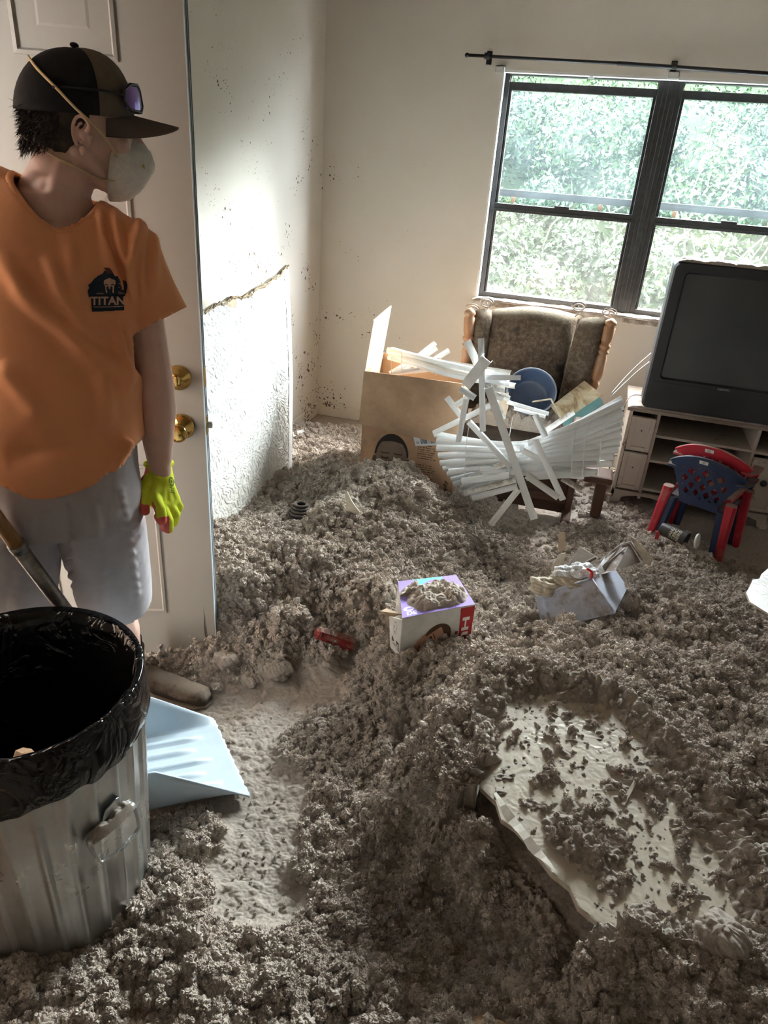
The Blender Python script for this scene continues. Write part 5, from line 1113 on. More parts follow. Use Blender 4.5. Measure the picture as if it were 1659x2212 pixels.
# ================================================================== cardboard box
def card(name, c1, c2): 
    m = NT(name); n_ = m.noise(5, 5, .7); n2 = m.noise(60, 4, .7); g = m.n('NewGeometry')
    m.col(m.mix(m.rr(m.noise(11, 6, .75), .50, .72, 0, .75), m.mix(m.rr(n_, .35, .65), c1, c2), (.25, .18, .12))).set(.9, 0, .1); m.bump(n2, .15, .001); return m.m
M_card = card('corrugated cardboard', (.49, .30, .185), (.43, .26, .16)); M_cardin = simple('inside of cardboard', (.52, .34, .21), (.46, .30, .18), 9, .9, 0, .1); M_cardp = simple('pale inner flap', (.72, .54, .38), (.66, .49, .34), 9, .9, 0, .1)
BY = 3.22; bl_ = ay(789, 803, BY); br_ = ay(1000, 832, BY); bx = thing('cardboard_box', V3((bl_[0] + br_[0]) / 2, BY + .2, 0), 'large open brown cardboard box holding white blinds beside the recliner', 'box')
x0, x1, zt_ = bl_[0], br_[0] + .004, (bl_[2] + br_[2]) / 2; dpt = .38; t_ = .005
yaw = math.radians(4)
def bp_(x, y, z): c, s_ = math.cos(yaw), math.sin(yaw); return V3(x0 + (x - x0) * c - y * s_, BY + (x - x0) * s_ + y * c, z)
def panel(name, a, b, mat, z0=0, z1=None, parent=bx, th=t_):
    """vertical panel between plan points a and b (box frame)"""
    z1 = zt_ if z1 is None else z1; d = nrm(V3(b[0] - a[0], b[1] - a[1], 0)); n_ = V3(-d[1], d[0], 0) * th
    P = [bp_(a[0], a[1], z0), bp_(b[0], b[1], z0), bp_(b[0], b[1], z1), bp_(a[0], a[1], z1)]; return MB().prism(P, bp_(n_[0], n_[1], 0) - bp_(0, 0, 0)).build(name, mat, parent)
panel('front_side', (x0, 0), (x1, 0), M_card); panel('left_side', (x0, dpt), (x0, 0), M_cardin); panel('right_side', (x1, 0), (x1, dpt), M_card); panel('back_side', (x1, dpt), (x0, dpt), M_cardin)
MB().aabb(bp_(x0, 0, .001), bp_(x1, dpt, .006)).build('box_bottom', M_cardin, bx)
# left flap stands up, front flap hangs down outside
fl = [ay(789, 803, BY), ay(835, 752, BY + dpt), ay(846, 660, BY + dpt * .92), ay(807, 690, BY + .02)]
fl = [bp_(x0, 0, zt_), bp_(x0, dpt, zt_), ay(846, 660, BY + dpt), ay(808, 692, BY + .03)]
MB().prism(fl, V3(-.005, 0, 0)).build('side_flap', M_cardp, bx)
fz = ay(775, 915, BY - .02)[2]; ff = [bp_(x0 - .004, -.003, zt_ + .002), bp_(x1, -.003, zt_ + .002), ay(987, 966, BY - .035), ay(776, 914, BY - .035)]
MB().prism(ff, V3(0, -.005, 0)).build('front_flap', card('stained flap cardboard', (.42, .27, .17), (.28, .18, .115)), bx)
# printed front: baby's face, small print, label
w_, h_ = 240, 220; a, X_, Y_ = canvas(w_, h_); ink = (.045, .037, .034)
zb0, zb1 = .03, fz + .004; 
def fu(px): return (ay(px, 1000, BY)[0] - x0) / (x1 - x0)
fcx = .33; fcy = .33
face = ((X_ - fcx) / .165) ** 2 + ((Y_ - .44) / .29) ** 2 < 1; hair = (((X_ - fcx) / .18) ** 2 + ((Y_ - .40) / .30) ** 2 < 1) & (Y_ < .40)
paint(a, hair, (.035, .028, .026)); fc = face & (Y_ > .20 + .25 * (X_ - fcx) ** 2 * 8)
sh_ = .17 + .06 * fbm(X_ * 14, Y_ * 14, 3, 8); 
for c_, m_ in ((0, 1.1), (1, .78), (2, .58)): a[..., c_] = np.where(fc, sh_ * m_, a[..., c_])
a[..., 3] = np.where(fc, 1, a[..., 3])
for sx_ in (-.07, .07):
    paint(a, (np.abs((Y_ - .44) + 9 * (X_ - fcx - sx_) ** 2) < .012) & (np.abs(X_ - fcx - sx_) < .042), ink); paint(a, (np.abs((Y_ - .37) + 5 * (X_ - fcx - sx_) ** 2) < .009) & (np.abs(X_ - fcx - sx_) < .045), (.07, .05, .04))
    paint(a, ((X_ - fcx - sx_ * 2.55) / .022) ** 2 + ((Y_ - .47) / .055) ** 2 < 1, (.10, .075, .06))
paint(a, ((X_ - fcx) / .03) ** 2 + ((Y_ - .53) / .02) ** 2 < 1, (.09, .065, .05)); paint(a, (np.abs((Y_ - .60) + 6 * (X_ - fcx) ** 2 - .0) < .02) & (np.abs(X_ - fcx) < .07), (.06, .03, .03))
R = np.random.RandomState(2)
for i in range(24):
    if i in (8, 9, 15): continue
    y_ = .16 + i * .030; L_ = R.uniform(.14, .235); paint(a, (np.abs(Y_ - y_ - .02 * (X_ - .6)) < .006) & (X_ > .60) & (X_ < .60 + L_) & (vnoise(X_ * 150, np.full_like(X_, i * 9.), 3) > .3), (.13, .085, .05))
paint(a, text_mask(X_, Y_, 'Simply', (.90, .62, .955, .93), 90), (.09, .06, .04))
decal('box_print', a, lambda u, v: np.array([bp_(x0 + (x1 - x0) * i, -.0012, zb0 + (zb1 - zb0) * j) for i, j in zip(u, v)]), bx)
a, X_, Y_ = canvas(96, 60, (.72, .72, .74)); paint(a, (Y_ < .22) & (X_ < .62), (.06, .30, .45)); R = np.random.RandomState(4); x_ = .28
while x_ < .9:
    w0 = R.uniform(.008, .03); paint(a, (X_ > x_) & (X_ < x_ + w0) & (Y_ > .42) & (Y_ < .86), (.03, .03, .03)); x_ += w0 + R.uniform(.01, .03)
for y_ in (.28, .34): paint(a, (np.abs(Y_ - y_) < .015) & (X_ > .3) & (X_ < .85) & ((X_ * 40).astype(int) % 4 != 0), (.25, .25, .25))
paint(a, (X_ > .08) & (X_ < .2) & (Y_ > .7) & (Y_ < .85) & ((X_ * 30).astype(int) % 2 == 0), (.1, .1, .1))
lb = [ay(888, 934, BY - .008), ay(940, 938, BY - .008), ay(942, 966, BY - .008), ay(895, 967, BY - .008)]
lb = [V3(p[0], BY + (p[0] - x0) * math.tan(yaw) - .006, p[2]) for p in lb]
decal('barcode_label', a, lambda u, v: np.array([(1 - i) * j * lb[0] + i * j * lb[1] + i * (1 - j) * lb[2] + (1 - i) * (1 - j) * lb[3] for i, j in zip(u, v)]), bx)
# ================================================================== recliner
M_oak = NT('turned oak'); _w = M_oak.noise(1, 5, .6, vec=M_oak.map((50, 50, 5))); M_oak.col(M_oak.mix(M_oak.rr(M_oak.noise(12, 5, .7), .50, .62, 0, .8), M_oak.mix(M_oak.rr(_w, .3, .7), (.40, .205, .10), (.30, .145, .07)), (.33, .25, .19))).set(.5, 0, .4); M_oak = M_oak.m
M_dwood = dusty('dusty dark wood', (.075, .038, .026), DUST, .22, 12, .7, up=False)
m = NT('mud crusted upholstery'); n_ = m.noise(9, 5, .7); n2 = m.noise(45, 6, .8); g = m.n('NewGeometry'); sx = m.n('SeparateXYZ'); m.l(g.outputs['Normal'], sx.inputs[0])
c = m.mix(m.rr(n_, .35, .65), (.085, .062, .048), (.135, .102, .076)); c = m.mix(m.rr(n2, .45, .60), c, (.20, .155, .112)); c = m.mix(m.rr(m.noise(5, 2), .62, .68), c, (.05, .045, .045)); c = m.mix(m.rr(sx.outputs[2], .5, .95), c, (.34, .28, .21))
m.col(c).set(1, 0, .05); m.bump(n2, .8, .008); m.bump(m.noise(160, 4), .5, .003); M_uph = m.m
RY = 3.86
rec = thing('recliner', V3(-.27, 3.6, 0), 'mud caked upholstered recliner with turned wooden posts below the window', 'chair')
tl, tr_ = ay(1030, 668, RY), ay(1312, 690, RY); bl2, br2 = ay(1050, 880, RY - .12), ay(1255, 900, RY - .12); bl2[2] = br2[2] = .42; bl2[0] = tl[0] + .03; br2[0] = tr_[0] - .06
def cushion(name, A, B, Cc, Dd, th, puff, mat, parent, topcurve=0., nx=22, ny=26, noise=.006, seed=1):
    """puffed pad: A top-left B top-right C bottom-right D bottom-left (front face), thickness goes back"""
    n_ = nrm(np.cross(B - A, Dd - A)); n_ = n_ if n_[1] < 0 else -n_; m = MB(); P = []
    for side in (1, -1):
        for j in range(ny):
            for i in range(nx):
                u, v = i / (nx - 1), j / (ny - 1); e = (1 - (2 * u - 1) ** 4) * (1 - (2 * v - 1) ** 4); e = max(e, 0) ** .5
                p = (1 - u) * (1 - v) * A + u * (1 - v) * B + u * v * Cc + (1 - u) * v * Dd; p = p + UP * topcurve * math.sin(math.pi * u) * (1 - v) ** 2
                nz_ = noise * (fbm(np.array([u * 6 + seed]), np.array([v * 6.]), 3, seed)[0] - .45) * 2
                P.append(p + n_ * side * (th * .5 * e + (puff * e if side == 1 else 0) + nz_ * e * (side == 1)))
    N_ = nx * ny; f = []
    for j in range(ny - 1):
        for i in range(nx - 1): q = (j * nx + i, j * nx + i + 1, (j + 1) * nx + i + 1, (j + 1) * nx + i); f += [q[::-1], tuple(x + N_ for x in q)]
    return m.add(P, f).build(name, mat, parent, smooth=True)
cushion('back_cushion', tl + V3(.055, 0, .0), tr_ - V3(.125, 0, -.0), br2 - V3(.10, 0, 0), bl2 + V3(.05, 0, 0), .12, .03, M_uph, rec, .035)
wl0, wl1 = ay(1024, 672, RY - .10), bl2 - V3(.03, .05, 0)
cushion('left_wing', wl0, wl0 + V3(.085, .06, .004), wl1 + V3(.085, .04, 0), wl1, .07, .02, M_uph, rec, .01, 12, 22, .006, 4)
wr0_ = ay(1248, 690, RY - .06); wr1 = ay(1316, 690, RY - .10); cushion('right_wing', wr0_, wr1, V3(br2[0] + .02, RY - .2, .42), V3(br2[0] - .11, RY - .14, .42), .08, .025, M_uph, rec, .012, 12, 22, .006, 6)
def post(name, p_top, p_bot, parent):
    L_ = np.linalg.norm(p_top - p_bot); pr = []
    K = [(0, .017), (.30, .018), (.34, .024), (.36, .024), (.38, .016), (.41, .026), (.46, .029), (.62, .026), (.655, .018), (.67, .026), (.685, .026), (.70, .019), (.73, .028), (.745, .028), (.76, .020), (.80, .026), (.92, .028), (.94, .020), (.955, .029), (.98, .026), (1.0, .014), (1.012, .004)]
    return MB().lathe(p_bot, p_top - p_bot, [(h_ * L_, r_ * 1.05) for h_, r_ in K], 18).build(name, M_oak, parent, smooth=True)
pl1 = ay(1016, 668, RY - .12); pr1 = ay(1322, 690, RY - .12); post('left_post', pl1, V3(pl1[0] + .04, RY - .2, .40), rec); post('right_post', pr1, ay(1275, 860, RY - .16) + (ay(1275, 860, RY - .16) - pr1) * .25, rec)
# ties at the top corners
M_tie = simple('grimy cushion tie', (.42, .36, .31), (.20, .16, .14), 60, .9)
for k_, (px, py) in enumerate(((1022, 668), (1052, 655), (1250, 664), (1316, 678))):
    c = ay(px, py, RY - .05); R = np.random.RandomState(k_); m = MB()
    for j in range(3):
        pts = [c + V3(.022 * math.cos(t) * (1 + .3 * j) * (1 if j % 2 else -1) + .01 * R.normal() * 0, -.012 * j, .018 * math.sin(t) + .012 * (j == 2)) for t in np.linspace(0, 2 * math.pi, 12)]; m.tube(spline(pts, 30), .0028, 6)
    m.tube(spline([c, c + V3(.01, -.01, -.02), c + V3(-.012 + .02 * R.rand(), -.015, -.045)], 10), .0026, 6); m.tube(spline([c, c + V3(.0, -.005, .012), c + V3(.02, 0, .008)], 8), .004, 6); m.build('cushion_tie', M_tie, rec, smooth=True)
# seat cushion, arms, glider base
sA, sB = V3(tl[0] + .06, RY - .16, .44), V3(tr_[0] - .14, RY - .16, .44); sC, sD = V3(tr_[0] - .12, 3.34, .45), V3(tl[0] + .07, 3.34, .45)
m = MB(); m.loft([[V3(x_ + (0 if 0 else 0), y_, z_) for x_, y_ in ((sD[0] + q_, 3.34 + q_), (sC[0] - q_, 3.34 + q_), (sC[0] - q_, RY - .18), (sD[0] + q_, RY - .18))] for z_, q_ in ((.30, .02), (.32, 0), (.42, 0), (.445, .02))]); m.build('seat_cushion', simple('upholstery in painted shadow', (.045, .036, .03), (.08, .062, .048), 14, 1, 0, .05, 60, .6, .004), rec, bevel=.02)  # seat colour darkened to imitate the shadow below the heap
for nm_, xx in (('left_arm', tl[0] + .0), ('right_arm', tr_[0] - .04)):
    m = MB(); m.aabb((xx - .03, 3.26, .53), (xx + .045, RY - .14, .565)); m.build(nm_, M_dwood, rec, bevel=.012)
    for yy in (3.31, 3.44, 3.57): MB().lathe(V3(xx + .008, yy, .30), UP, [(0, .012), (.05, .016), (.1, .011), (.14, .018), (.19, .012), (.232, .014)], 12).build('arm_spindle', M_oak, rec, smooth=True)
m = MB(); m.aabb((tl[0] + .03, 3.36, .24), (tr_[0] - .05, RY - .2, .30)); m.build('seat_frame', M_dwood, rec, bevel=.006)
for xx in (tl[0] + .08, tr_[0] + .0):
    m = MB(); m.aabb((xx - .035, 3.30, .0), (xx + .01, 3.95, .055)); m.build('glider_foot', M_dwood, rec, bevel=.012)
    MB().aabb((xx - .03, 3.42, .05), (xx + .005, 3.50, .26)).build('base_upright', M_dwood, rec, bevel=.006); MB().aabb((xx - .03, 3.68, .05), (xx + .005, 3.76, .26)).build('base_upright', M_dwood, rec, bevel=.006)
MB().aabb((tl[0] + .08, 3.44, .03), (tr_[0] - .03, 3.46, .235)).build('base_panel', M_dwood, rec, bevel=.004)
MB().aabb((tl[0] + .08, 3.40, .10), (tr_[0] - .03, 3.438, .14)).build('base_rail', M_dwood, rec, bevel=.005)
m = MB(); c = ay(1300, 1055, 3.42); m.aabb((c[0] - .03, 3.38, .06), (c[0] + .02, 3.5, .28)); m.aabb((c[0] - .10, 3.37, .25), (c[0] + .04, 3.52, .29)); m.build('footrest_bracket', M_dwood, rec, bevel=.012)
# on the seat: dust, blue basin, picture boards
tag(heap('insulation_heap', quadfn(V3(sD[0], 3.42, .445), V3(sC[0] + .03, 3.42, .445), V3(sC[0] + .04, RY - .2, .45), V3(sD[0], RY - .2, .45)), 110, 2.2, 81, None, 'heap of grey insulation and splinters on the seat of the recliner', 'insulation', mask=blobmask(81, .15, .25)))
M_basin = simple('blue basin plastic', (.055, .085, .16), (.09, .11, .16), 10, .35, 0, .5)
bc = ay(1142, 868, 3.50); ba = thing('plastic_basin', bc, 'dark blue plastic basin tipped up on the recliner seat', 'basin')
bax = nrm(V3(.12, -.75, .62)); o = MB().lathe(bc + V3(0, .02, .03) - bax * .05, bax, [(0, .01), (.0, .085), (.015, .10), (.09, .118), (.10, .122), (.106, .120), (.104, .115), (.09, .112), (.02, .094), (.008, .08), (.008, .005)], 40, cap=False).build('bowl', M_basin, ba, smooth=True)
r_ = MB(); c0 = bc + V3(0, .02, .03) - bax * .05 + bax * .102; u_ = nrm(np.cross(bax, UP)); w_2 = np.cross(bax, u_); r_.tube([c0 + (u_ * math.cos(t) + w_2 * math.sin(t)) * .120 for t in np.linspace(0, 2 * math.pi, 49)], .0045, 8, cap=False); r_.build('rolled_lip', simple('scuffed pale lip', (.25, .29, .36), None, 20, .4), ba, smooth=True)
m = NT('mud stained picture board'); n_ = m.noise(14, 5, .7, .6); m.col(m.ramp(n_, [(.3, (.16, .09, .045)), (.45, (.42, .30, .17)), (.55, (.50, .41, .28)), (.68, (.33, .24, .15)), (.8, (.1, .13, .08))])).set(.85, 0, .2); m.bump(n_, .3, .003); M_pic = m.m
def board(name, px4, ys_, th, mat, label, cat, edge=None):
    P = [ay(p[0], p[1], y) for p, y in zip(px4, ys_)]; o = MB().prism(P, nrm(V3(.1, 1, -.4)) * th).build(name, mat); return tag(o, label, cat)
board('picture_board', [(1190, 878), (1262, 822), (1300, 852), (1225, 925)], [3.44, 3.62, 3.60, 3.40], .02, M_pic, 'muddy tan picture board leaning on the right side of the recliner seat', 'board')
board('book', [(1213, 912), (1296, 857), (1304, 872), (1222, 930)], [3.36, 3.52, 3.50, 3.34], .022, simple('teal book cover', (.10, .24, .24), (.14, .28, .27), 12, .7), 'thin teal book wedged beside the muddy picture board', 'book')
m = MB(); 
for i_, (a_, b_) in enumerate((((1150, 868), (1190, 862)), ((1190, 862), (1222, 925)))): m.tube([ay(*a_, 3.42), ay(*b_, 3.42)], .004, 6)
tag(m.build('picture_frame_strip', simple('pale strip', (.62, .55, .42), (.5, .42, .3), 30)), 'bent pale frame strip standing in front of the picture board', 'frame')
o = board('torn_drywall_scrap', [(1065, 852), (1098, 848), (1097, 880), (1088, 912), (1075, 880)], [3.3] * 5, .01, simple('cream board', (.62, .5, .37), (.5, .38, .27), 20, .9), 'cream torn board scrap between the blinds and the recliner', 'scrap')
# ================================================================== blinds
M_slat = simple('white vinyl slat', (.78, .79, .79), (.72, .73, .73), 10, .38, 0, .45); M_slatd = dusty('dusty vinyl slat', (.74, .73, .70), (.42, .35, .28), .42, 22, .6, .3, 200, .2, .001); M_head = simple('painted steel headrail', (.60, .60, .60), (.45, .44, .42), 12, .35, .3, .5); M_cord = simple('white cord', (.75, .74, .72), None, 9, .8)
def slat(p0, p1, w, parent, mat=None, twist=0., mid=None, nm='slat', crown=.0035, n=10, th=.0012):
    """thin crowned strip from p0 to p1, facing the room"""
    pts = spline([p0, mid, p1], n) if mid is not None else [p0 + (p1 - p0) * k / (n - 1) for k in range(n)]
    m = MB(); rings = []
    for k in range(n):
        d = nrm(pts[min(k + 1, n - 1)] - pts[max(k - 1, 0)]); v_ = nrm(pts[k] - CAMP * 0 - V3(0, 0, 1.6)); v_ = nrm(v_ - d * v_.dot(d)); s_ = np.cross(d, v_)
        c_, q_ = math.cos(twist), math.sin(twist); S = s_ * c_ + v_ * q_; N_ = np.cross(d, S)
        top = [pts[k] + S * (w * (i / 4 - .5)) + N_ * crown * (1 - (i / 2 - 1) ** 2) * 2 for i in range(5)]; rings.append(top + [p + N_ * -th for p in top[::-1]])
    return m.loft(rings).build(nm, mat or M_slat, parent, smooth=False)
px = lambda a, y: ay(a[0], a[1], y)
blind = thing('venetian_blind', ay(1150, 1000, 3.1) * V3(1, 1, 0), 'fanned out tangle of white venetian blind slats in front of the recliner', 'blind')
R = np.random.RandomState(21)
lefts = [(938, 938), (943, 953), (943, 967), (947, 984), (951, 1001), (958, 1013), (967, 1025), (975, 1034), (980, 1047), (997, 1053), (1000, 1066), (1018, 1075)]
rights = [(1344, 862), (1346, 878), (1346, 893), (1345, 912), (1343, 928), (1342, 945), (1338, 958), (1334, 972), (1326, 986), (1308, 1000), (1290, 1020), (1258, 1024)]
for i, (a_, b_) in enumerate(zip(lefts, rights)):
    k_ = i / 11; mx = 1140 + 10 * math.sin(i * 2.1) - 25 * k_; my = 958 + k_ * 58 + (8 if i > 8 else 0)
    slat(px(a_, 3.10 + .010 * i), px(b_, 3.22 - .012 * i), .030, blind, None, R.uniform(-.35, .35), px((mx, my), 3.06 - .006 * i), n=16)
for i in range(9):      # the right half fans wider than the left
    b_ = (1345 - i * 1.5 - (i > 6) * 10, 870 + i * 16.5); a_ = (1150 + R.uniform(-15, 20), 958 + i * 4.2); slat(px(a_, 3.04), px(b_, 3.17 - .01 * i), .029, blind, None, R.uniform(-.4, .2), px(((a_[0] + b_[0]) / 2, (a_[1] + b_[1]) / 2 + 5), 3.10))
for i in range(5):
    a_ = (945 + i * 6, 946 + i * 17 + 5); slat(px(a_, 3.06), px((1110 + 14 * i, 962 + 9 * i), 3.03), .029, blind, None, R.uniform(-.3, .4))
loose = [((1039, 731), (1043, 932), 13, 2.98, 2.97), ((1008, 736), (1038, 800), 16, 3.0, 3.0), ((965, 858), (1001, 905), 13, 3.05, 3.04), ((936, 936), (1063, 874), 12, 3.08, 3.02), ((1007, 862), (990, 955), 13, 3.0, 2.99), ((994, 839), (1026, 860), 14, 2.98, 2.98),
         ((1013, 911), (1103, 1008), 14, 3.03, 2.96), ((984, 876), (1014, 856), 12, 3.03, 3.03), ((1156, 896), (1178, 944), 13, 3.05, 3.03), ((1156, 950), (1216, 1080), 14, 2.98, 2.96), ((1129, 973), (1170, 995), 13, 2.99, 2.98), ((1137, 1027), (1206, 1075), 14, 2.97, 2.95),
         ((1214, 1033), (1257, 1058), 13, 3.02, 3.0), ((997, 1039), (1100, 1026), 14, 3.0, 2.97), ((1002, 1066), (1115, 1036), 13, 2.99, 2.96), ((1020, 1076), (1118, 1050), 13, 2.98, 2.96), ((1037, 1014), (1262, 1028), 14, 2.99, 3.0), ((1137, 1032), (1285, 1022), 13, 2.98, 3.02),
         ((1015, 1040), (1120, 985), 13, 3.01, 2.99), ((1070, 862), (1088, 905), 12, 3.1, 3.12), ((1052, 836), (1100, 862), 13, 3.1, 3.15), ((1048, 818), (1092, 824), 16, 3.05, 3.1), ((1047, 832), (1090, 840), 18, 3.06, 3.12), ((1058, 848), (1086, 862), 14, 3.06, 3.1), ((1065, 870), (1084, 893), 10, 3.05, 3.08),
         ((1095, 868), (1185, 894), 9, 3.3, 3.34), ((1110, 882), (1178, 900), 8, 3.28, 3.32), ((1180, 930), (1240, 890), 12, 3.2, 3.28)]
for a_, b_, w_, y0, y1 in loose: slat(px(a_, y0), px(b_, y1), w_ / 1534 * 3.3, blind, M_slatd if R.rand() < .4 else None, R.uniform(-.5, .5), crown=.002)
for i in range(5):      # ladder cords across the fan
    x_ = (1009, 1100, 1265, 1240, 1300)[i]; m = MB(); m.tube(spline([px((x_ + 8, 900 + (i > 1) * 15), 3.01), px((x_ - 2, 960), 3.0), px((x_ - 6, 1030), 2.98)], 10), .0014, 5); m.build('ladder_cord', M_cord, blind)
b2 = thing('venetian_blind', ay(980, 790, 3.2) * V3(1, 1, 0), 'bundle of white blind slats bridging the open cardboard box', 'blind')
for i in range(11):
    a_ = (836 + R.uniform(0, 10), 754 + i * 1.7); b_ = (1040 + R.uniform(0, 82), 806 + i * 2.6 + R.uniform(-2, 2)); slat(px(a_, 3.40), px(b_, 3.04 + .006 * i), .026, b2, simple('cream slat', (.74, .70, .64), None, 10, .5) if i % 3 == 1 else None, R.uniform(-.6, .6), px(((a_[0] + b_[0]) / 2, (a_[1] + b_[1]) / 2 + 3 + i * .5), 3.22))
for a_, b_, y0, y1 in (((858, 806), (941, 740), 3.42, 3.50), ((850, 812), (944, 752), 3.40, 3.50), ((900, 800), (970, 757), 3.4, 3.52), ((842, 808), (905, 770), 3.36, 3.46), ((845, 806), (1000, 790), 3.3, 3.3)): slat(px(a_, y0), px(b_, y1), .026, b2, None, R.uniform(-.3, .3))
for x_ in (846, 868, 943): MB().tube([px((x_, 762), 3.26), px((x_ - 1, 812), 3.26)], .0013, 5).build('ladder_cord', M_cord, b2)
def rail(a_, b_, w_, y0, y1, mat, nm, lb, cat='blind rail', dpt_=.022):
    p0, p1 = px(a_, y0), px(b_, y1); d = nrm(p1 - p0); v_ = nrm((p0 + p1) / 2 - CAMP); v_ = nrm(v_ - d * v_.dot(d)); s_ = np.cross(d, v_); m = MB(); W_ = w_ / 1534 * 3.25 / 2
    prof = [(-W_, 0), (-W_, dpt_), (-W_ + .0015, dpt_), (-W_ + .0015, .0015), (W_ - .0015, .0015), (W_ - .0015, dpt_), (W_, dpt_), (W_, 0)]
    m.loft([[p0 + s_ * x + v_ * y for x, y in prof], [p1 + s_ * x + v_ * y for x, y in prof]]); return tag(m.build(nm, mat), lb, cat)
rail((1051, 776), (1005, 834), 22, 2.94, 2.98, M_head, 'blind_headrail', 'short grey metal headrail stub sticking up from the blind tangle')
o = rail((1055, 838), (1154, 1122), 16, 2.92, 3.0, M_slat, 'blind_headrail', 'long white box section headrail slanting down across the fanned slats'); o.modifiers.new('s', 'SOLIDIFY').thickness = .0015
rail((1035, 815), (1125, 816), 10, 3.0, 3.02, M_slat, 'blind_bottom_rail', 'white rounded bottom rail pointing right toward the recliner back')
o = slat(px((1121, 1056), 2.94), px((1060, 1133), 2.96), .029, None, M_slatd, .2); tag(o, 'dusty white slat slanting down left to the floor below the blinds', 'slat')
o = slat(az(1276, 1097, .05), az(1348, 1128, .03), .026, None, M_slatd, 1.2); tag(o, 'single white slat lying on the floor between recliner and small chairs', 'slat')
for i, (a_, b_, c_) in enumerate((((1318, 852), (1365, 800), (1406, 763)), ((1320, 856), (1370, 808), (1402, 782)))):
    tag(MB().tube(spline([px(a_, 3.2), px(b_, 3.45), px(c_, 3.72)], 14), .0022, 6).build('pull_string', M_cord, smooth=True), ('upper', 'lower')[i] + ' of two taut white cords running from the blinds to the television', 'cord')
# ================================================================== tv stand and television
m = NT('chipped white paint'); n_ = m.noise(13, 6, .8); m.col(m.mix(m.rr(n_, .60, .68), m.mix(m.rr(m.noise(4, 3), .3, .7), (.56, .50, .43), (.48, .42, .35)), (.15, .10, .07))).set(.75, 0, .25); m.bump(n_, .25, .002); M_stand = m.m
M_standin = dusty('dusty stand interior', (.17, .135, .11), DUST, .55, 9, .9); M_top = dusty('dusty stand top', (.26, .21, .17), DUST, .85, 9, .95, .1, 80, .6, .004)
X0, X1, Y0, Y1, Zs = .268, 1.075, 3.76, 4.16, .555
stn = thing('tv_stand', V3((X0 + X1) / 2, (Y0 + Y1) / 2, 0), 'chipped white television stand with shelves and paneled doors under the window', 'tv stand')
MB().aabb((X0 - .015, Y0 - .02, Zs - .022), (X1 + .015, Y1, Zs)).build('top_board', M_top, stn, bevel=.005)
for nm_, (a_, b_) in (('left_side', (X0, X0 + .018)), ('left_divider', (.408, .424)), ('right_divider', (.89, .906)), ('right_side', (X1 - .018, X1))): MB().aabb((a_, Y0 + (.0 if 'div' in nm_ else -.004), .05), (b_, Y1, Zs - .022)).build(nm_, M_stand, stn, bevel=.002)
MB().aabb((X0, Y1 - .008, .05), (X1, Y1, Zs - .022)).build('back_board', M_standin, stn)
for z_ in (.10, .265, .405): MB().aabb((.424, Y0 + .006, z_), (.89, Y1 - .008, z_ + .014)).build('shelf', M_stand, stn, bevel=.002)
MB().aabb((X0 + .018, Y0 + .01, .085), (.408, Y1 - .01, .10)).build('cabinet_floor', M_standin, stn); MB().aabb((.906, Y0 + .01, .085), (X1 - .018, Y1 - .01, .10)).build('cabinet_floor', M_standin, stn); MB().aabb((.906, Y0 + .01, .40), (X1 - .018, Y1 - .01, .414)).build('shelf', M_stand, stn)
def door(x0, x1, z0, z1, knob=False):
    d = MB(); d.aabb((x0, Y0 - .016, z0), (x1, Y0 + .002, z1)); o = d.build('cabinet_door', M_stand, stn, bevel=.002); f = .022; m = MB()
    for lo_, hi_ in (((x0, z0), (x0 + f, z1)), ((x1 - f, z0), (x1, z1)), ((x0 + f, z0), (x1 - f, z0 + f)), ((x0 + f, z1 - f), (x1 - f, z1))): m.aabb((lo_[0], Y0 - .024, lo_[1]), (hi_[0], Y0 - .016, hi_[1]))
    m.build('door_frame', M_stand, o, bevel=.0015)
    kc = V3((x0 + x1) / 2, Y0 - .017, (z0 + z1) / 2 + .02)
    if knob: MB().lathe(kc, V3(0, -1, 0), [(0, .007), (.01, .008), (.014, .017), (.022, .016), (.025, .004)], 18).build('door_knob', M_black, o, smooth=True)
    else: MB().lathe(kc, V3(0, -1, 0), [(0, .004), (.0015, .004)], 10).build('knob_hole', M_black, o)
door(X0 + .020, .405, .325, .508); door(X0 + .020, .405, .105, .312); door(.908, X1 - .02, .105, .388, True)
# scalloped apron and feet
pts = [V3(X0, Y0 - .004, .085), V3(X0, Y0 - .004, .012), V3(X0 + .05, Y0 - .004, .012)]
for k in range(21): u_ = k / 20; pts.append(V3(X0 + .06 + (X1 - X0 - .12) * u_, Y0 - .004, .045 + .022 * abs(math.sin(u_ * 3 * math.pi)) ** .7))
pts += [V3(X1 - .05, Y0 - .004, .012), V3(X1, Y0 - .004, .012), V3(X1, Y0 - .004, .085)]
MB().prism(pts, V3(0, .014, 0)).build('apron', M_stand, stn)
for xx, yy in ((X0, Y0), (X1 - .04, Y0), (X0, Y1 - .04), (X1 - .04, Y1 - .04)): MB().aabb((xx, yy, 0), (xx + .04, yy + .04, .06)).build('foot', M_stand, stn, bevel=.003)
M_tv = simple('matte black television plastic', (.022, .024, .027), (.030, .031, .033), 8, .5, 0, .4); M_scr = simple('dusty dark glass screen', (.040, .044, .048), (.060, .062, .062), 3, .32, 0, .5); M_tvd = dusty('dust topped television plastic', (.025, .027, .03), (.40, .34, .28), .85, 30, .8, .2)
tv = thing('television', V3(.72, 3.95, Zs), 'bulky black tube television standing on the white stand', 'television')
tx0, tx1, tz0, tz1 = .312, 1.13, Zs + .012, 1.278; ty = 3.72
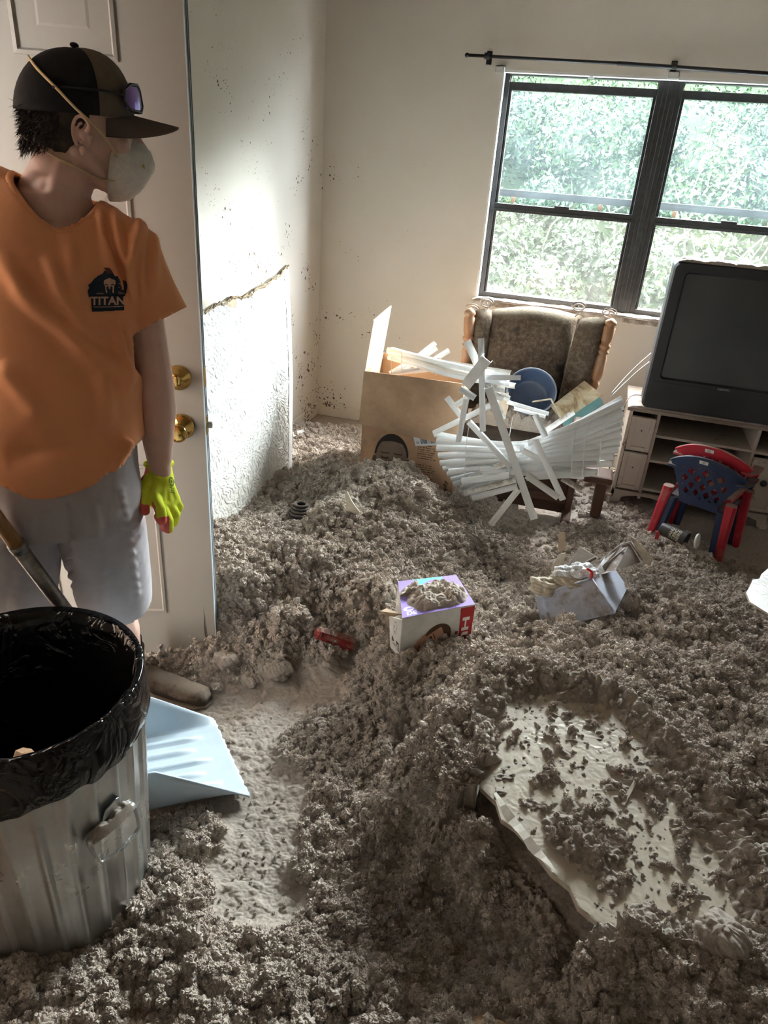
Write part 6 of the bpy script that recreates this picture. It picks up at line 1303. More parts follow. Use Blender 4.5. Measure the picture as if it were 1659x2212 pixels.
def rr4(x0, x1, z0, z1, r, y, n=5): return [V3(cx + r * math.cos(a), y, cz + r * math.sin(a)) for cx, cz, a0 in ((x1 - r, z1 - r, 0), (x0 + r, z1 - r, 90), (x0 + r, z0 + r, 180), (x1 - r, z0 + r, 270)) for a in [math.radians(a0 + 90 * k / n) for k in range(n + 1)]]
sx0, sx1, sz0, sz1 = tx0 + .062, tx1 - .062, tz0 + .165, tz1 - .052
MB().loft([rr4(tx0, tx1, tz0, tz1, .03, ty + .14), rr4(tx0, tx1, tz0, tz1, .03, ty + .015), rr4(tx0 + .008, tx1 - .008, tz0 + .008, tz1 - .008, .028, ty), rr4(sx0 - .008, sx1 + .008, sz0 - .008, sz1 + .008, .02, ty - .001), rr4(sx0, sx1, sz0, sz1, .016, ty + .012)], cap=False).build('front_housing', M_tv, tv, smooth=False)
MB().loft([rr4(tx0 + .005, tx1 - .005, tz0, tz1 - .004, .03, ty + .14), rr4(tx0 + .05, tx1 - .05, tz0, tz1 - .03, .04, ty + .26), rr4(tx0 + .14, tx1 - .14, tz0, tz1 - .12, .04, ty + .40), rr4(tx0 + .2, tx1 - .2, tz0 + .03, tz1 - .2, .04, ty + .46)]).build('rear_housing', M_tv, tv)
n_ = 20; P = [V3(sx0 + (sx1 - sx0) * i / n_, ty + .013 - .008 * (1 - (2 * i / n_ - 1) ** 2) * (1 - (2 * j / n_ - 1) ** 2), sz0 + (sz1 - sz0) * j / n_) for j in range(n_ + 1) for i in range(n_ + 1)]
MB().add(P, [(j * 21 + i, j * 21 + i + 1, (j + 1) * 21 + i + 1, (j + 1) * 21 + i) for j in range(20) for i in range(20)]).build('screen', M_scr, tv, smooth=True)
MB().aabb((tx0 + .03, ty - .004, tz0 + .138), (tx1 - .03, ty + .004, tz0 + .142)).build('trim_line', M_tv, tv)
a, X_, Y_ = canvas(90, 22); paint(a, text_mask(X_, Y_, 'SANYO', (.03, .08, .97, .92)), (.35, .34, .33)); lc = V3(.724, ty - .003, tz0 + .152)
lc = ay(1563, 843, ty - .003); decal('maker_badge', a, lambda u, v: np.array([lc + V3((i - .5) * .058, 0, (j - .5) * .015) for i, j in zip(u, v)]), tv)
heapT = heap('television_dust', quadfn(V3(tx0 + .012, ty + .01, tz1 + .001), V3(tx1, ty + .01, tz1 + .001), V3(tx1, ty + .14, tz1), V3(tx0 + .012, ty + .14, tz1)), 130, .35, 91, None, 'thin crumbly dust layer lying on top of the television', 'dust', mask=blobmask(91, .04, .05))
heap('stand_dust', quadfn(V3(X0 - .01, Y0 - .016, Zs + .001), V3(X1, Y0 - .016, Zs + .001), V3(X1, Y0 + .2, Zs + .001), V3(X0 - .01, Y0 + .2, Zs + .001)), 130, .30, 95, None, 'crumbly dust along the top edge of the white stand', 'dust', mask=blobmask(95, .03, .1))
heap('sill_dust', quadfn(V3(wx0, D - .05, wz0 + .001), V3(wx1, D - .05, wz0 + .001), V3(wx1, D + .05, wz0 + .001), V3(wx0, D + .05, wz0 + .001)), 150, .22, 99, None, 'dust and crumbs lying along the window sill', 'dust', mask=blobmask(99, .02, .30))
cb_ = MB(); cb_.tube(spline([V3(.33, 3.95, Zs + .01), V3(.262, 3.86, Zs + .02), V3(.235, 3.78, .50), V3(.232, 3.75, .30), V3(.225, 3.73, .10), V3(.17, 3.68, .02), V3(.12, 3.62, .012)], 40), .0035, 8); tag(cb_.build('power_cord', simple('brown cord', (.11, .075, .06), None, 20, .6), smooth=True), 'brown power cord hanging down the left side of the white stand', 'cord')
# splintered boards heaped between recliner and stand
M_spl = simple('splintered pale wood', (.52, .42, .32), (.34, .26, .19), 18, .85); R = np.random.RandomState(31)
sw_ = thing('wood_scrap_heap', V3(.19, 3.86, 0), 'heap of broken pale wood pieces on the floor left of the white stand', 'wood scraps')
for i in range(9):
    c = V3(.19 + R.uniform(-.03, .035), 3.86 + R.uniform(-.1, .1), .02 + .028 * i); d = nrm(V3(1, R.uniform(-.6, .9), R.uniform(-.1, .12))); s_ = nrm(np.cross(d, UP)); MB().box(c, (R.uniform(.06, .10), R.uniform(.008, .018), .006), [d, s_, np.cross(d, s_) * -1]).build('wood_piece', M_spl, sw_)
# ================================================================== stacked child's chairs
M_red = dusty('red chair plastic', (.42, .018, .035), (.42, .28, .23), .42, 9, .5, .4, 60, .1, .001); M_blue = dusty('navy chair plastic', (.020, .035, .085), (.20, .17, .15), .35, 9, .5, .4, 60, .1, .001)
def kid_chair(name, mat, lift, back, label, leg_out=0.):
    pos = V3(.675, 3.42, 0); f_ = nrm(V3(.40, .90, 0)); r_ = V3(f_[1], -f_[0], 0); g = pos + V3(0, 0, lift) - f_ * back
    t = thing(name, pos + V3(0, 0, lift), label, 'chair', None); t.location = (pos).tolist(); ORG[t.name] = pos
    L = lambda a, b, c: g + r_ * a + f_ * b + UP * c
    # back legs are nearest to us
    for sx_ in (-1, 1):
        for (yb, lean_) in ((-.105, -.03), (.135, .03)):
            m = MB(); top_ = L((.115 + leg_out) * sx_, yb - back * 0 - leg_out * 1.6, .235); bot = L((.138 + leg_out) * sx_, yb + lean_ - leg_out * 1.6, .0 - lift); h = []
            for k_, w_ in ((0, .017), (.5, .020), (1, .024)): c_ = bot + (top_ - bot) * k_; h.append([c_ + r_ * a * w_ * sx_ + f_ * b * w_ for a, b in ((-1, -.55), (-.55, -1), (.55, -1), (1, -.55), (1, .55), (.55, 1), (-.55, 1), (-1, .55))])
            m.loft(h); m.build('leg', mat, t, bevel=.002)
    m = MB(); m.loft([[L(a * q_, b * q_ + .015, z_) for a, b in ((-.13, -.125), (.13, -.125), (.14, .12), (.11, .15), (-.11, .15), (-.14, .12))] for z_, q_ in ((.215, .97), (.222, 1.0), (.236, 1.0), (.242, .97))]); m.build('seat', mat, t, bevel=.003)
    # arms: arched slabs joining back and front legs
    for sx_ in (-1, 1):
        pts = spline([L(.155 * sx_, -.125, .385), L(.168 * sx_, -.04, .372), L(.166 * sx_, .06, .362), L(.150 * sx_, .135, .340), L(.128 * sx_, .150, .24)], 18); m = MB(); m.loft([[p + r_ * a + UP * b for a, b in ((-.02, -.005), (.02, -.005), (.022, .004), (-.022, .004))] for p in pts]); m.build('armrest', mat, t, bevel=.002)
    # back: fan with a lattice of diamond holes, from grid faces
    nx, nz = 72, 56; P = []; ok = []
    def bpnt(u, v, o_=0): 
        half = .088 + .085 * v ** 1.3; bow = .050 * (2 * u - 1) ** 2 * v
        top_ = .235 + (.235 - .07 * abs(2 * u - 1) ** 2.2) * v
        return L((2 * u - 1) * half, -.115 - .045 * v + bow * 1.2 + o_, top_)
    for o_ in (0, .0055):
        for j in range(nz + 1):
            for i in range(nx + 1): P.append(bpnt(i / nx, j / nz, o_))
    N_ = (nx + 1) * (nz + 1); keep = np.zeros((nz, nx), bool)
    for j in range(nz):
        for i in range(nx):
            u, v = (i + .5) / nx, (j + .5) / nz; a_ = (u * 4.3 + v * 3.3) % 1; b_ = (u * 4.3 - v * 3.3 + .6) % 1; hole = (.24 < a_ < .84) and (.24 < b_ < .84) and .12 < v < .80 and abs(u - .5) < .40 - .0 * v and v < .86 - .5 * (u - .5) ** 2
            keep[j, i] = not hole
    F_ = []
    q = lambda j, i: (j * (nx + 1) + i, j * (nx + 1) + i + 1, (j + 1) * (nx + 1) + i + 1, (j + 1) * (nx + 1) + i)
    for j in range(nz):
        for i in range(nx):
            if not keep[j, i]: continue
            a = q(j, i); F_ += [a, tuple(x + N_ for x in a[::-1])]
            for dj, di, e0_, e1_ in ((-1, 0, 0, 1), (1, 0, 2, 3), (0, -1, 3, 0), (0, 1, 1, 2)):
                jj, ii = j + dj, i + di
                if not (0 <= jj < nz and 0 <= ii < nx) or not keep[jj, ii]: F_.append((a[e0_], a[e0_] + N_, a[e1_] + N_, a[e1_]))
    bk = MB().add(P, F_).build('backrest', mat, t)
    m = MB(); m.tube([bpnt(k_ / 30, 1.0, .003) for k_ in range(31)], .0068, 8); m.build('back_rim', mat, bk, smooth=True)
    a, X_, Y_ = canvas(40, 16, (.62, .62, .58)); 
    for k_ in range(9): paint(a, (X_ > .3 + k_ * .045) & (X_ < .32 + k_ * .045) & (Y_ > .2) & (Y_ < .8), (.08, .08, .08))
    decal('sticker', a, lambda u, v: np.array([bpnt(.40 + .12 * i, .89 + .07 * j, -.0016) for i, j in zip(u, v)]), bk)
    return t
kid_chair('kids_chair', M_red, .078, -.035, "red plastic child's chair underneath, stacked with a navy one", .030)
kid_chair('kids_chair', M_blue, .030, .0, "navy plastic child's chair with lattice back stacked on a red one")
# ================================================================== things lying in the insulation
# nappy box, half buried
def pt(px_, py_, dz=0.):
    """where the ray through the photo's pixel meets the pile, dz above it"""
    d = nrm(ray(px_, py_)); t = .6
    while t < 6:
        p = CAMP + d * t
        if p[2] <= pz(p[0], p[1]) + dz: return p
        t += .012
    return az(px_, py_, 0)
M_bx = simple('white printed carton', (.66, .65, .62), (.56, .54, .50), 18, .8); M_kraft = simple('kraft carton inside', (.34, .25, .17), None, 20, .9)
F0, F1 = az(869, 1337, .40), az(1025, 1306, .40); zt3 = .335; F0 = az(869, 1337, zt3); F1 = az(1026, 1307, zt3); B1 = az(985, 1244, zt3 + .0); B0 = az(860, 1258, zt3)
print('nappy box', F0, F1, B0, B1)
nb_ = thing('nappy_box', V3(F0[0], F0[1], zt3 - .2), 'white, red and purple nappy carton half buried in the insulation heap', 'box')
hb_ = .20
def vp(a, b, name, mat, thk=.003): 
    n_ = nrm(np.cross(b - a, UP)) * thk; return MB().prism([a - UP * hb_, b - UP * hb_, b, a], -n_).build(name, mat, nb_)
vp(F0, F1, 'front_side', M_bx); vp(F1, B1, 'right_side', M_bx); vp(B1, B0, 'back_side', M_bx); vp(B0, F0, 'left_side', M_bx)
MB().prism([F0, F1, B1, B0], UP * .003).build('top_side', M_bx, nb_)
Lf = [ax(835, 1349, F0[0] - .06), F0 - UP * .004]
lo_ = V3(F0[0] - .048, F0[1] + .02, 0); lf = [F0 - UP * .004, V3(lo_[0], lo_[1], zt3 - .016), V3(lo_[0] + .012, lo_[1], zt3 - .135), F0 - UP * .15]
MB().prism(lf, V3(.0, .003, 0)).build('end_flap', M_bx, nb_)
MB().prism([lf[1], lf[1] + V3(-.035, .01, .004), lf[1] + V3(-.02, .04, .0), F0 + V3(-.01, .03, -.004)], UP * -.003).build('torn_flap', M_kraft, nb_)
# prints
pur = lin(150, 130, 200); a, X_, Y_ = canvas(150, 110, pur); paint(a, (Y_ < .16 + .1 * np.sin(X_ * 8)) & (X_ > .25) & (X_ < .75), lin(110, 190, 215))
paint(a, (((X_ - .10) / .075) ** 2 + ((Y_ - .80) / .055) ** 2 < 1) & ~(((X_ - .115) / .045) ** 2 + ((Y_ - .80) / .03) ** 2 < 1), (.75, .75, .8)); paint(a, text_mask(X_, Y_, 'DE', (.07, .87, .20, .96)), (.75, .75, .8)); paint(a, text_mask(X_, Y_, 'DC', (.86, .66, .97, .76), 90), (.75, .75, .8))
decal('top_print', a, lambda u, v: np.array([(1 - i) * (1 - j) * F0 + i * (1 - j) * F1 + i * j * B1 + (1 - i) * j * B0 + UP * .0042 for i, j in zip(u, v)]), nb_)
a, X_, Y_ = canvas(190, 150); red_ = (.40, .035, .035)
paint(a, (X_ > .80 + .03 * Y_), red_); paint(a, text_mask(X_, Y_, 'HU', (.845, .20, .945, .78), -90), (.72, .70, .68)); paint(a, (X_ > .76) & (X_ < .80) & (Y_ > .46) & (Y_ < .52), (.3, .05, .05))
cx_, cy_ = .42, .60; dx_, dy_ = X_ - cx_, (Y_ - cy_) * .62; u_ = dx_ * .90 - dy_ * .42; v_ = dx_ * .42 + dy_ * .90        # face lies on its side
fm_ = (u_ / .27) ** 2 + (v_ / .155) ** 2 < 1; hm_ = (((u_ - .10) / .20) ** 2 + ((v_ + .012) / .165) ** 2 < 1) & ((u_ > .10) | (v_ < -.10) & (u_ > -.05))
paint(a, hm_, (.10, .055, .035)); sk_ = .5 + .35 * fbm(X_ * 6, Y_ * 6, 2, 4)
k_ = fm_ & ~((u_ > .20) | ((v_ < -.115) & (u_ > -.02)))
for c_, m_ in ((0, .85), (1, .47), (2, .32)): a[..., c_] = np.where(k_, sk_ * m_, a[..., c_])
a[..., 3] = np.where(k_, 1, a[..., 3])
for q_ in (-.055, .075): paint(a, ((u_ - .03) / .016) ** 2 + ((v_ - q_) / .028) ** 2 < 1, (.03, .02, .018)); paint(a, (np.abs(u_ - .075) < .007) & (np.abs(v_ - q_) < .038), (.10, .05, .03))
paint(a, ((u_ + .055) / .03) ** 2 + ((v_ - .01) / .020) ** 2 < 1, (.30, .13, .08)); paint(a, (np.abs(u_ + .125 + 2.5 * (v_ - .01) ** 2) < .012) & (np.abs(v_ - .01) < .07), (.28, .06, .05)); paint(a, (np.abs(u_ + .128 + 2.5 * (v_ - .01) ** 2) < .004) & (np.abs(v_ - .01) < .05), (.6, .55, .5))
paint(a, (u_ + .31 + 4 * (v_ + .03) ** 2 < .06) & (u_ > -.33) & (v_ > -.09) & (v_ < .02), (.30, .14, .08))
fn_ = nrm(np.cross(F1 - F0, UP)); decal('front_print', a, lambda u, v: np.array([F0 + (F1 - F0) * i - UP * hb_ * (1 - j) * .98 - UP * .002 + fn_ * .0014 for i, j in zip(u, v)]), nb_)
a, X_, Y_ = canvas(60, 90); R = np.random.RandomState(6)
paint(a, (np.abs(np.hypot((X_ - .5) / .8, Y_ - .27) - .17) < .012) | ((np.hypot((X_ - .5) / .8, Y_ - .27) < .16) & (vnoise(X_ * 14, Y_ * 18, 5) > .62)), (.30, .33, .34))
paint(a, in_poly(X_, Y_, [(.22, .56), (.9, .66), (.95, .88), (.75, .86), (.72, .80), (.6, .84), (.5, .78), (.35, .80), (.2, .68)]), (.12, .075, .05)); paint(a, text_mask(X_, Y_, 'TUVI', (.28, .70, .85, .90)), (.62, .60, .57))
decal('flap_print', a, lambda u, v: np.array([(1 - i) * j * lf[1] + i * j * lf[0] + i * (1 - j) * lf[3] + (1 - i) * (1 - j) * lf[2] + V3(0, -.0012, 0) for i, j in zip(u, v)]), nb_)
def topmask(u, v): e = np.minimum(np.minimum((u - .02) / .1, (1.0 - u) / .12), np.minimum((v - .04) / .1, (.97 - v) / .1)); return np.clip(np.minimum(e, 1 - 5.5 * np.maximum(0, np.hypot((u - .55) / 1.0, (v - .42) / .95) - .30)) + (u < .3) * (v > .55) * .8 * (e > -.2), -.3, 1)
heap('insulation_clump', quadfn(F0, F1, B1, B0, .004), 120, .75, 71, None, 'crumbly insulation lying on the purple top of the nappy carton', 'insulation', mask=topmask, cell=.75)
# red plastic tube
M_redp = dusty('dusty red plastic', (.22, .022, .022), (.34, .24, .19), .40, 14, .6, .3, 90, .2, .001)
q0, q1 = pt(684, 1393, .02), pt(748, 1412, .0); q0[2] += .050; q1[2] += .042; t = thing('plastic_flashlight', (q0 + q1) / 2, 'red plastic torch half sunk in the insulation in front of the nappy carton', 'torch')
d_ = q1 - q0; L_ = np.linalg.norm(d_) + .02; MB().lathe(q0 + UP * .004, d_, [(0, .012), (.002, .020), (.016, .022), (.018, .019), (.03, .024), (.038, .026), (L_, .028)], 8).build('barrel', M_redp, t); MB().lathe(q0 - nrm(d_) * .006 + UP * .004, d_, [(0, .008), (.006, .015), (.014, .023), (.018, .023)], 8).build('end_cap', M_redp, t)
# torn paper scrap
def scrap(nm, px4, dz, mat, label, cat='scrap', th=.003, tilt_=0.):
    P = []
    for i, q in enumerate(px4): p = pt(q[0], q[1], dz[i] if isinstance(dz, (list, tuple)) else dz); P.append(p)
    c = sum(P) / len(P); n_ = nrm(np.cross(P[1] - P[0], P[2] - P[0])); o = MB().prism(P, -n_ * th if n_ @ (CAMP - c) > 0 else n_ * th).build(nm, mat); return tag(o, label, cat)
def vscrap(nm, px4, base, rise, mat, label, cat='scrap', th=.004):
    """a piece standing up: all corners on a vertical-ish plane through the base point"""
    b_ = pt(*base); P = [ay(q[0], q[1], b_[1] + rise * k / max(1, len(px4) - 1) * 0 + rise) for k, q in enumerate(px4)]; n_ = V3(.1, 1, -.2); o = MB().prism(P, nrm(n_) * th).build(nm, mat); return tag(o, label, cat)
M_pap = simple('cream torn paper', (.62, .57, .47), (.52, .46, .36), 40, .8)
vscrap('drywall_scrap', [(745, 1064), (750, 1062), (758, 1080), (768, 1095), (777, 1106), (766, 1130), (760, 1118), (748, 1104), (747, 1082)], (765, 1120), .0, M_pap, 'cream torn drywall scrap standing in the heap left of the cardboard box', th=.006)
scrap('paper_scrap', [(632, 934), (655, 927), (658, 932), (634, 943)], .03, simple('white paper', (.74, .73, .70), None, 20), 'white paper scrap against the wall behind the leaning drywall', 'paper')
# grey plastic cup and board behind the heap
c = az(741, 972, .05); MB_ = MB().lathe(c - UP * .03, nrm(V3(.1, -.1, 1)), [(0, .02), (.0, .022), (.06, .028), (.066, .030), (.068, .026), (.01, .02)], 20, cap=False); tag(MB_.build('plastic_cup', simple('grey white cup', (.42, .42, .43), None, 20, .5), smooth=True), 'small grey white cup standing left of the cardboard box', 'cup')
MB_ = MB().box(az(764, 968, .05), (.03, .04, .004), [V3(.95, .2, -.1), V3(-.2, .95, .1), nrm(np.cross(V3(.95, .2, -.1), V3(-.2, .95, .1)))]); tag(MB_.build('board_scrap', simple('brown board', (.26, .19, .14), None, 20, .8)), 'small brown board offcut between the grey cup and the cardboard box', 'board')
# black coiled corrugated pipe at the foot of the leaning drywall
c = pt(650, 1112, .02); m = MB()
for k_ in range(4): m.tube([c + V3(.052 * math.cos(t) * (1 - .16 * k_), .045 * math.sin(t) * (1 - .16 * k_) - .0, .012 + .013 * k_) for t in np.linspace(0, 2 * math.pi, 33)], .0075, 8, cap=False)
m.tube(spline([c + V3(.05, 0, .01), c + V3(.075, -.03, 0), c + V3(.10, -.02, -.01)], 10), .007, 8); tag(m.build('corrugated_hose', dusty('dusty black rubber', (.03, .03, .032), (.16, .13, .11), .5, 20, .8, .2, 60, .2, .001), smooth=True), 'dark ribbed hose coil at the foot of the leaning drywall sheet', 'hose')
# translucent storage bin lying on its side, with rubbish spilling out
M_bin = NT('clear blue white polypropylene'); n_ = M_bin.noise(9, 5, .7); k_ = M_bin.rr(n_, .48, .62, 0, 1)
M_bin.col(M_bin.mix(k_, (.70, .74, .86), (.34, .28, .24))).set(.3, 0, .5); M_bin.b.inputs['Transmission Weight'].default_value = .45; M_bin.b.inputs['Roughness'].default_value = .45; M_bin = M_bin.m
bb = az(1245, 1285, .33); bn = thing('storage_bin', V3(bb[0], bb[1], .2), 'clear bluish plastic storage bin lying on its side full of rubbish', 'storage bin')
yb = bb[1]; Pq = [ay(1150, 1290, yb + .01), ay(1276, 1246, yb + .06), ay(1326, 1300, yb + .01), ay(1318, 1335, yb - .03), ay(1165, 1345, yb - .05)]
inn = V3(.03, .16, .055)
def qpanel(P, nm, th, par, mat=M_bin): n_ = nrm(np.cross(P[1] - P[0], P[2] - P[0])); return MB().prism(P, n_ * th).build(nm, mat, par, bevel=.002)
tA, tB, bB, bA = ay(1158, 1288, yb), ay(1278, 1250, yb + .05), ay(1328, 1325, yb - .02), ay(1172, 1362, yb - .09)
qpanel([tA, tB, bB, bA], 'side_wall', .003, bn); far = V3(.045, .20, -.005); qpanel([tB, tB + far, bB + far, bB], 'bin_base', .003, bn); qpanel([tA, tA + far * 1.0, bA + far, bA], 'side_wall', .003, bn)
m = MB(); m.tube([tA - UP * .002, tB], .006, 8); m.tube([tA + UP * -.012, tB + UP * -.012], .0035, 8); m.build('rim', M_bin, bn, smooth=True); MB().tube([tB, bB], .004, 8).build('corner_rib', M_bin, bn, smooth=True)
lid = [ay(1262, 1240, yb + .22), ay(1345, 1176, yb + .25), ay(1362, 1172, yb + .26), ay(1387, 1214, yb + .2), ay(1330, 1232, yb + .12), ay(1280, 1246, yb + .12)]
M_lid = dusty('speckled white lid', (.66, .68, .72), (.26, .21, .17), .52, 26, .6, .3, 60, .1, .001)
lt = thing('bin_lid', lid[0] * V3(1, 1, 0) + V3(0, 0, .25), 'white dirt speckled bin lid leaning against the top of the storage bin', 'lid'); MB().prism(lid, V3(.0, .006, -.004)).build('lid_panel', M_lid, lt, bevel=.002); MB().tube([lid[0], lid[1], lid[2], lid[3]], .006, 8).build('lid_rim', M_lid, lt, smooth=True); MB().tube([ay(1275, 1246, yb + .15), ay(1350, 1185, yb + .22)], .003, 6).build('lid_rib', M_lid, lt, smooth=True)
M_cream = simple('dirty cream board', (.52, .47, .38), (.36, .3, .22), 22, .9); M_greyb = simple('grey white board', (.46, .44, .41), (.36, .33, .3), 40, .9)
def aypoly(nm, pts, y, mat, label, cat, th=.005, dy=0.): 
    P = [ay(p[0], p[1], y + dy * i) for i, p in enumerate(pts)]; return tag(MB().prism(P, nrm(V3(.0, 1, -.3)) * th).build(nm, mat), label, cat)
aypoly('drywall_scrap', [(1228, 1222), (1252, 1180), (1292, 1205), (1284, 1226), (1262, 1236)], yb + .26, M_greyb, 'grey white board scrap sticking up behind the storage bin', 'scrap', .006)
aypoly('drywall_scrap', [(1368, 1162), (1376, 1168), (1410, 1204), (1405, 1222), (1388, 1216)], yb + .24, M_cream, 'narrow cream drywall scrap leaning on the heap right of the bin lid', 'scrap', .006)
aypoly('plastic_strip', [(1208, 1198), (1222, 1194), (1219, 1210), (1196, 1234), (1190, 1228)], yb + .22, M_cream, 'cream curled strip poking out left of the storage bin', 'scrap', .004)
tag(MB().tube([ay(1234, 1234, yb + .10), ay(1287, 1204, yb + .14)], .006, 8).build('wooden_stick', simple('dark stick', (.15, .11, .085), None, 30, .8), smooth=True), 'dark thin stick lying across the rubbish in the storage bin', 'stick')
tag(MB().prism([ay(1206, 1188, 2.98), ay(1208, 1151, 2.98), ay(1222, 1151, 2.98), ay(1218, 1190, 2.98)], V3(0, .006, -.002)).build('wood_scrap', simple('tan lath', (.45, .36, .26), None, 20, .8)), 'small tan lath standing in the floor dust right of the headrail', 'wood scrap')
m = NT('crumpled clear wrap'); m.col((.62, .64, .66)).set(.2, 0, .6); m.bump(m.noise(30, 4, .7, 1.5), .9, .01); M_wrap = m.m
def crumple(nm, c, r, seed, mat, label, cat, sq=(1, 1, 1), n=26):
    R = np.random.RandomState(seed); d = R.normal(size=(7, 3)); P = []; F_ = []
    for j in range(n):
        for i in range(n * 2):
            th, ph = math.pi * 2 * i / (n * 2), math.pi * (j + .5) / n; v = V3(math.sin(ph) * math.cos(th), math.sin(ph) * math.sin(th), math.cos(ph)); k = 1
            for q in d: k += .13 * abs(math.sin(3.1 * (v @ q) + q[0] * 5)) - .07
            P.append(c + v * r * k * np.array(sq))
    F_ = [(j * 2 * n + i, j * 2 * n + (i + 1) % (2 * n), (j + 1) * 2 * n + (i + 1) % (2 * n), (j + 1) * 2 * n + i) for j in range(n - 1) for i in range(2 * n)]
    return tag(MB().add(P, F_).build(nm, mat), label, cat)
crumple('plastic_wrap', ay(1260, 1236, yb + .09), .042, 3, M_wrap, 'crumpled clear plastic wrap on the open mouth of the storage bin', 'wrap', (1.1, .8, .7)); crumple('plastic_wrap', ay(1222, 1240, yb + .08), .035, 5, M_wrap, 'crumpled whitish wrap at the left end of the storage bin', 'wrap', (1.1, .8, .8))
crumple('cream_rag', ay(1228, 1256, yb + .06), .045, 8, M_cream, 'crumpled cream rag stuffed in the storage bin', 'rag', (1.3, .8, .5)); crumple('cream_rag', ay(1175, 1268, yb + .03), .040, 9, M_cream, 'dusty cream rag hanging out of the left of the storage bin', 'rag', (1.2, .8, .8))
tag(MB().tube(spline([ay(1268, 1228, yb + .05), ay(1278, 1236, yb + .05), ay(1278, 1248, yb + .05)], 8), .005, 8).build('plastic_bit', simple('red plastic', (.55, .03, .03), None, 10, .4), smooth=True), 'small bright red plastic bit on the clear wrap in the bin', 'plastic bit')
# printed dark cup lying by the small chairs
ca, cb2 = ay(1428, 1140, 3.22), ay(1482, 1166, 3.16); cp = thing('paper_cup', (ca + cb2) / 2, 'dark printed paper cup lying beside the small chairs', 'cup'); d_ = cb2 - ca; L_ = np.linalg.norm(d_)
MB().lathe(ca, d_, [(0, .001), (.0, .026), (.006, .028), (L_, .036), (L_ + .003, .036), (L_, .033), (.01, .024)], 24, cap=False).build('cup_wall', simple('dark cup print', (.045, .04, .035), None, 20, .5), cp, smooth=True)
a, X_, Y_ = canvas(110, 60)
for i_, tx in enumerate(('UANU', 'CERC', 'SERS')): paint(a, text_mask(X_, Y_, tx, (.40 + i_ * .16, .06, .53 + i_ * .16, .94), 90), (.50, .46, .36))
ax_ = nrm(d_); u_ = nrm(np.cross(ax_, UP)); w2_ = nrm(np.cross(u_, ax_)); vd2 = nrm(CAMP - (ca + cb2) / 2); a0_ = math.atan2(vd2 @ w2_, vd2 @ u_)
decal('cup_lettering', a, lambda u, v: np.array([ca + ax_ * L_ * (.05 + .9 * i) + (u_ * math.cos(a0_ + (j - .5) * 1.9) + w2_ * math.sin(a0_ + (j - .5) * 1.9)) * (.0285 + .009 * i) for i, j in zip(u, v)]), cp)
tag(MB().lathe(ay(1503, 1168, 3.12), nrm(V3(.9, -.35, .15)), [(0, .001), (.0, .030), (.004, .034), (.010, .033), (.012, .028), (.012, .001)], 28, cap=False).build('cup_lid', simple('white plastic lid', (.60, .59, .57), None, 10, .4), smooth=True), 'round white cup lid standing on edge beside the dark cup', 'lid')
tag(MB().box(ay(1420, 1156, 3.2), (.008, .006, .02)).build('plastic_chip', simple('red chip', (.42, .03, .04), None)), 'small red plastic chip in front of the dark paper cup', 'plastic bit')
# textured drywall chunk at the right border
o = sheet('drywall_sheet', [ay(*q, 2.16 + (1322 - q[1]) * .0034) for q in ((1612, 1280), (1622, 1262), (1626, 1252), (1641, 1250), (1645, 1240), (1662, 1225), (1720, 1200), (1760, 1300), (1700, 1350), (1655, 1322), (1636, 1310), (1620, 1300))], V3(0.1, .6, -.8), .014, (drywall_tex('speckled white texture', (.82, .83, .83), .50, 1, .6), M_core, M_paper), 'white textured drywall chunk standing at the right edge of the photo')
rp = [ay(*q, 2.16 + (1322 - q[1]) * .0034) for q in ((1612, 1280), (1622, 1262), (1626, 1252), (1641, 1250), (1645, 1240), (1662, 1225), (1720, 1200), (1760, 1300), (1700, 1350), (1655, 1322), (1636, 1310), (1620, 1300))]; n_ = nrm(np.cross(rp[5] - rp[0], rp[9] - rp[0])); n_ = n_ if n_[1] < 0 else -n_; relief_face(rp, n_, .003, .003, M_dwt, o, 12)
# thin broken board sticking out low on the right
P = [pt(1525, 1745, .0), pt(1640, 1835, .012), pt(1700, 1840, .02), pt(1700, 1780, .03), pt(1560, 1735, .02)]; n_ = V3(0, 0, -1)
for p in P: p[2] -= .006
tag(sheet('drywall_sheet', P, V3(0, 0, -1), .010, (simple('edge board', (.30, .25, .20), (.22, .18, .145), 30, .9), M_core, M_paper), 'thin dusty board edge poking from the insulation at the lower right'), None)
# splinters and flakes on the foreground sheet
def onsheet(px_, py_, dz=.016):
    n_ = nrm(V3(-SP[0], -SP[1], 1)); p0 = V3(0, 0, SP[2] + dz); r_ = ray(px_, py_); return CAMP + r_ * ((p0 - CAMP) @ n_ / (r_ @ n_))
for i, (a_, b_, w_, c_, lb) in enumerate((((1318, 1658), (1346, 1678), .0035, (.22, .11, .07), 'short reddish splinter on the upper part of the cream sheet'), ((1448, 1972), (1500, 1945), .005, (.40, .31, .22), 'tan wood splinter near the bottom of the cream sheet'), ((1345, 1740), (1372, 1690), .004, (.42, .35, .27), 'long pale splinter in the middle of the cream sheet'))):
    p, q = onsheet(*a_), onsheet(*b_); q = q + UP * .004; d_ = nrm(q - p); s_ = nrm(np.cross(d_, UP)); tag(MB().box((p + q) / 2 + UP * .002, (np.linalg.norm(q - p) / 2, w_, .0018), [d_, s_, np.cross(s_, d_)]).build('wood_splinter', simple('splinter', c_, None, 60, .8)), lb, 'splinter')
scrap('drywall_scrap', [(990, 2195), (1025, 2180), (1100, 2200), (1130, 2230), (1000, 2235)], .012, simple('orange brown board', (.38, .24, .14), (.3, .2, .12), 30, .9), 'small orange brown board scrap at the bottom edge of the photo', 'scrap', .006)
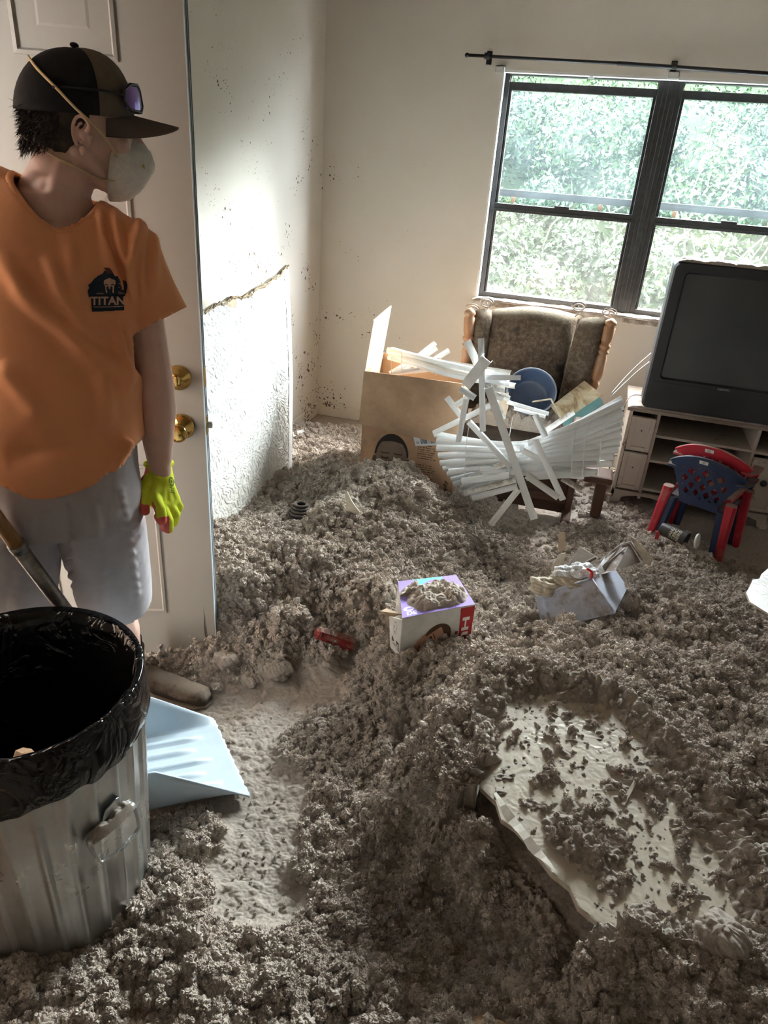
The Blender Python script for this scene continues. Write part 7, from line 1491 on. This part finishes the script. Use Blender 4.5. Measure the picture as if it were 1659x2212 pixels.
scrap('drywall_scrap', [(926, 1640), (948, 1612), (956, 1618), (940, 1655), (928, 1664)], .014, M_cream, 'cream drywall flake on the crest left of the big sheet', 'scrap', .004)
# separate clods lying on the swept path
def clod(px_, py_, r, seed, label):
    c = pt(px_, py_); c = c + UP * r * .35; n = 44; R = np.random.RandomState(seed); ph = (np.arange(n) + .5) / n * math.pi; th = np.arange(2 * n) / (2 * n) * 2 * math.pi; TH, PH = np.meshgrid(th, ph)
    d = np.stack([np.sin(PH) * np.cos(TH), np.sin(PH) * np.sin(TH), np.cos(PH)], -1); x, y = (d[..., 0] + seed) * r + d[..., 2] * r * .7, (d[..., 1]) * r - d[..., 2] * r * .5
    k = r * (.80 + .25 * fbm(d[..., 0] * 2 + seed, d[..., 1] * 2 + d[..., 2], 3, seed)) + .010 * bumps(x, y, .022, seed, .7) + .008 * bumps(x, y, .011, seed + 1, .8) + .005 * bumps(x, y, .006, seed + 2, .9)
    P = c + d * k[..., None] * np.array([1.15, 1, .72]); n2 = 2 * n; F_ = [(j * n2 + i, j * n2 + (i + 1) % n2, (j + 1) * n2 + (i + 1) % n2, (j + 1) * n2 + i) for j in range(n - 1) for i in range(n2)]; v = P.reshape(-1, 3).tolist(); v += [P[0].mean(0).tolist(), P[-1].mean(0).tolist()]; L0 = len(v)
    F_ += [(L0 - 2, (i + 1) % n2, i) for i in range(n2)] + [(L0 - 1, (n - 1) * n2 + i, (n - 1) * n2 + (i + 1) % n2) for i in range(n2)]
    tag(link('insulation_clod', v, F_, M_ins, smooth=True), label, 'clod')
clod(597, 1452, .040, 3, 'largest rounded insulation clod on the cleared path near the door corner'); clod(540, 1475, .030, 5, 'smaller insulation clod just left of the largest clod on the path'); clod(490, 1430, .032, 8, 'insulation clod under the lower corner of the open door'); clod(1555, 2030, .040, 12, 'big round clod on the lower right end of the cream sheet'); clod(1130, 2150, .030, 14, 'pale oval clod near the bottom edge of the photo'); clod(1655, 1860, .026, 16, 'clod at the right border below the thin board edge')
